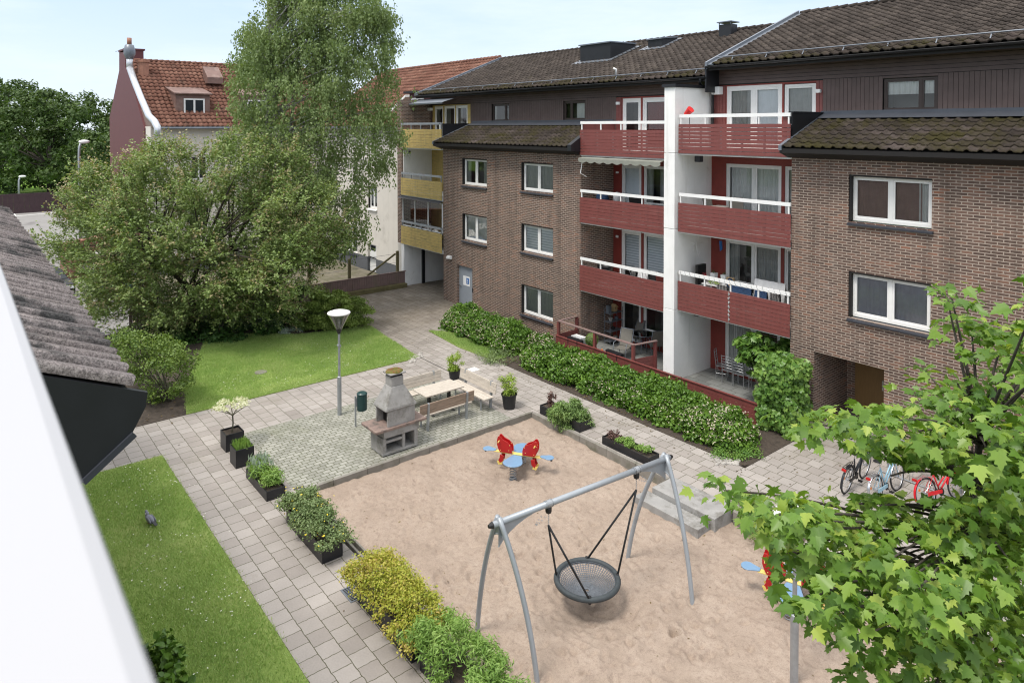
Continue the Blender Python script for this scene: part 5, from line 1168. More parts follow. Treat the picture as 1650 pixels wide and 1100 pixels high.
for i, (dy, z, m, nm, lb) in enumerate(((.2,.97,'stone','white_pot','pale round pot on the second rack shelf'), (.55,.97,'zinc','grey_pot','small grey pot on the second rack shelf'), (.35,.57,'plastic_k','black_pot','black pot on the middle rack shelf'), (.5,.17,'stone','pale_pot','pale pot on the lowest rack shelf'))):
    b = MB(); b.lathe((x+.16,y+dy,z), [(.06,0),(.09,.12),(.08,.13)], 12); tag(b.build(nm, MT[m], at=(x+.16,y+dy,z)), lb, 'pot')
b = MB(); q = (-18.6,19.55,.03); b.lathe(q, [(.08,0),(.1,.02),(.1,.2),(.05,.27),(.03,.33)], 10); tag(b.build('yellow_canister', MT['orange'], at=q), 'yellow orange canister on the left terrace floor', 'canister')
# planters on the board wall
for x, nm in ((-19.35,'first'), (-17.3,'second')):
    t = thing('rail_planter', (x,18.9,.6), ('black rail planter hooked on the red terrace wall beside the round box ball' if nm == 'first' else 'black rail planter hooked on the red terrace wall in front of the mesh chairs'), 'planter', 'rail planters on the red wall')
    b = MB(); b.box(x-.38,x+.38,18.76,18.92,.55,.74); b.build('trough', MT['planter'], t, bevel=.01); b = MB()
    for s in (-.25,.25): b.box(x+s-.012,x+s+.012,18.675,18.685,.50,.70); b.box(x+s-.012,x+s+.012,18.675,18.76,.70,.712)
    b.build('hooks', MT['planter'], t)
p = (-19.2,19.4,.03); b = MB(); b.box(-19.75,-19.2,18.98,19.3,.03,.74); tag(b.build('white_box', MT['white'], at=p, bevel=.02), 'white storage box behind the first rail planter', 'box')
# right terrace metal chairs
def slat_chair():
    t = thing('metal_chair', (0,0,0)); b = MB(); b.box(-.2,.2,-.2,.2,.44,.46); b.build('seat', MT['chairsilver'], t)
    for s in (-1,1):
        b = MB(); b.tube([(s*.19,-.19,0),(s*.19,-.19,.45),(s*.19,-.26,.98)], .012, 6); b.build('leg', MT['chairsilver'], t); b = MB(); b.tube([(s*.19,.19,0),(s*.19,.19,.45)], .012, 6); b.build('leg', MT['chairsilver'], t)
    for i in range(5):
        z = .56+i*.10; y = -.19-.07*(z-.45)/.53; b = MB(); b.tube([(-.19,y,z),(0,y-.03,z+.02),(.19,y,z)], .010, 5); b.build('back_slat', MT['chairsilver'], t)
    b = MB(); b.tube([(-.19,-.19,.2),(-.19,.19,.2)], .008, 5); b.tube([(.19,-.19,.2),(.19,.19,.2)], .008, 5); b.build('stretchers', MT['chairsilver'], t); return t
cc = slat_chair(); G = 'silver ladder back chairs on the right terrace'
for i, (px, py, rz, lb) in enumerate(((1164,608,-65,'silver ladder back chair nearest the dark red wall on the right terrace'), (1176,616,5,'silver ladder back chair on the right terrace, left of the two facing the camera'), (1194,622,5,'silver ladder back chair on the right terrace, right of the two facing the camera'), (1218,628,20,'silver ladder back chair on the right terrace, partly behind the climbing plant'))):
    o = cc if i == 0 else copy_tree(cc); p = at(px, py, z=.03); o.location = p; o.rotation_euler.z = R_(rz); tag(o, lb, 'chair', G)
p = at(1206,600,z=.03); t = thing('terrace_table', p, 'grey table beside the silver chairs on the right terrace', 'table'); b = MB(); b.box(p[0]-.75,p[0]+.75,p[1]-.4,p[1]+.4,.70,.73); b.build('table_top', MT['zinc'], t)
for sx in (-.68,.68):
    for sy in (-.34,.34): b = MB(); b.tube([(p[0]+sx,p[1]+sy,.03),(p[0]+sx,p[1]+sy,.70)], .016, 6); b.build('leg', MT['zinc'], t)
# ------------------------------------------------------------------ things on the balconies
def simple_chair_back(x, y, z, lb, w=.5, h=.95, rz=0, mat='plastic_k'):
    t = thing('balcony_chair', (0,0,0)); b = MB(); b.box(-w/2,w/2,-.22,.22,.42,.45); b.build('seat', MT[mat], t); b = MB(); b.prism([(-w/2,-.22,.45),(-w/2,-.19,.45),(-w/2,-.30,h),(-w/2,-.33,h)], (w,0,0)); b.build('backrest', MT[mat], t)
    for sx in (-1,1):
        for sy in (-.2,.2): b = MB(); b.tube([(sx*(w/2-.02),sy,0),(sx*(w/2-.02),sy,.42)], .015, 6); b.build('leg', MT['zinc'], t)
    t.location = (x,y,z); t.rotation_euler.z = rz; return tag(t, lb, 'chair')
simple_chair_back(-13.4,20.75,5.46,'dark chair in the middle of the third floor right balcony',.5,1.15,.2,'chairmesh')
simple_chair_back(-14.5,20.9,5.46,'dark chair at the left end of the third floor right balcony',.5,1.05,-.3,'chairmesh')
simple_chair_back(-17.7,20.6,5.26,'dark chair on the third floor left balcony next to the small table',.5,1.05,.3)
simple_chair_back(-16.6,20.5,2.5,'black chair on the second floor left balcony behind the drying rack',.5,1.1,-.4)
t = thing('balcony_table', (-14.0,20.7,5.46), 'pale square table on the third floor right balcony', 'table'); b = MB(); b.box(-14.35,-13.75,20.4,20.95,6.2,6.23); b.build('table_top', MT['stone'], t); b = MB(); b.box(-14.1,-14.0,20.62,20.72,5.46,6.2); b.build('pedestal', MT['zinc'], t)
t = thing('balcony_table', (-17.0,20.5,5.26), 'small dark table on the third floor left balcony', 'table'); b = MB(); b.box(-17.2,-16.3,20.3,20.9,5.97,6.0); b.build('table_top', MT['plastic_k'], t); b = MB(); b.box(-16.8,-16.7,20.55,20.65,5.26,5.97); b.build('pedestal', MT['plastic_k'], t)
def bag(x, y, z, r, mat, nm, lb, cat, at_=None):
    b = MB(); b.ell((x,y,z), r, 12, 8, lambda q: (q[0]+rnd.uniform(-.02,.02),q[1]+rnd.uniform(-.02,.02),q[2]+rnd.uniform(-.015,.015))); return tag(b.build(nm, MT[mat], at=(x,y,z-r[2]), smooth=True), lb, cat)
bag(-19.4,20.4,6.12,(.3,.22,.22),'denim','cushion_bag','dark cushion bag behind the third floor left railing','bag')
bag(-18.7,20.5,6.15,(.16,.16,.25),'sheet','white_bag','crumpled white bag beside the dark cushion bag','bag')
bag(-19.3,20.4,3.35,(.35,.2,.2),'plastic_k','black_bag','black bag behind the second floor left railing','bag')
# drying rack, second floor left
def dry_rack(x0, x1, y0, y1, z, zt, lb):
    t = thing('drying_rack', ((x0+x1)/2,(y0+y1)/2,z), lb, 'drying rack'); b = MB(); n = 9
    for i in range(n): yy = y0+(y1-y0)*i/(n-1); b.tube([(x0,yy,zt),(x1,yy,zt)], .006, 4)
    for xx in (x0,x1): b.tube([(xx,y0,zt),(xx,y1,zt)], .01, 5)
    b.build('drying_wires', MT['white'], t)
    for xx in (x0+.15,x1-.15): b = MB(); b.tube([(xx,y0+.05,z),(xx,y1-.05,zt)], .01, 5); b.tube([(xx,y1-.05,z),(xx,y0+.05,zt)], .01, 5); b.build('leg', MT['white'], t)
    return t
dry_rack(-18.0,-16.9,20.2,20.8,2.5,3.48,'white drying rack with clothes on the second floor left balcony')
def cloth(x0, x1, y, zt, zb, mat, lb, nm='cloth', sag=.03):
    b = MB(); n = 14; vs = []
    for i in range(n+1):
        x = x0+(x1-x0)*i/n; yy = y+.03*math.sin(i*1.7)
        vs += [(x,yy+.10,zb+.08*math.sin(i*.9)),(x,yy+.01,zt-.01),(x,yy-.02,zt-.01),(x,yy-.08,zb+.05*math.sin(i*1.3+1))]
    b.add(vs, [(4*i+k,4*i+4+k,4*i+5+k,4*i+1+k) for i in range(n) for k in range(3)]); return tag(b.build(nm, MT[mat], at=((x0+x1)/2,y,zb), smooth=True), lb, 'laundry')
cloth(-17.85,-17.6,20.4,3.52,3.0,'plastic_k','black and white garment hanging at the left of the drying rack')
cloth(-17.5,-17.0,20.4,3.52,3.1,'sheet','grey garment hanging in the middle of the drying rack')
# second floor right balcony: plants, laundry
dry_rack(-13.5,-11.6,20.15,20.85,2.7,3.72,'drying rack covered with blue laundry on the second floor right balcony')
cloth(-13.35,-12.55,20.22,3.75,3.15,'denim','long dark blue cloth with pale pattern on the drying rack')
cloth(-12.45,-12.0,20.22,3.76,3.2,'denim','shorter dark blue cloth near the white sheet')
cloth(-11.9,-11.55,20.22,3.76,3.1,'plastic_k','black patterned cloth at the right end of the rack')
cloth(-12.7,-11.6,20.62,3.98,3.4,'sheet','pale grey sheet draped high over the drying rack','sheet')
cloth(-13.9,-13.45,20.25,3.62,3.2,'plastic_k','black garment draped left of the blue laundry')
b = MB(); b.box(-13.25,-12.3,21.2,21.3,3.3,3.62); tag(b.build('black_case', MT['plastic_k'], at=(-12.8,21.25,3.3)), 'flat black case leaning below the balcony window', 'case')
t = thing('balcony_table', (-14.3,20.8,2.7), 'white table full of plants on the second floor right balcony', 'table'); b = MB(); b.box(-14.75,-13.85,20.55,21.1,3.44,3.47); b.build('table_top', MT['white'], t)
for sx in (-.4,.4):
    for sy in (-.22,.22): b = MB(); b.box(-14.3+sx-.02,-14.3+sx+.02,20.83+sy-.02,20.83+sy+.02,2.7,3.44); b.build('leg', MT['white'], t)
for i, (x, lb) in enumerate(((-14.55,'white square pot with dark plant, left one of two on the balcony table'), (-14.12,'white square pot with dark plant, right one of two on the balcony table'))):
    t = thing('potted_plant', (x,21.0,3.47), lb, 'potted plant', 'white pots on the balcony table'); b = MB(); frus(b, (x-.07,x+.07,20.93,21.07), 3.471, (x-.1,x+.1,20.9,21.1), 3.8); b.build('pot', MT['white'], t)
b = MB(); b.box(-15.05,-14.95,20.6,21.1,3.35,4.05); tag(b.build('black_board', MT['plastic_k'], at=(-15,20.9,3.3)), 'black board standing by the white wall behind the balcony plants', 'board')
b = MB(); b.tube([(-13.7+.12*math.cos(a),20.7,3.62+.15*math.sin(a)) for a in np.linspace(0,math.pi*2,16,endpoint=False)], .03, 6, closed=True); tag(b.build('round_mirror', MT['denim'], at=(-13.7,20.7,3.45)), 'dark blue ring shaped ornament beside the balcony plants', 'ornament')
b = MB(); b.prism([(-13.95,20.9,3.47),(-13.75,20.9,3.47),(-13.72,20.9,3.75),(-13.98,20.9,3.75)], (0,.12,0)); tag(b.build('paper_bag', MT['birdwood'], at=(-13.85,20.95,3.47)), 'brown paper bag at the right end of the plant table', 'bag')
b = MB(); q = (-14.2,20.35,2.7); b.lathe(q, [(.16,0),(.18,.45),(.17,.5)], 12); tag(b.build('dark_tub', MT['plastic_k'], at=q), 'black tub below the balcony plant table', 'tub')
b = MB(); b.box(-13.98,-13.72,20.2,20.35,3.28,3.36); tag(b.build('yellow_box', MT['playyel'], at=(-13.85,20.3,3.28)), 'small yellow box behind the second floor right railing', 'box')
# fairy lights spiralling on that handrail
b = MB(); pts = [(-15.2+4.1*i/420, 19.87+.06*math.cos(i*.31), 3.865+.07*math.sin(i*.31)) for i in range(421)]; b.tube(pts, .005, 4)
for i in range(0, 420, 9): b.ell(pts[i], (.014,.014,.014), 6, 4)
tag(b.build('light_string', MT['chrome'], at=(-13,19.87,3.8)), 'string of small unlit lights wound along the second floor right handrail', 'light string')
b = MB()
for k in range(3): 
    for i in range(7): q = (-13.16+.02*math.sin(k*2+i), 19.815, 3.5-i*.14-.02*k); b.ell(q, (.02,.01,.035), 6, 4)
b.tube([(-13.16,19.815,3.6),(-13.16,19.815,2.55)], .005, 4)
tag(b.build('hanging_light_strand', MT['chrome'], at=(-13.16,19.8,3)), 'strand of clear ornaments hanging down the red balcony front', 'ornament')
# wire star on white wall
b = MB(); c = npv([-15.25,20.9,4.75])
for a in np.linspace(0, 2*math.pi, 11, endpoint=False): b.tube([c, c+npv([.0,.32*math.cos(a),.32*math.sin(a)])*rnd.uniform(.7,1.3)+npv([.04,0,0])], .008, 4)
b.tube([c, c+npv([.03,.12,-.5])], .01, 4)
tag(b.build('wire_star', MT['white'], at=c), 'thin wire star ornament on the white side wall of the second floor balcony', 'ornament')
b = MB(); b.prism([(-14.76,21.6,4.85),(-14.66,21.6,4.85),(-14.64,21.6,4.55),(-14.72,21.6,4.48)], (0,.04,0)); tag(b.build('blue_pennant', MT['signblue'], at=(-14.7,21.6,4.4)), 'blue cloth hanging at the top corner of the balcony window', 'cloth')
# red lamp on top balcony
t = thing('patio_lamp', (-14.75,20.0,8.3), 'red tilted lamp shade on a thin stem at the top right balcony', 'lamp'); b = MB(); b.tube([(-14.85,19.95,8.3),(-14.85,19.95,9.3),(-14.9,19.95,9.42)], .012, 6); b.build('stem', MT['plastic_k'], t)
b = MB(); b.tube([(-15.0,19.95,9.40),(-14.78,19.93,9.58)], [.09,.13], 14); b.build('lamp_shade', MT['redplastic'], t)
# box lamps under floors
for x, y, z, lb in ((-15.0,20.7,7.72,'black bracket lamp under the top right balcony floor'), (-15.0,20.7,2.22,'flat grey lamp under the second floor right balcony')):
    b = MB(); b.box(x-.12,x+.12,y-.1,y+.1,z,z+.22); tag(b.build('ceiling_lamp', MT['darksill'], at=(x,y,z), bevel=.02), lb, 'lamp')
# door bells / alarm on top... pigeon and crow
def bird(loc, rot, body, lb, nm, s=1., white=True):
    t = thing(nm, (0,0,0)); 
    b = MB(); b.ell((0,0,.10), (.16,.068,.075), 16, 10, lambda q: (q[0], q[1]*(1-.35*max(0,-q[0])/.16), q[2]-.18*min(0,q[0])*-.6+.12*max(0,q[0])))
    b.ell((.145,0,.165), (.055,.04,.06), 12, 8); b.ell((.17,0,.215), (.037,.03,.032), 12, 8)
    b.build('bird_body', MT[body], t, smooth=True)
    b = MB(); b.prism([(-.10,-.035,.10),(-.10,.035,.10),(-.27,.03,.045),(-.27,-.03,.045)], (0,0,.012)); b.build('tail', MT['pigeond'], t)
    b = MB(); b.tube([(.20,0,.215),(.228,0,.208)], [.009,.002], 6); b.build('beak', MT['orange'] if white else MT['plastic_k'], t)
    for sy in (-1,1):
        b = MB(); b.ell((-.03,sy*.058,.115), (.13,.018,.05), 12, 6, lambda q: (q[0], q[1], q[2]+.25*q[0])); b.build('wing', MT[body], t, smooth=True)
        b = MB(); b.tube([(.02,sy*.03,.05),(.02,sy*.03,.005)], .006, 5); b.tube([(-.01,sy*.03,.006),(.05,sy*.03,.006)], .005, 5); b.build('leg', MT['redplastic'] if white else MT['plastic_k'], t)
    if white: b = MB(); b.ell((.135,0,.178), (.02,.045,.035), 10, 6); b.build('neck_patch', MT['pigeonw'], t, smooth=True)
    t.location = loc; t.rotation_euler.z = rot; t.scale = (s,s,s); return tag(t, lb, 'bird')
p = at(242,843,z=.05); bird(p, R_(-165), 'pigeon', 'grey wood pigeon with white neck patch walking on the left lawn', 'pigeon', 1.02)
p = at(194,80,y=GY+.3); bird((p[0],GY+.4,pts and at(194,84.5,y=GY)[2]+.12), R_(80), 'pigeond', 'small black bird perched on the wine red chimney', 'crow', 1.6, False)

# ------------------------------------------------------------------ bicycles
def bicycle(mat, label, basket=False, guard='black', small=1.):
    t = thing('bicycle', (0,0,0)); r = .335
    def wheel(x):
        b = MB(); b.tube([(x+r*math.cos(a), 0, r+r*math.sin(a)) for a in np.linspace(0, 2*math.pi, 36, endpoint=False)], .021, 8, closed=True); w = b.build('wheel', MT['rubber'], t, smooth=True)
        b = MB(); b.tube([(x+(r-.028)*math.cos(a), 0, r+(r-.028)*math.sin(a)) for a in np.linspace(0, 2*math.pi, 36, endpoint=False)], .013, 6, closed=True)
        b.build('rim', MT['chrome'], w, smooth=True); b = MB()
        for i in range(20): a = i*math.pi/10; b.tube([(x,0.02*(-1)**i,r),(x+(r-.03)*math.cos(a),0,r+(r-.03)*math.sin(a))], .0022, 3, False)
        b.tube([(x,-.04,r),(x,.04,r)], .025, 8); b.build('spokes', MT['chrome'], w)
    wheel(-.55); wheel(.55)
    b = MB(); BB = (-.08,0,.29); ST = (-.26,0,.78); HT = (.36,0,.86); HB = (.40,0,.70)
    for p, q, rr in ((BB,ST,.017),(BB,HB,.019),((BB[0]-.03,0,.42),(HT[0],0,.78),.017),(HT,HB,.02)): b.tube([p,q], rr, 8)
    for s in (-1,1): b.tube([(-.55,s*.05,r),(BB[0],s*.03,.29)], .010, 6); b.tube([(-.55,s*.05,r),(ST[0],s*.02,.72)], .008, 6); b.tube([(.55,s*.05,r),(.43,s*.04,.66),(.40,0,.70)], .012, 6)
    b.build('frame', MT[mat], t, smooth=True)
    for x, a0, a1 in ((-.55,20,200),(.55,35,170)):
        b = MB(); vs = []; fs = []; n = 18
        for i in range(n+1):
            a = R_(a0+(a1-a0)*i/n); 
            for s in (-.028,0,.028): rr = r+.04-(.012 if s else 0); vs.append((x+rr*math.cos(a), s, r+rr*math.sin(a)))
        for i in range(n): fs += [(3*i,3*i+1,3*i+4,3*i+3),(3*i+1,3*i+2,3*i+5,3*i+4)]
        b.add(vs, fs); b.build('mudguard', MT[guard], t, smooth=True)
    b = MB(); b.tube([ST,(-.29,0,.92)], .013, 8); b.build('seat_post', MT['chrome'], t)
    b = MB(); b.prism([(-.42,-.09,.93),(-.44,0,.93),(-.42,.09,.93),(-.30,.07,.93),(-.14,.02,.93),(-.14,-.02,.93),(-.30,-.07,.93)], (0,0,.055)); b.build('saddle', MT['plastic_k'], t, bevel=.02)
    b = MB(); b.tube([HT,(.34,0,.98)], .013, 8); b.tube([(.16,-.28,1.02),(.30,-.24,1.03),(.36,-.08,1.0),(.36,.08,1.0),(.30,.24,1.03),(.16,.28,1.02)], .011, 8); b.build('handlebar', MT['chrome'], t, smooth=True)
    for s in (-1,1): b = MB(); b.tube([(.15,s*.28,1.02),(.26,s*.255,1.028)], .016, 8); b.build('grip', MT['plastic_k'], t)
    b = MB(); z = .71
    for s in (-.06,-.02,.02,.06): b.tube([(-.38,s,z),(-.82,s,z)], .006, 5)
    for x in (-.38,-.6,-.82): b.tube([(x,-.065,z),(x,.065,z)], .006, 5)
    for s in (-.065,.065): b.tube([(-.72,s,z),(-.56,s,r)], .006, 5)
    b.build('rear_rack', MT['chrome' if guard != 'bikeblack' else 'plastic_k'], t)
    b = MB(); b.tube([(BB[0],-.045,.29),(BB[0],-.05,.29)], .09, 18); b.tube([(BB[0],-.05,.29),(BB[0]+.10,-.06,.15)], .01, 5); b.tube([(BB[0],.05,.29),(BB[0]-.10,.06,.43)], .01, 5); b.box(BB[0]+.06,BB[0]+.15,-.15,-.06,.13,.15); b.box(BB[0]-.15,BB[0]-.06,.06,.15,.42,.44); b.build('crank', MT['plastic_k'], t)
    b = MB(); b.box(BB[0]-.45,BB[0]+.02,-.062,-.045,.27,.35); b.build('chain_case', MT['plastic_k'] if guard == 'bikeblack' else MT[mat], t)
    b = MB(); b.box(-.88,-.84,-.05,.05,.66,.71); b.build('rear_light', MT['lampred'], t)
    b = MB(); b.tube([(-.72,.012,.42),(-.72,.02,.42)], .032, 10); b.build('spoke_reflector', MT['orange'], t)
    b = MB(); b.tube([(.44,0,.78),(.50,0,.78)], .04, 10); b.build('headlight', MT['chrome'], t)
    return tag(t, label, 'bicycle', 'bicycles at the rack')
def place_bike(o, rear, frontdir, lean=4):
    a = math.atan2(frontdir[1], frontdir[0]); o.rotation_euler = (R_(lean), 0, a); c = npv([rear[0]+.55*math.cos(a), rear[1]+.55*math.sin(a), 0]); o.location = c
b1 = bicycle('bikeblack', 'black bicycle with front mudguard standing free left of the rack', guard='bikeblack'); p = at(1363,793,z=0); q = at(1392,768,z=0); place_bike(b1, p, (q-p)[:2], 6)
b2 = bicycle('bikeblue', 'light blue bicycle with silver mudguards under the maple leaves', guard='chrome'); p = at(1412,812,z=0); q = at(1462,778,z=0); place_bike(b2, p, (q-p)[:2], -4)
b3 = bicycle('bikered', 'bright red bicycle mostly hidden by maple leaves at the right', guard='bikered'); p = at(1494,818,z=0); q = at(1546,803,z=0); place_bike(b3, p, (q-p)[:2], -8)
b4 = bicycle('bikeblack', 'dark bicycle at the far side of the rack behind the leaves', guard='bikeblack'); place_bike(b4, (-5.6,19.0), (.3,1), 3)
t = thing('bicycle_rack', (-6.6,19.0,0), 'grey tubular bicycle rack with wire wheel holders by the brick wall', 'bicycle rack')
pa = at(1420,752,z=.0); pa = npv([-7.9,19.15,0]); pb = npv([-4.4,19.15,0])
b = MB(); b.box(-7.9,-4.4,19.1,19.16,.80,.84); b.build('top_rail', MT['galv'], t)
b = MB(); b.tube([(-7.9,18.7,.04),(-4.4,18.7,.04)], .015, 6); b.build('floor_rail', MT['galv'], t)
for x in (-7.85,-6.15,-4.45): b = MB(); b.box(x-.02,x+.02,19.11,19.15,0,.80); b.build('upright', MT['galv'], t)
for i in range(7):
    x = -7.6+i*.48; b = MB()
    for s in (-.035,.035): b.tube([(x+s,19.13,.78),(x+s,18.95,.66),(x+s,18.72,.30),(x+s,18.7,.05)], .007, 5)
    b.build('wheel_holder', MT['galv'], t, smooth=True)

# ------------------------------------------------------------------ planters
PL = {}
def planter_box(nm, x0, x1, y0, y1, h, lb, z=0.0):
    t = thing('planter', ((x0+x1)/2,(y0+y1)/2,z), lb, 'planter', None); w = .025; b = MB()
    b.box(x0,x1,y0,y0+w,z,z+h); b.box(x0,x1,y1-w,y1,z,z+h); b.box(x0,x0+w,y0+w,y1-w,z,z+h); b.box(x1-w,x1,y0+w,y1-w,z,z+h); b.box(x0+w,x1-w,y0+w,y1-w,z+.01,z+.03)
    b.build('box', MT['planter'], t, bevel=.006); b = MB(); n = 8; vs = []
    for i in range(n+1):
        for j in range(5): vs.append((x0+w+(x1-x0-2*w)*i/n, y0+w+(y1-y0-2*w)*j/4, z+h-.05+rnd.uniform(-.015,.02)))
    b.add(vs, [(i*5+j,(i+1)*5+j,(i+1)*5+j+1,i*5+j+1) for i in range(n) for j in range(4)]); b.build('soil', MT['soil'], t); PL[nm] = (t, x0, x1, y0, y1, z+h); return t
planter_box('A', -20.22,-19.72, 5.80,6.30, .48, 'square black planter with a small whitish tree, closest to the upper lawn')
planter_box('B', -19.10,-18.60, 5.72,6.20, .48, 'square black planter with upright green stalks, second from the upper lawn')
planter_box('C', -18.0,-16.5, 5.78,6.24, .24, 'long black planter with grasses and herbs at the patio corner')
planter_box('D', -15.35,-13.40, 5.82,6.28, .36, 'long black planter with a yellow flowered shrub beside the drain')
planter_box('E', -11.95,-9.95, 5.88,6.34, .40, 'long black planter under the golden orange shrub')
planter_box('F', -9.75,-7.9, 5.92,6.38, .40, 'long black planter under the fresh green shrub at the bottom of the photo')
planter_box('G', -16.22,-14.45, 14.25,14.75, .28, 'long black planter with the feathery Japanese maple on the far side of the sandpit')
planter_box('H', -13.55,-11.85, 14.25,14.68, .22, 'long black planter with low green herbs near the swing top')
def round_pot(nm, p, r, h, lb):
    t = thing('round_pot', p, lb, 'planter'); b = MB(); b.lathe(p, [(r*.72,0),(r*.95,h*.93),(r*1.04,h*.94),(r*1.04,h),(r*.95,h),(r*.92,h*.9)], 24, False, True); b.build('pot', MT['planter'], t)
    b = MB(); b.lathe(p, [(r*.93,h*.9),(0,h*.92)], 16, False, False); b.build('soil', MT['soil'], t); PL[nm] = (t, p[0], p[1], r, h, h*.9)
round_pot('P1', at(821,660,z=0)+npv([-.12,.08,0]), .25, .46, 'round black pot with lime green plant near the sandpit corner')
round_pot('P2', at(733,615,z=0)+npv([-.1,.05,0]), .22, .40, 'round black pot with lime green plant behind the bench corner')
# ------------------------------------------------------------------ foliage
def half(pts):  # mirror a half outline into two faces folded along the midrib
    L = [(x, y) for x, y in pts]; return L
SH = {
 'diamond': ([(0,0,0),(.30,.5,.06),(0,1,0),(-.30,.5,.06)], [(0,1,2,3)]),
 'oval': ([(0,0,0),(.24,.25,.05),(.26,.6,.05),(0,1,-.04),(-.26,.6,.05),(-.24,.25,.05)], [(0,1,2,3),(0,3,4,5)]),
 'blade': ([(-.5,0,0),(.5,0,0),(.1,1,.15)], [(0,1,2)]),
 'thin': ([(0,0,0),(.11,.4,.03),(0,1,-.12),(-.11,.4,.03)], [(0,1,2,3)]),
}
hm = [(.13,-.12),(.26,-.04),(.50,-.02),(.37,.10),(.40,.24),(.66,.46),(.45,.47),(.26,.46),(.33,.66),(.17,.70),(.13,.82)]
cz = lambda x, y: .22*abs(x)-.55*(x*x+(y-.25)**2)
SH['maple'] = ([(0,0,0)]+[(x,y,cz(x,y)) for x,y in hm]+[(0,1,cz(0,1))]+[(-x,y,cz(x,y)) for x,y in reversed(hm)], [tuple(range(0,13)), tuple([12]+list(range(13,24))+[0])])
SH['lobe'] = ([(0,0,0),(.28,.02,.05),(.48,.30,.04),(.24,.45,.02),(.22,.75,.0),(0,1,-.05),(-.22,.75,0),(-.24,.45,.02),(-.48,.30,.04),(-.28,.02,.05)], [(0,1,2,3,4,5),(5,6,7,8,9,0)])
def leaves(name, P, Nv, size, shape, mat, parent=None, at_=None, up=.0, size_var=.35, tdir=None):
    """one leaf per point, its blade square to Nv"""
    P = np.asarray(P, float); n = len(P); T, Fc = SH[shape]; T = np.array(T, float)
    Nv = Nv/(np.linalg.norm(Nv, axis=1, keepdims=True)+1e-9)
    r = rs.normal(size=(n,3)) if tdir is None else tdir
    t = r-(r*Nv).sum(1, keepdims=True)*Nv; t /= np.linalg.norm(t, axis=1, keepdims=True)+1e-9
    b = np.cross(Nv, t); s = size*(1+size_var*(rs.rand(n)*2-1))
    V = P[:,None,:]+s[:,None,None]*(T[None,:,0,None]*b[:,None,:]+(T[None,:,1,None]-.3)*t[:,None,:]+T[None,:,2,None]*Nv[:,None,:])
    k = len(T); V = V.reshape(-1, 3); o = ORG[parent.name] if parent is not None else npv(at_ if at_ is not None else (0,0,0)); V = V-o
    loops = []; tot = []
    m = len(Fc[0]); A = np.array(Fc)[None]+(np.arange(n)*k)[:,None,None]; A = A.reshape(-1, m).astype(np.int32)
    me = bpy.data.meshes.new(name); me.vertices.add(len(V)); me.vertices.foreach_set('co', V.ravel()); me.loops.add(A.size); me.loops.foreach_set('vertex_index', A.ravel())
    me.polygons.add(len(A)); me.polygons.foreach_set('loop_start', np.arange(len(A), dtype=np.int32)*m); me.update(calc_edges=True); me.materials.append(MT[mat])
    ob = bpy.data.objects.new(name, me); col.objects.link(ob); ORG[ob.name] = o
    if parent is not None: ob.parent = parent
    else: ob.location = o
    return ob
def rdir(n):
    v = rs.normal(size=(n,3)); return v/np.linalg.norm(v, axis=1, keepdims=True)
def cloud(C, R, n, shell=.55, upb=.5, nr=.6):
    """n leaves around every centre C (k,3) with radii R (k,3) -> points, normals"""
    C = np.repeat(np.asarray(C, float), n, 0); R = np.repeat(np.asarray(R, float), n, 0); d = rdir(len(C))
    rad = (shell+(1-shell)*rs.rand(len(C)))[:,None]*np.where(rs.rand(len(C))<.75, 1, rs.rand(len(C)))[:,None]
    P = C+d*R*rad; Nn = d*.7+npv([0,0,upb])+rs.normal(size=P.shape)*nr
    return P, Nn
def inpoly(x, y, poly):
    c = False; j = len(poly)-1
    for i in range(len(poly)):
        xi, yi = poly[i]; xj, yj = poly[j]
        if (yi > y) != (yj > y) and x < (xj-xi)*(y-yi)/(yj-yi)+xi: c = not c
        j = i
    return c
def edist(x, y, poly):
    m = 1e9
    for i in range(len(poly)):
        a = npv(poly[i]); b = npv(poly[(i+1) % len(poly)]); d = b-a; t = max(0, min(1, ((x-a[0])*d[0]+(y-a[1])*d[1])/(d@d))); m = min(m, math.hypot(x-a[0]-d[0]*t, y-a[1]-d[1]*t))
    return m
def crown_pts(poly, n, dc, dr, seed, w0=None):
    """points of a crown volume: its outline as seen, bulging dr metres to the front and the back of the distance dc"""
    g = random.Random(seed); xs = [p[0] for p in poly]; ys = [p[1] for p in poly]; out = []; W = w0 or min(max(xs)-min(xs), max(ys)-min(ys))/2
    while len(out) < n:
        x, y = g.uniform(min(xs), max(xs)), g.uniform(min(ys), max(ys))
        if not inpoly(x, y, poly): continue
        e = min(1, edist(x, y, poly)/W); h = math.sqrt(max(.04, 1-(1-e)**2)); out.append(at(x, y, d=dc+dr*h*g.uniform(-1, 1)*(.75+.25*g.random())))
    return np.array(out)
def limbs(mb, base, tips, r0, g, split=.45, sag=.0):
    for tp in tips:
        tp = npv(tp); p0 = npv(base); m = p0+(tp-p0)*split; m[2] += np.linalg.norm(tp-p0)*.10; j = npv([g.uniform(-.2,.2) for _ in range(3)])*np.linalg.norm(tp-p0)*.12
        pts = [(1-u)**2*p0+2*u*(1-u)*(m+j)+u*u*tp for u in np.linspace(0, 1, 8)]; L = np.linalg.norm(tp-p0)
        mb.tube(pts, [max(.008, r0*(1-u)**.8*.8+.006) for u in np.linspace(0, 1, 8)], 6)
g = random.Random(3)
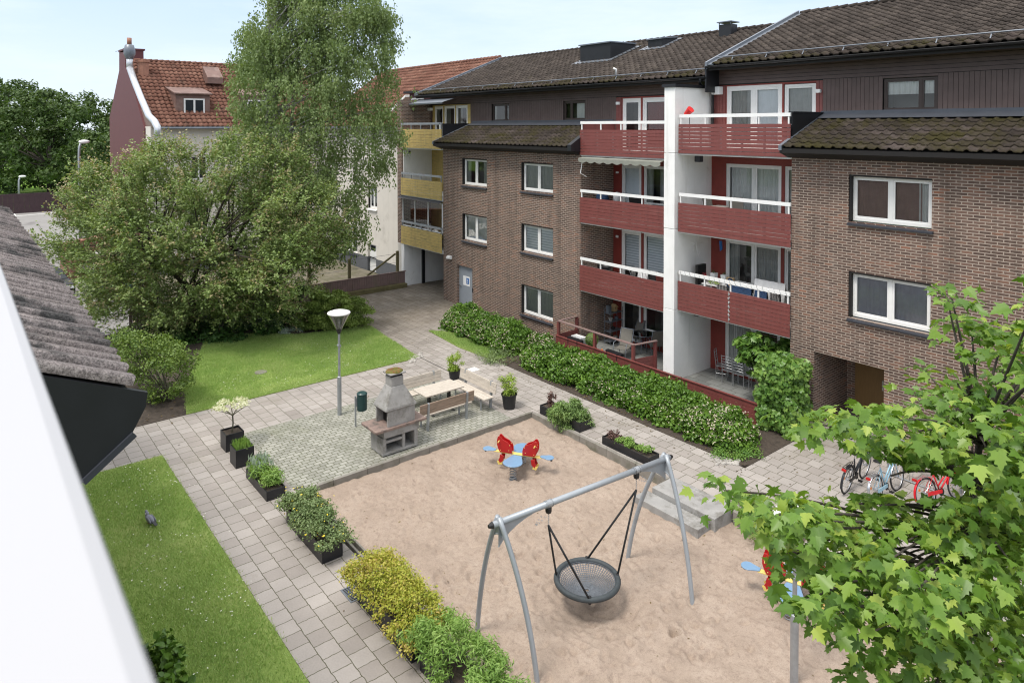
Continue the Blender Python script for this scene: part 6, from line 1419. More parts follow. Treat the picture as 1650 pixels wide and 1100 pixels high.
# --- apple tree
t = thing('apple_tree', (-32.3,8.1,0), 'wide spreading apple tree with yellow green and pinkish leaves, left of the birch', 'tree')
poly = [(93,415),(70,395),(110,385),(105,350),(140,345),(100,318),(140,305),(125,280),(160,275),(165,270),(215,262),(230,245),(260,242),(300,250),(345,238),(380,226),(430,224),(465,236),(480,280),(515,310),(530,345),(550,385),(510,425),(465,455),(430,470),(395,520),(350,505),(300,520),(250,535),(200,530),(160,520),(135,490),(150,455),(125,440)]
C = np.concatenate([crown_pts(poly, 440, 30.2, 4.2, 5, 130), crown_pts([(130,440),(260,420),(430,430),(480,455),(420,505),(350,500),(300,522),(250,535),(180,530),(120,500)], 90, 29.3, 3.2, 15, 60), crown_pts([(150,340),(300,300),(500,330),(500,500),(300,510),(140,480)], 100, 29.6, 3.6, 25, 60)]); R = np.tile([.4,.4,.25], (len(C),1))
C = C[C[:,2] > .5]; R = R[:len(C)]
hub = npv([-32.3,8.1,2.6]); tw = MB()
def shoots(C, m, k, l0, l1, wig, upw):
    Cc = np.repeat(C, m, 0)+rs.normal(size=(len(C)*m,3))*[.20,.20,.14]; o = Cc-hub; o /= np.linalg.norm(o, axis=1, keepdims=True)
    D = o*.9+rs.normal(size=Cc.shape)*wig+[0,0,upw]; D /= np.linalg.norm(D, axis=1, keepdims=True); L = rs.uniform(l0, l1, len(Cc))
    u = np.linspace(.08, 1, k)[None,:]; P = Cc[:,None,:]+D[:,None,:]*(u*L[:,None])[:,:,None]; P[:,:,2] -= .10*(u*L[:,None])**2
    P = P+rs.normal(size=P.shape)*.035; T_ = np.repeat(D[:,None,:], k, 1)+rs.normal(size=P.shape)*.7; return P.reshape(-1,3), T_.reshape(-1,3), Cc, D, L
P, T_, Cc, D, L = shoots(C, 15, 16, .40, 1.0, .55, .35); Nn = rs.normal(size=P.shape)*.55+[0,0,.9]; ok = P[:,2] > .35
leaves('crown', P[ok], Nn[ok], .108, 'oval', 'l_cherry', t, tdir=T_[ok])
for i in range(0, len(Cc), 3): tw.tube([Cc[i], Cc[i]+D[i]*L[i]*.95], [.009,.004], 3, False)
tw.build('twigs', MT['bark2'], t)
sel = C[(rs.rand(len(C)) < .55)]; P, T_, _a, _b, _c = shoots(sel+[0,0,.12], 6, 10, .6, 1.15, .4, .5); leaves('pinkish_leaves', P, rs.normal(size=P.shape)*.5+[0,0,.9], .10, 'oval', 'l_cherry_p', t, tdir=T_)
b = MB(); b.tube([(-32.3,8.1,-.1),(-32.2,8.15,1.0),(-32.35,8.1,1.9)], [.24,.19,.17], 10); 
forks = [(-32.35,8.1,1.8)]*5; tips = [C[i] for i in rs.choice(len(C), 70, False)]
mains = [npv([-32.3+math.cos(a)*1.6, 8.1+math.sin(a)*1.6, 3.5]) for a in (0,1.3,2.5,3.8,5.0)]
for m in mains: limbs(b, (-32.35,8.1,1.75), [m], .15, g)
for tp in tips:
    m = min(mains, key=lambda q: np.linalg.norm(q-tp)); limbs(b, m, [tp], .055, g)
b.build('trunk', MT['bark'], t, smooth=True)
# --- birch
t = thing('birch_tree', (-33.5,11.7,0), 'tall birch with hanging grey green twigs and pale trunk in front of the old house', 'tree')
poly = [(388,58),(430,12),(450,-40),(520,-70),(600,-40),(640,50),(646,110),(618,150),(640,190),(652,215),(630,260),(600,290),(585,330),(590,370),(560,400),(500,425),(450,380),(420,300),(400,220),(372,160),(372,105)]
C = np.concatenate([crown_pts(poly, 400, 33.3, 3.0, 8, 110), crown_pts([(385,60),(430,15),(450,-40),(520,-70),(600,-40),(640,50),(640,110),(500,130),(385,110)], 90, 33.3, 2.2, 18, 60)]); PP = []; NN = []; strands = MB()
for c in C:
    dn_ = rdir(60)*[.5,.5,.36]*rs.uniform(.6,1,(60,1)); PP.append(c+dn_)
    for k in range(8):
        s = c+npv([g.gauss(0,.36), g.gauss(0,.36), g.gauss(.10,.2)]); L = g.uniform(.3,1.0) if g.random() < .8 else g.uniform(1.0,1.7); m = int(L*22)+4; sw_ = npv([g.gauss(0,.10), g.gauss(0,.10), 0])
        u = np.linspace(0, 1, m)[:,None]; pts = s+sw_*u*L+npv([0,0,-1])*u*L+rs.normal(size=(m,3))*.07; PP.append(pts)
P = np.concatenate(PP); P = P[P[:,2] > 2.2]; Nn = rdir(len(P))*[1,1,.5]+[0,0,.15]; td = rs.normal(size=P.shape)*.5+[0,0,-1]
leaves('crown', P, Nn, .115, 'oval', 'l_birch', t, tdir=td)
b = MB(); tr = [(-33.5,11.7,-.1),(-33.45,11.7,2.5),(-33.6,11.8,6),(-33.5,12.0,10),(-33.6,12.1,14),(-33.6,12.0,16.5)]
b.tube(tr, [.27,.21,.17,.13,.08,.03], 12); b.tube([(-33.45,11.7,2.6),(-33.3,12.6,6.5),(-33.0,13.2,11),(-33.1,13.4,14.5)], [.13,.11,.07,.02], 8)
for c in C[::3]:
    z = max(2.5, c[2]-1.6); k = next((i for i in range(5) if tr[i+1][2] >= z), 4); a = npv(tr[k]); q = npv(tr[k+1]); o_ = a+(q-a)*min(1, max(0, (z-a[2])/(q[2]-a[2]))); limbs(b, o_, [c+npv([0,0,.2])], .045, g)
b.build('trunk', MT['birchbark'], t, smooth=True)
# --- far trees
def far_tree(poly, d, dr, n, k, size, trunk_px, zg, label, w0=40, cr=(1.0,1.9), mat='l_far', grp='dark trees beyond the parking lot'):
    c0 = at(trunk_px[0], trunk_px[1], d=d); t = thing('broadleaf_tree', (c0[0],c0[1],zg), label, 'tree', grp)
    C = crown_pts(poly, n, d, dr, int(poly[0][0])+7, w0); R = rs.uniform(*cr, size=(n,1))*[1,1,.75]
    P, Nn = cloud(C, R, int(k*1.5), .5, .5, .6); leaves('crown', P, Nn, size*1.3, 'oval', mat, t)
    b = MB(); top = c0.copy(); b.tube([(c0[0],c0[1],zg-.2),(c0[0],c0[1],(zg+top[2])/2),(top[0],top[1],top[2])], [d*.0045,d*.0035,d*.002], 8)
    limbs(b, (c0[0],c0[1],(zg+c0[2])/2), [C[i] for i in range(0, len(C), max(1, len(C)//14))], d*.002, g); b.build('trunk', MT['bark'], t, smooth=True)
far_tree([(-80,170),(-40,120),(0,127),(30,125),(52,140),(60,175),(40,240),(-10,290),(-80,290)], 125, 7, 110, 75, .42, (0,200), -.6, 'dark leafy tree highest at the far left edge, behind the others')
far_tree([(-30,190),(10,165),(50,150),(75,144),(100,152),(110,172),(135,178),(140,200),(146,240),(130,275),(120,297),(60,300),(0,305),(-40,290)], 100, 8, 170, 95, .36, (80,230), -.6, 'big round dark leafy tree left of the wine red gable')
far_tree([(128,165),(140,155),(165,153),(182,160),(200,200),(200,290),(130,300),(120,230)], 112, 6, 70, 80, .38, (160,220), -.6, 'leafy tree just left of the wine red gable, behind the big round one')
far_tree([(135,215),(200,205),(260,215),(300,240),(300,300),(135,305)], 90, 5, 60, 80, .36, (215,260), -.6, 'lower leafy tree behind the apple tree and the gable')
C = np.stack([rs.uniform(-175,-150,170), rs.uniform(-110,60,170), rs.uniform(0,5.5,170)], 1); P, Nn = cloud(C, np.tile([3,3,2], (170,1)), 70, .7, .4, .6); tag(leaves('distant_wood', P, Nn, 1.0, 'oval', 'l_far', at_=(-160,0,0)), 'dark strip of woodland behind the park lawn', 'wood', kind='stuff')
# --- bushes
def mound(nm, label, cat, poly, d, dr, n, k, cr, size, shape, mat, loc, w0=25, flat=.7, upb=.6, group=None, stem=True, extra=None, zmin=.08):
    t = thing(nm, loc, label, cat, group); C = crown_pts(poly, n, d, dr, int(poly[0][0]+poly[0][1]), w0); C[:,2] = np.maximum(C[:,2], zmin)
    R = rs.uniform(*cr, size=(n,1))*[1,1,flat]; P, Nn = cloud(C, R, k, .5, upb, .6); P[:,2] = np.maximum(P[:,2], loc[2]+.02)
    leaves('foliage', P, Nn, size, shape, mat, t)
    if extra:
        m2, k2, s2, sh2, frac = extra; s_ = C[rs.rand(len(C)) < frac]; P, Nn = cloud(s_, np.tile([cr[1]*1.05]*3, (len(s_),1))*[1,1,flat], k2, .9, upb, .5); leaves('blossom', P, Nn, s2, sh2, m2, t)
    if stem:
        b = MB(); 
        for c in C[::max(1, n//16)]: limbs(b, npv(loc)+npv([g.uniform(-.15,.15),g.uniform(-.15,.15),0]), [c], .022, g)
        b.build('stems', MT['bark2'], t, smooth=True)
    return t
p = at(262,655,z=0)
mound('garden_bush', 'rounded light green bush beside the tiled eave at the corner of the upper lawn', 'bush', [(140,540),(200,535),(262,545),(300,560),(316,578),(300,600),(308,625),(285,640),(262,655),(235,645),(205,610),(170,580)], 22.8, 1.9, 120, 95, (.22,.42), .075, 'oval', 'l_bush', (p[0]-.4,p[1]+.3,0), 45)
mound('juniper_mound', 'low spreading juniper with drooping yellow green tips at the path bend', 'bush', [(474,520),(478,500),(500,478),(520,470),(550,472),(580,484),(597,500),(596,516),(570,526),(530,532),(500,532)], 31.0, 1.3, 150, 150, (.22,.42), .15, 'thin', 'l_junip', (-29.3,13.0,0), 22, .55, .3)
mound('dark_shrub', 'dark green shrub between the birch trunk and the juniper', 'bush', [(440,485),(455,460),(475,455),(490,465),(480,485),(465,495)], 33, .8, 30, 80, (.25,.45), .11, 'oval', 'l_shade', (-32.4,12.2,0), 16)
C = np.stack([rs.uniform(-33.6,-29.6,150), rs.uniform(5.5,12.6,150), rs.uniform(.05,.35,150)], 1)
C = C[C[:,0] < -28.8-(12.5-C[:,1])*.28]
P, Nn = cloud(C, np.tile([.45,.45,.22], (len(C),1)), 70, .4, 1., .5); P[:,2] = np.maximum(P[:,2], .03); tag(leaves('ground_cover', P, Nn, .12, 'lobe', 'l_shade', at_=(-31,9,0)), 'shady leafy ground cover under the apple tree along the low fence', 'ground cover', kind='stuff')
C = np.stack([rs.uniform(-29.9,-29.3,16), rs.uniform(11.0,11.9,16), rs.uniform(.05,.2,16)], 1); P, Nn = cloud(C, np.tile([.2,.2,.12], (16,1)), 60, .4, 1., .5); tag(leaves('silver_plant', P, Nn, .06, 'oval', 'l_silver', at_=(-29.6,11.4,0)), 'silvery grey plant at the left foot of the juniper', 'plant')
# --- hedges
def hedge(label, path, w, h, n, k, mat, flow, seed, fz=.7, rr=(.18,.32)):
    """path of (x,y) base centres"""
    c0 = path[len(path)//2]; t = thing('flowering_hedge', (c0[0],c0[1],0), label, 'hedge'); L = [0]
    for a, b_ in zip(path, path[1:]): L.append(L[-1]+math.dist(a, b_))
    q = np.random.RandomState(seed); C = []
    for _ in range(n):
        s = q.rand()*L[-1]; i = max(0, min(len(path)-2, next((j for j in range(len(L)-1) if L[j+1] >= s), 0))); u = (s-L[i])/(L[i+1]-L[i]); a, b_ = npv(path[i]), npv(path[i+1]); d_ = (b_-a)/np.linalg.norm(b_-a); c = a+(b_-a)*u
        e = min(1, min(s, L[-1]-s)/.6)**.5; ang = q.uniform(0, math.pi); rad = q.uniform(.75, 1.)*e if q.rand() < .8 else q.rand()*e
        C.append([c[0]-d_[1]*w/2*math.cos(ang)*rad, c[1]+d_[0]*w/2*math.cos(ang)*rad, max(.12, (h*(.9+.18*q.rand()))*math.sin(ang)**.55*rad)-.12])
    C = np.array(C); C[:,2] *= .80+.42*vnoise(C[:,0], C[:,1]*.4, .9, seed+40); R = q.uniform(*rr, size=(len(C),1))*[1,1,.8]; C[:,2] += q.normal(size=len(C))*.05; P, Nn = cloud(C, R, k, .45, .55, .75); P[:,2] = np.maximum(P[:,2], .04)
    leaves('foliage', P, Nn, .10, 'oval', mat, t)
    f = flow(C); s_ = C[q.rand(len(C)) < f]; P, Nn = cloud(s_+[0,0,.05], np.tile([.30,.30,.24], (len(s_),1)), 26, .92, .8, .5); ok = P[:,2] > h*.25; leaves('blossom', P[ok], Nn[ok], .058, 'oval', 'l_flower', t)
    b = MB()
    for c in C[::7]: limbs(b, (c[0]*.9+path[len(path)//2][0]*.1*0+c[0]*.1, c[1], 0), [c], .015, g)
    b.build('stems', MT['bark'], t); return t
hedge('clipped green hedge with cream blossom under the brick wall, left of the terraces', [(-26.3,17.9),(-24.5,17.75),(-22.5,17.65),(-20.9,17.6)], 1.9, 1.0, 360, 105, 'l_hedge', lambda C: np.where(C[:,1] < 17.45, .55, .04), 3)
hedge('cream flowering bush joining the two hedges at the corner of the red terrace wall', [(-20.9,18.3),(-20.2,18.0)], 1.1, 1.05, 80, 95, 'l_hedge', lambda C: C[:,0]*0+.55, 4)
hedge('long green hedge below the red terrace wall with cream blossom at its right end', [(-20.2,17.25),(-17.5,17.35),(-14.5,17.4),(-12.3,17.3),(-10.8,17.2)], 1.75, .84, 760, 105, 'l_hedge', lambda C: np.clip(.05+.26*(C[:,0]+13.2)/1.2*(C[:,0] > -13.2)+.10*(C[:,1] < 17)+.22*(C[:,0] < -18.9), .03, .85), 5)
def patch(nm, label, cat, C, R, k, size, shape, mat, kind=None, at_=None, upb=.9):
    C = np.array(C, float); P, Nn = cloud(C, np.tile(R, (len(C),1)) if len(np.shape(R)) == 1 else R, k, .45, upb, .5); P[:,2] = np.maximum(P[:,2], .03); o = leaves(nm, P, Nn, size, shape, mat, at_=at_ if at_ is not None else C.mean(0)*[1,1,0]); return tag(o, label, cat, kind=kind)
C = [(*at(1150+rnd.random()*76, 722+rnd.random()*15, z=.06)[:2], .08) for _ in range(30)]
patch('leafy_ground_cover', 'bright green low ground cover at the right foot of the long hedge', 'ground cover', C, [.22,.22,.1], 60, .05, 'oval', 'l_ivy')
C = [(*at(770+rnd.random()*60, 560+rnd.random()*24, z=.1)[:2], .15) for _ in range(26)]
patch('feathery_plant', 'soft grey green perennial between the lawn strip and the hedge', 'plant', C, [.25,.25,.2], 60, .09, 'thin', 'l_grey')
# --- climbing plant and ivy at the right terrace end
t = thing('ivy', (-10.75,19.0,0), 'ivy covered post at the right end of the terrace wall below the maple like climber', 'climber')
C = np.stack([rs.uniform(-11.45,-10.25,230), rs.uniform(18.6,19.6,230), rs.uniform(.05,2.1,230)], 1); P, Nn = cloud(C, np.tile([.22,.22,.2], (230,1)), 46, .6, .3, .5); P[:,2] = np.maximum(P[:,2], .03); leaves('foliage', P, Nn+[.3,-.5,0], .115, 'lobe', 'l_ivy', t)
b = MB(); b.tube([(-10.85,19.1,0),(-10.85,19.1,1.9)], .05, 8); b.build('post', MT['bark'], t)
t = thing('climbing_plant', (-11.3,19.3,0), 'maple leaved climber spreading over the right terrace above the ivy', 'climber')
C = crown_pts([(1190,548),(1215,540),(1240,548),(1262,560),(1270,545),(1290,555),(1306,545),(1302,575),(1290,600),(1290,640),(1262,625),(1236,640),(1222,610),(1200,585)], 120, 22.3, .7, 9, 30); P, Nn = cloud(C, np.tile([.26,.26,.15], (120,1)), 26, .5, .9, .4); leaves('foliage', P, Nn, .17, 'maple', 'l_ivy', t)
b = MB(); limbs(b, (-11.2,19.2,0), [C[i] for i in range(0,120,6)], .025, g); b.build('stems', MT['bark'], t)
# --- plants in the planters
def pl_plant(key, nm, mat, n, k, size, shape, hh, over=.05, cr=(.10,.18), extra=None, seed=1, droop=0, lab=None):
    t, x0, x1, y0, y1, z = PL[key]; q = np.random.RandomState(seed); C = []
    for _ in range(n):
        u, v = q.uniform(-1,1), q.uniform(-1,1); r2 = max(abs(u), abs(v)); e = math.sqrt(max(0, 1-r2**2*.75)); C.append([(x0+x1)/2+u*((x1-x0)/2+over), (y0+y1)/2+v*((y1-y0)/2+over), z+hh*e*q.uniform(.45,1)-droop*(r2 > .8)])
    C = np.array(C); R = q.uniform(*cr, size=(n,1))*[1,1,.8]; P, Nn = cloud(C, R, k, .5, .7, .6); o = leaves(nm, P, Nn, size, shape, mat, t)
    if extra:
        m2, k2, s2, fr = extra; s_ = C[q.rand(n) < fr]; P, Nn = cloud(s_, np.tile([cr[1]*1.1]*3, (len(s_),1)), k2, .95, .8, .3); leaves('blossom', P, Nn, s2, 'oval', m2, t)
    b = MB()
    for c in C[::4]: limbs(b, (c[0]*.6+(x0+x1)/2*.4, c[1]*.6+(y0+y1)/2*.4, z-.08), [c], .008, g)
    b.build('stems', MT['bark2'], t); return o
t, x0, x1, y0, y1, z = PL['A']; b = MB(); cA = npv([(x0+x1)/2,(y0+y1)/2,z-.05]); b.tube([cA,cA+[.02,.02,.25],cA+[.05,.0,.5]], .02, 7); limbs(b, cA+[.05,0,.48], [cA+[.4*math.cos(a), .4*math.sin(a), .72] for a in (0,1,2,3,4,5)], .012, g); b.build('stem', MT['bark2'], t)
C = [cA+[.47*math.cos(a)*r, .47*math.sin(a)*r, .74+.06*rnd.random()] for a, r in [(rnd.uniform(0,6.3), rnd.random()**.5) for _ in range(26)]]; P, Nn = cloud(C, np.tile([.13,.13,.055], (26,1)), 52, .3, 1., .5); leaves('crown', P, Nn, .05, 'oval', 'l_white', t)
t, x0, x1, y0, y1, z = PL['B']; P = np.stack([rs.uniform(x0+.05,x1-.05,260), rs.uniform(y0+.05,y1-.05,260), np.full(260, z-.02)], 1); td = rs.normal(size=P.shape)*.25+[0,0,1]; Nn = rdir(260)*[1,1,.1]; leaves('stalks', P, Nn, .22, 'thin', 'l_greenp', t, tdir=td)
pl_plant('C', 'grasses', 'l_greenp', 34, 90, .10, 'thin', .30, -.02, (.12,.2), seed=2)
t, x0, x1, y0, y1, z = PL['C']; P = np.stack([rs.uniform(x0+.1,x0+.75,420), rs.uniform(y0,y1,420), z+rs.rand(420)*.35], 1); leaves('lavender', P, rdir(420)*[1,1,.2], .13, 'thin', 'l_silver', t, tdir=rs.normal(size=P.shape)*.3+[0,0,1])
pl_plant('D', 'foliage', 'l_grey', 120, 90, .048, 'oval', .46, .14, (.12,.2), ('l_yflower', 2, .045, .5), 3, .1)
pl_plant('E', 'foliage', 'l_orange', 190, 90, .042, 'oval', .64, .22, (.12,.22), None, 4, .15)
pl_plant('F', 'foliage', 'l_greenp', 130, 80, .085, 'thin', .62, .22, (.12,.22), None, 5, .1)
t, x0, x1, y0, y1, z = PL['G']; C = crown_pts([(884,655),(900,645),(925,645),(942,660),(955,690),(935,695),(925,703),(905,690),(888,675)], 90, 20.9, .40, 3, 14); P, Nn = cloud(C, np.tile([.16,.16,.12], (90,1)), 95, .4, .8, .5); leaves('crown', P, Nn, .12, 'thin', 'l_jmaple', t, tdir=rs.normal(size=P.shape)*.6+[0,0,-.6])
b = MB(); limbs(b, (-15.3,14.5,.2), [C[i] for i in range(0,60,5)], .012, g); b.build('stems', MT['bark'], t)
C = [(x0+.15+rnd.random()*.25, 14.5+rnd.uniform(-.12,.12), z+rnd.random()*.4) for _ in range(14)]; P, Nn = cloud(C, np.tile([.08,.08,.1], (14,1)), 26, .4, .6, .6); leaves('purple_leaves', P, Nn, .06, 'oval', 'l_purple', t)
t, x0, x1, y0, y1, z = PL['H']; C = np.stack([rs.uniform(x0+.5,x1-.12,22), rs.uniform(y0+.08,y1-.08,22), z+rs.rand(22)*.12], 1); P, Nn = cloud(C, np.tile([.12,.12,.09], (22,1)), 60, .4, .8, .6); leaves('herbs', P, Nn, .05, 'oval', 'l_greenp', t)
C = np.stack([rs.uniform(x0+.05,x0+.4,9), rs.uniform(y0+.08,y1-.08,9), z+rs.rand(9)*.12], 1); P, Nn = cloud(C, np.tile([.11,.11,.09], (9,1)), 50, .4, .8, .6); leaves('purple_leaves', P, Nn, .045, 'oval', 'l_purple', t)
for key in ('P1','P2'):
    t, x, y, r, h, z = PL[key]; C = np.stack([x+rs.normal(size=26)*r*.5, y+rs.normal(size=26)*r*.5, z+.05+rs.rand(26)*.5], 1); P, Nn = cloud(C, np.tile([.13,.13,.10], (26,1)), 62, .4, .8, .6); leaves('foliage', P, Nn, .05, 'oval', 'l_lime', t)
    b = MB(); limbs(b, (x,y,z-.05), [C[i] for i in range(0,26,3)], .007, g); b.build('stems', MT['bark2'], t)
# box ball and other pots on the terrace
p = (-18.95,19.35,.03); t = thing('clipped_box_ball', p, 'round clipped box ball on the left terrace behind the first rail planter', 'potted plant'); b = MB(); b.lathe(p, [(.16,0),(.2,.34),(.18,.35)], 14); b.build('pot', MT['planter'], t)
P = rdir(1500)*.25*rs.uniform(.93,1.04,(1500,1))+[p[0],p[1],.68]; leaves('foliage', P, P-[p[0],p[1],.68]+rs.normal(size=P.shape)*.12, .035, 'oval', 'l_greenp', t)
b = MB(); b.ell((p[0],p[1],.68), (.235,.235,.235), 14, 9); b.build('inner_twigs', MT['bark2'], t)
C = [(-14.55,21.0,3.9),(-14.12,21.0,3.9)]
for o_ in [o for o in col.objects if o.name.startswith('potted_plant')]:
    c = ORG[o_.name]; P, Nn = cloud([c+[0,0,.38]], [[.1,.1,.08]], 60, .4, .6, .6); leaves('foliage', P, Nn, .05, 'thin', 'l_shade', o_)
patch('balcony_flowers', 'pale yellow and green flowers in a white pot on the balcony plant table', 'flowers', [(-14.3,20.65,3.6),(-14.15,20.62,3.58),(-14.45,20.65,3.56)], [.12,.1,.09], 60, .045, 'oval', 'l_lime', at_=(-14.3,20.65,3.47))
patch('red_flowers', 'small pinkish red flowers at the left of the balcony plant table', 'flowers', [(-14.72,20.7,3.75)], [.11,.09,.09], 60, .04, 'oval', 'l_redf', at_=(-14.72,20.7,3.47)) if 'l_redf' in MT else None
# cascade beside the steps, far bushes, bottom left shrub
C = np.array([at(1180+rnd.random()*50, 792+rnd.random()*20, z=.12) for _ in range(22)]+[at(1195+rnd.random()*30, 815+rnd.random()*50, z=-.05) for _ in range(18)])
P, Nn = cloud(C, np.tile([.2,.2,.12], (len(C),1)), 60, .4, .6, .6); t = thing('trailing_juniper', C[0]*[1,1,0], 'yellow green trailing plant spilling over the kerb right of the steps', 'plant'); leaves('foliage', P, Nn, .085, 'thin', 'l_junip', t, tdir=rs.normal(size=P.shape)*.6+[0,-.5,-.4])
p = at(300,1085,z=.3); t = thing('cherry_laurel', (p[0],p[1]-.1,0), 'dark glossy leaved shrub at the bottom left beside the white parapet', 'bush')
C = np.array([(p[0]+rnd.uniform(-.9,1.2), p[1]-.25+rnd.uniform(-.3,.22), rnd.uniform(.1,.62)) for _ in range(34)]); P, Nn = cloud(C, np.tile([.16,.16,.16], (34,1)), 40, .5, .6, .6); leaves('foliage', P, Nn, .13, 'oval', 'l_hedge', t); b = MB(); limbs(b, (p[0],p[1]-.2,0), [C[i] for i in range(0,34,3)], .015, g); b.build('stems', MT['bark'], t)
C = [(rnd.uniform(-6.0,-3.6), rnd.uniform(19.3,19.8), rnd.uniform(.1,.9)) for _ in range(40)]; patch('rack_bush', 'dark leafy bush behind the bicycle rack at the brick wall', 'bush', C, [.3,.2,.25], 60, .09, 'oval', 'l_hedge')
# --- maple close to the camera
T0 = at(1548,1060,d=7.0); base = npv([T0[0],T0[1],-.25]); t = thing('maple_tree', base, 'maple with big fresh green lobed leaves filling the lower right corner', 'tree')
def mp(poly, n, d0, d1, seed):
    q = random.Random(seed); xs = [a for a, _ in poly]; ys = [b_ for _, b_ in poly]; o = []
    while len(o) < n:
        x, y = q.uniform(min(xs), max(xs)), q.uniform(min(ys), max(ys))
        if inpoly(x, y, poly): o.append(at(x, y, d=q.uniform(d0, d1)))
    return o
S = []
S += mp([(1490,452),(1530,440),(1556,455),(1572,478),(1540,490),(1515,480)], 3, 7.3, 7.6, 1)
S += mp([(1525,515),(1560,500),(1600,505),(1650,495),(1650,560),(1590,545)], 7, 7, 7.8, 2)
S += mp([(1432,590),(1480,565),(1540,590),(1570,570),(1650,560),(1650,690),(1560,690),(1500,660),(1440,610)], 20, 6.6, 7.8, 3)
S += mp([(1285,690),(1330,655),(1400,680),(1470,660),(1560,670),(1650,680),(1650,770),(1560,760),(1480,735),(1400,720),(1330,700)], 32, 6.0, 7.6, 4)
S += mp([(1400,720),(1470,725),(1490,760),(1440,770),(1405,745)], 6, 6.2, 6.6, 14)
S += mp([(1140,778),(1175,765),(1200,800),(1260,815),(1340,800),(1420,795),(1480,815),(1560,800),(1650,790),(1650,900),(1500,900),(1400,880),(1300,870),(1230,850),(1170,800)], 56, 5.8, 7.4, 5)
S += mp([(1240,870),(1330,850),(1450,870),(1480,900),(1440,940),(1340,940),(1270,950),(1250,920)], 16, 5.4, 6.4, 6)
S += mp([(1240,965),(1330,930),(1450,930),(1650,860),(1650,1100),(1600,1160),(1420,1160),(1370,1060),(1340,1005),(1300,990)], 84, 5.0, 7.2, 7)
S += mp([(1560,690),(1720,640),(1720,900),(1560,880)], 30, 5.6, 7.6, 8)
S += mp([(1660,450),(1760,450),(1760,1150),(1660,1150)], 34, 5.5, 8.0, 9)
S += mp([(1400,1080),(1700,1060),(1700,1250),(1430,1250)], 26, 5.4, 7.4, 10)
S += mp([(1255,818),(1310,818),(1310,846),(1255,846)], 4, 5.6, 6.2, 31)
S = np.array(S); k = 22; C = np.repeat(S, k, 0); dxy = rs.normal(size=(len(C),2))*.20; P = C.copy(); P[:,:2] += dxy; P[:,2] += rs.normal(size=len(C))*.04-.45*(dxy**2).sum(1)
out = P-base-[0,0,6.0]; Nn = npv([0,0,1.0])+rs.normal(size=P.shape)*.42+np.concatenate([dxy*.9, np.zeros((len(C),1))], 1)+(-FW*.12)
td = np.concatenate([dxy, np.zeros((len(C),1))], 1)*3+rs.normal(size=P.shape)*.5+(S.repeat(k, 0)-base)*[.12,.12,0]
_d = P-npv([0,0,HC]); _z = _d@FW; _px = CX_+F_*(_d@RT)/_z; _py = CY_-F_*(_d@UP)/_z
gaps = [[(1360,430),(1488,430),(1500,500),(1500,560),(1430,570),(1360,560)], [(1590,440),(1650,440),(1650,490),(1585,490)], [(1332,716),(1400,735),(1465,752),(1530,768),(1560,785),(1535,806),(1470,800),(1410,792),(1345,806)], [(1240,560),(1430,560),(1428,640),(1330,652),(1275,690),(1240,700)], [(1425,872),(1470,868),(1505,892),(1490,912),(1440,900)], [(1270,930),(1300,925),(1312,945),(1290,968),(1262,955)], [(1560,690),(1600,705),(1590,740),(1550,735)], [(1440,690),(1475,690),(1470,715)], [(1100,700),(1270,712),(1330,735),(1400,790),(1260,792),(1180,758),(1120,760)], [(1380,575),(1440,560),(1500,500),(1500,555),(1450,590)], [(900,840),(1180,840),(1240,880),(1235,960),(1290,1000),(1350,1070),(1300,1100),(900,1100)]]
keep = np.ones(len(P), bool)
for i_ in range(len(P)):
    if any(inpoly(_px[i_], _py[i_], q_) for q_ in gaps) and rs.rand() < 2: keep[i_] = False
P, Nn, td = P[keep], Nn[keep], td[keep]; young = rs.rand(len(P)) < .09
leaves('crown', P[~young], Nn[~young], .101, 'maple', 'l_maple', t, tdir=td[~young], size_var=.42)
leaves('young_leaves', P[young]+[0,0,.05], Nn[young], .10, 'maple', 'l_maple_n', t, tdir=td[young], size_var=.3)
b = MB(); st_ = [base, base+[.05,0,2.5], T0+[0,0,-.6], T0+[.0,.05,.4], T0+[.05,.1,1.4], T0+[.1,.2,2.6]]; b.tube(st_, [.14,.12,.09,.07,.05,.02], 10)
for s in S[::2]:
    zz = np.clip(s[2]-.8*np.linalg.norm((s-T0)[:2])*.5, base[2]+2.6, T0[2]+2.2)
    for i in range(5):
        if st_[i+1][2] >= zz: break
    a, q = npv(st_[i]), npv(st_[i+1]); o_ = a+(q-a)*np.clip((zz-a[2])/(q[2]-a[2]), 0, 1); limbs(b, o_, [s+npv([0,0,-.04])], .017, g, .5)
b.build('trunk', MT['bark'], t, smooth=True)
# --- litter
def scatter(nm, label, boxes, zf, size, at_):
    P = []
    for (x0, x1, y0, y1, n) in boxes:
        for _ in range(n): x, y = rnd.uniform(x0, x1), rnd.uniform(y0, y1); P.append((x, y, zf(x, y)))
    P = np.array(P); tag(leaves(nm, P, rs.normal(size=P.shape)*.25+[0,0,1], size, 'oval', 'litter', at_=at_, size_var=.6), label, 'fallen leaves', kind='stuff')
scatter('fallen_leaves', 'small dry leaves scattered on the sand', [(-16.2,-3,6.9,14,130),(-12,-4,12.8,14,60)], lambda x, y: float(sand_z(x, y))+.012, .03, (-10,10,-.2))
scatter('fallen_leaves', 'small dry leaves and petals on the paving beside the hedge', [(-23,-10,15.6,16.2,170),(-10.2,-4,16,19.6,110),(-23,-4,4.5,16,90),(-28,-23,14.5,17,40)], lambda x, y: .012, .045, (-15,15,0))
scatter('fallen_leaves', 'twigs and dry leaves on the dark hedge bed', [(-26,-10.3,16.2,16.9,420),(-25.5,-23.2,1.3,5.6,120)], lambda x, y: .035, .06, (-18,16.5,0))
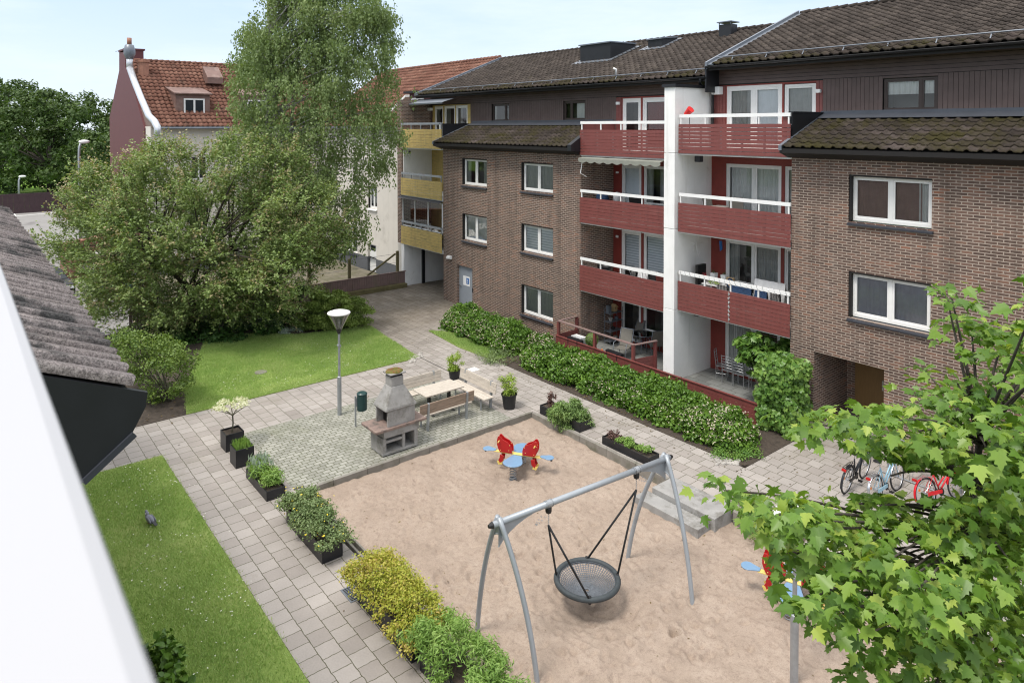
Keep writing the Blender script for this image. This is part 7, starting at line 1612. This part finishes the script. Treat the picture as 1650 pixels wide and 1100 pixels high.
# --- grass
def lawn_blades(nm, label, polyw, n, hh, at_):
    xs = [a for a, _ in polyw]; ys = [b_ for _, b_ in polyw]; X = rs.uniform(min(xs), max(xs), n*2); Y = rs.uniform(min(ys), max(ys), n*2)
    ins = np.zeros(len(X), bool); j = len(polyw)-1
    for i in range(len(polyw)):
        xi, yi = polyw[i]; xj, yj = polyw[j]; c = ((yi > Y) != (yj > Y)) & (X < (xj-xi)*(Y-yi)/((yj-yi) if yj != yi else 1e-9)+xi); ins ^= c; j = i
    wn = vnoise(X, Y, .8, 21)*.6+vnoise(X, Y, 2.7, 22)*.4; ins &= (wn > .30) | (rs.rand(len(X)) < .45)
    X, Y = X[ins][:n]+rs.normal(size=min(n, ins.sum()))*.035, Y[ins][:n]+rs.normal(size=min(n, ins.sum()))*.035; P = np.stack([X, Y, np.full(len(X), .035)], 1); Nn = rdir(len(P))*[1,1,.15]; td = rs.normal(size=P.shape)*.5+[0,0,1]
    hv = hh*(.6+.8*vnoise(X, Y, 1.2, 9)); T, Fc = SH['blade']
    t_ = td/np.linalg.norm(td, axis=1, keepdims=True); b_ = np.cross(Nn, t_); b_ /= np.linalg.norm(b_, axis=1, keepdims=True)
    V = np.stack([P-b_*.006, P+b_*.006, P+t_*hv[:,None]], 1).reshape(-1, 3)-npv(at_); me = bpy.data.meshes.new(nm); me.vertices.add(len(V)); me.vertices.foreach_set('co', V.ravel()); m = len(P)
    me.loops.add(3*m); me.loops.foreach_set('vertex_index', np.arange(3*m, dtype=np.int32)); me.polygons.add(m); me.polygons.foreach_set('loop_start', np.arange(m, dtype=np.int32)*3); me.update(calc_edges=True); me.materials.append(MT['grass'])
    o = bpy.data.objects.new(nm, me); col.objects.link(o); o.location = at_; return tag(o, label, 'grass', kind='stuff')
lawn_blades('grass', 'short grass of the upper lawn beside the lamp post', lawnU, 120000, .055, (-26,10,0))
lawn_blades('grass', 'short grass of the left lawn with the pigeon', lawnL, 130000, .05, (-12,3,0))
lawn_blades('grass', 'narrow strip of grass between the path and the left hedge', lawnS, 12000, .06, (-23,16.4,0))
def daisies(nm, label, spots, n, at_):
    P = []
    for (x, y, r) in spots:
        for _ in range(n): P.append((x+rs.normal()*r, y+rs.normal()*r, .075))
    P = np.array(P); tag(leaves(nm, P, rs.normal(size=P.shape)*.2+[0,0,1], .034, 'oval', 'daisy', at_=at_), label, 'daisies', kind='stuff')
daisies('daisies', 'scattered white daisies in the upper lawn', [(*at(x,y,z=0)[:2],.5) for x,y in ((540,572),(560,590),(470,610),(580,560),(380,620),(640,575),(500,560),(520,590))], 34, (-26,10,0))
daisies('daisies', 'scattered white daisies in the left lawn', [(*at(x,y,z=0)[:2],.4) for x,y in ((200,790),(220,815),(210,770),(240,860),(300,870),(280,960),(230,930),(310,1000),(360,960),(330,1060),(260,780))], 20, (-12,3,0))
# ------------------------------------------------------------------ light
w = bpy.data.worlds.new('World'); scene.world = w; w.use_nodes = True; nt = w.node_tree
bg = nt.nodes['Background']; sky = nt.nodes.new('ShaderNodeTexSky'); sky.sky_type = 'NISHITA'; sky.sun_disc = False
SE, SA = 64, 175
sky.sun_elevation = R_(SE); sky.sun_rotation = R_(SA); sky.air_density = 1.0; sky.dust_density = .6; sky.ozone_density = 1.0; sky.altitude = 50
nt.links.new(sky.outputs[0], bg.inputs[0]); bg.inputs[1].default_value = .12
bg2 = nt.nodes.new('ShaderNodeBackground'); mxs = nt.nodes.new('ShaderNodeMixShader')
tc = nt.nodes.new('ShaderNodeTexCoord'); sx = nt.nodes.new('ShaderNodeSeparateXYZ'); nt.links.new(tc.outputs['Generated'], sx.inputs[0])
nz = nt.nodes.new('ShaderNodeTexNoise'); nz.inputs['Scale'].default_value = 2.2; nz.inputs['Detail'].default_value = 5; mp = nt.nodes.new('ShaderNodeMapping'); mp.inputs['Scale'].default_value = (1, 1, 4)
nt.links.new(tc.outputs['Generated'], mp.inputs[0]); nt.links.new(mp.outputs[0], nz.inputs['Vector'])
ad = nt.nodes.new('ShaderNodeMath'); ad.operation = 'MULTIPLY_ADD'; nt.links.new(nz.outputs['Fac'], ad.inputs[0]); ad.inputs[1].default_value = .16; nt.links.new(sx.outputs[2], ad.inputs[2])
veil = ramp(nt, ad.outputs[0], [(.05, (.52,.56,.61)), (.2, (.40,.48,.595)), (.33, (.34,.44,.60)), (.48, (.80,.82,.86)), (.8, (1.0,1.0,1.0))])
cl = nt.nodes.new('ShaderNodeTexNoise'); cl.inputs['Scale'].default_value = 1.6; cl.inputs['Detail'].default_value = 7; cl.inputs['Roughness'].default_value = .6
mp2 = nt.nodes.new('ShaderNodeMapping'); mp2.inputs['Scale'].default_value = (1, 1, 5); nt.links.new(tc.outputs['Generated'], mp2.inputs[0]); nt.links.new(mp2.outputs[0], cl.inputs['Vector'])
veil = mix(nt, ramp(nt, cl.outputs['Fac'], [(.45, 0.), (.68, .55)]), veil, (.60,.625,.65))
nt.links.new(veil, bg2.inputs[0]); bg2.inputs[1].default_value = 1.0
mxs.inputs[0].default_value = .88; nt.links.new(bg.outputs[0], mxs.inputs[1]); nt.links.new(bg2.outputs[0], mxs.inputs[2]); nt.links.new(mxs.outputs[0], nt.nodes['World Output'].inputs[0])
L = bpy.data.lights.new('sun', 'SUN'); L.energy = 1.6; L.angle = R_(16); L.color = (1, .94, .86)
lo = bpy.data.objects.new('sun', L); col.objects.link(lo)
# direction towards the sun, matching the sky texture (rotation 0 = +Y, clockwise)
d = Vector((math.sin(R_(SA))*math.cos(R_(SE)), math.cos(R_(SA))*math.cos(R_(SE)), math.sin(R_(SE))))
lo.rotation_euler = (-d).to_track_quat('-Z', 'Y').to_euler()
scene.view_settings.view_transform = 'Standard'; scene.view_settings.look = 'None'; scene.view_settings.exposure = 0.92; scene.view_settings.gamma = 1
scene.render.engine = 'CYCLES'
scene.render.filter_size = 1.15
scene.cycles.filter_width = 1.15
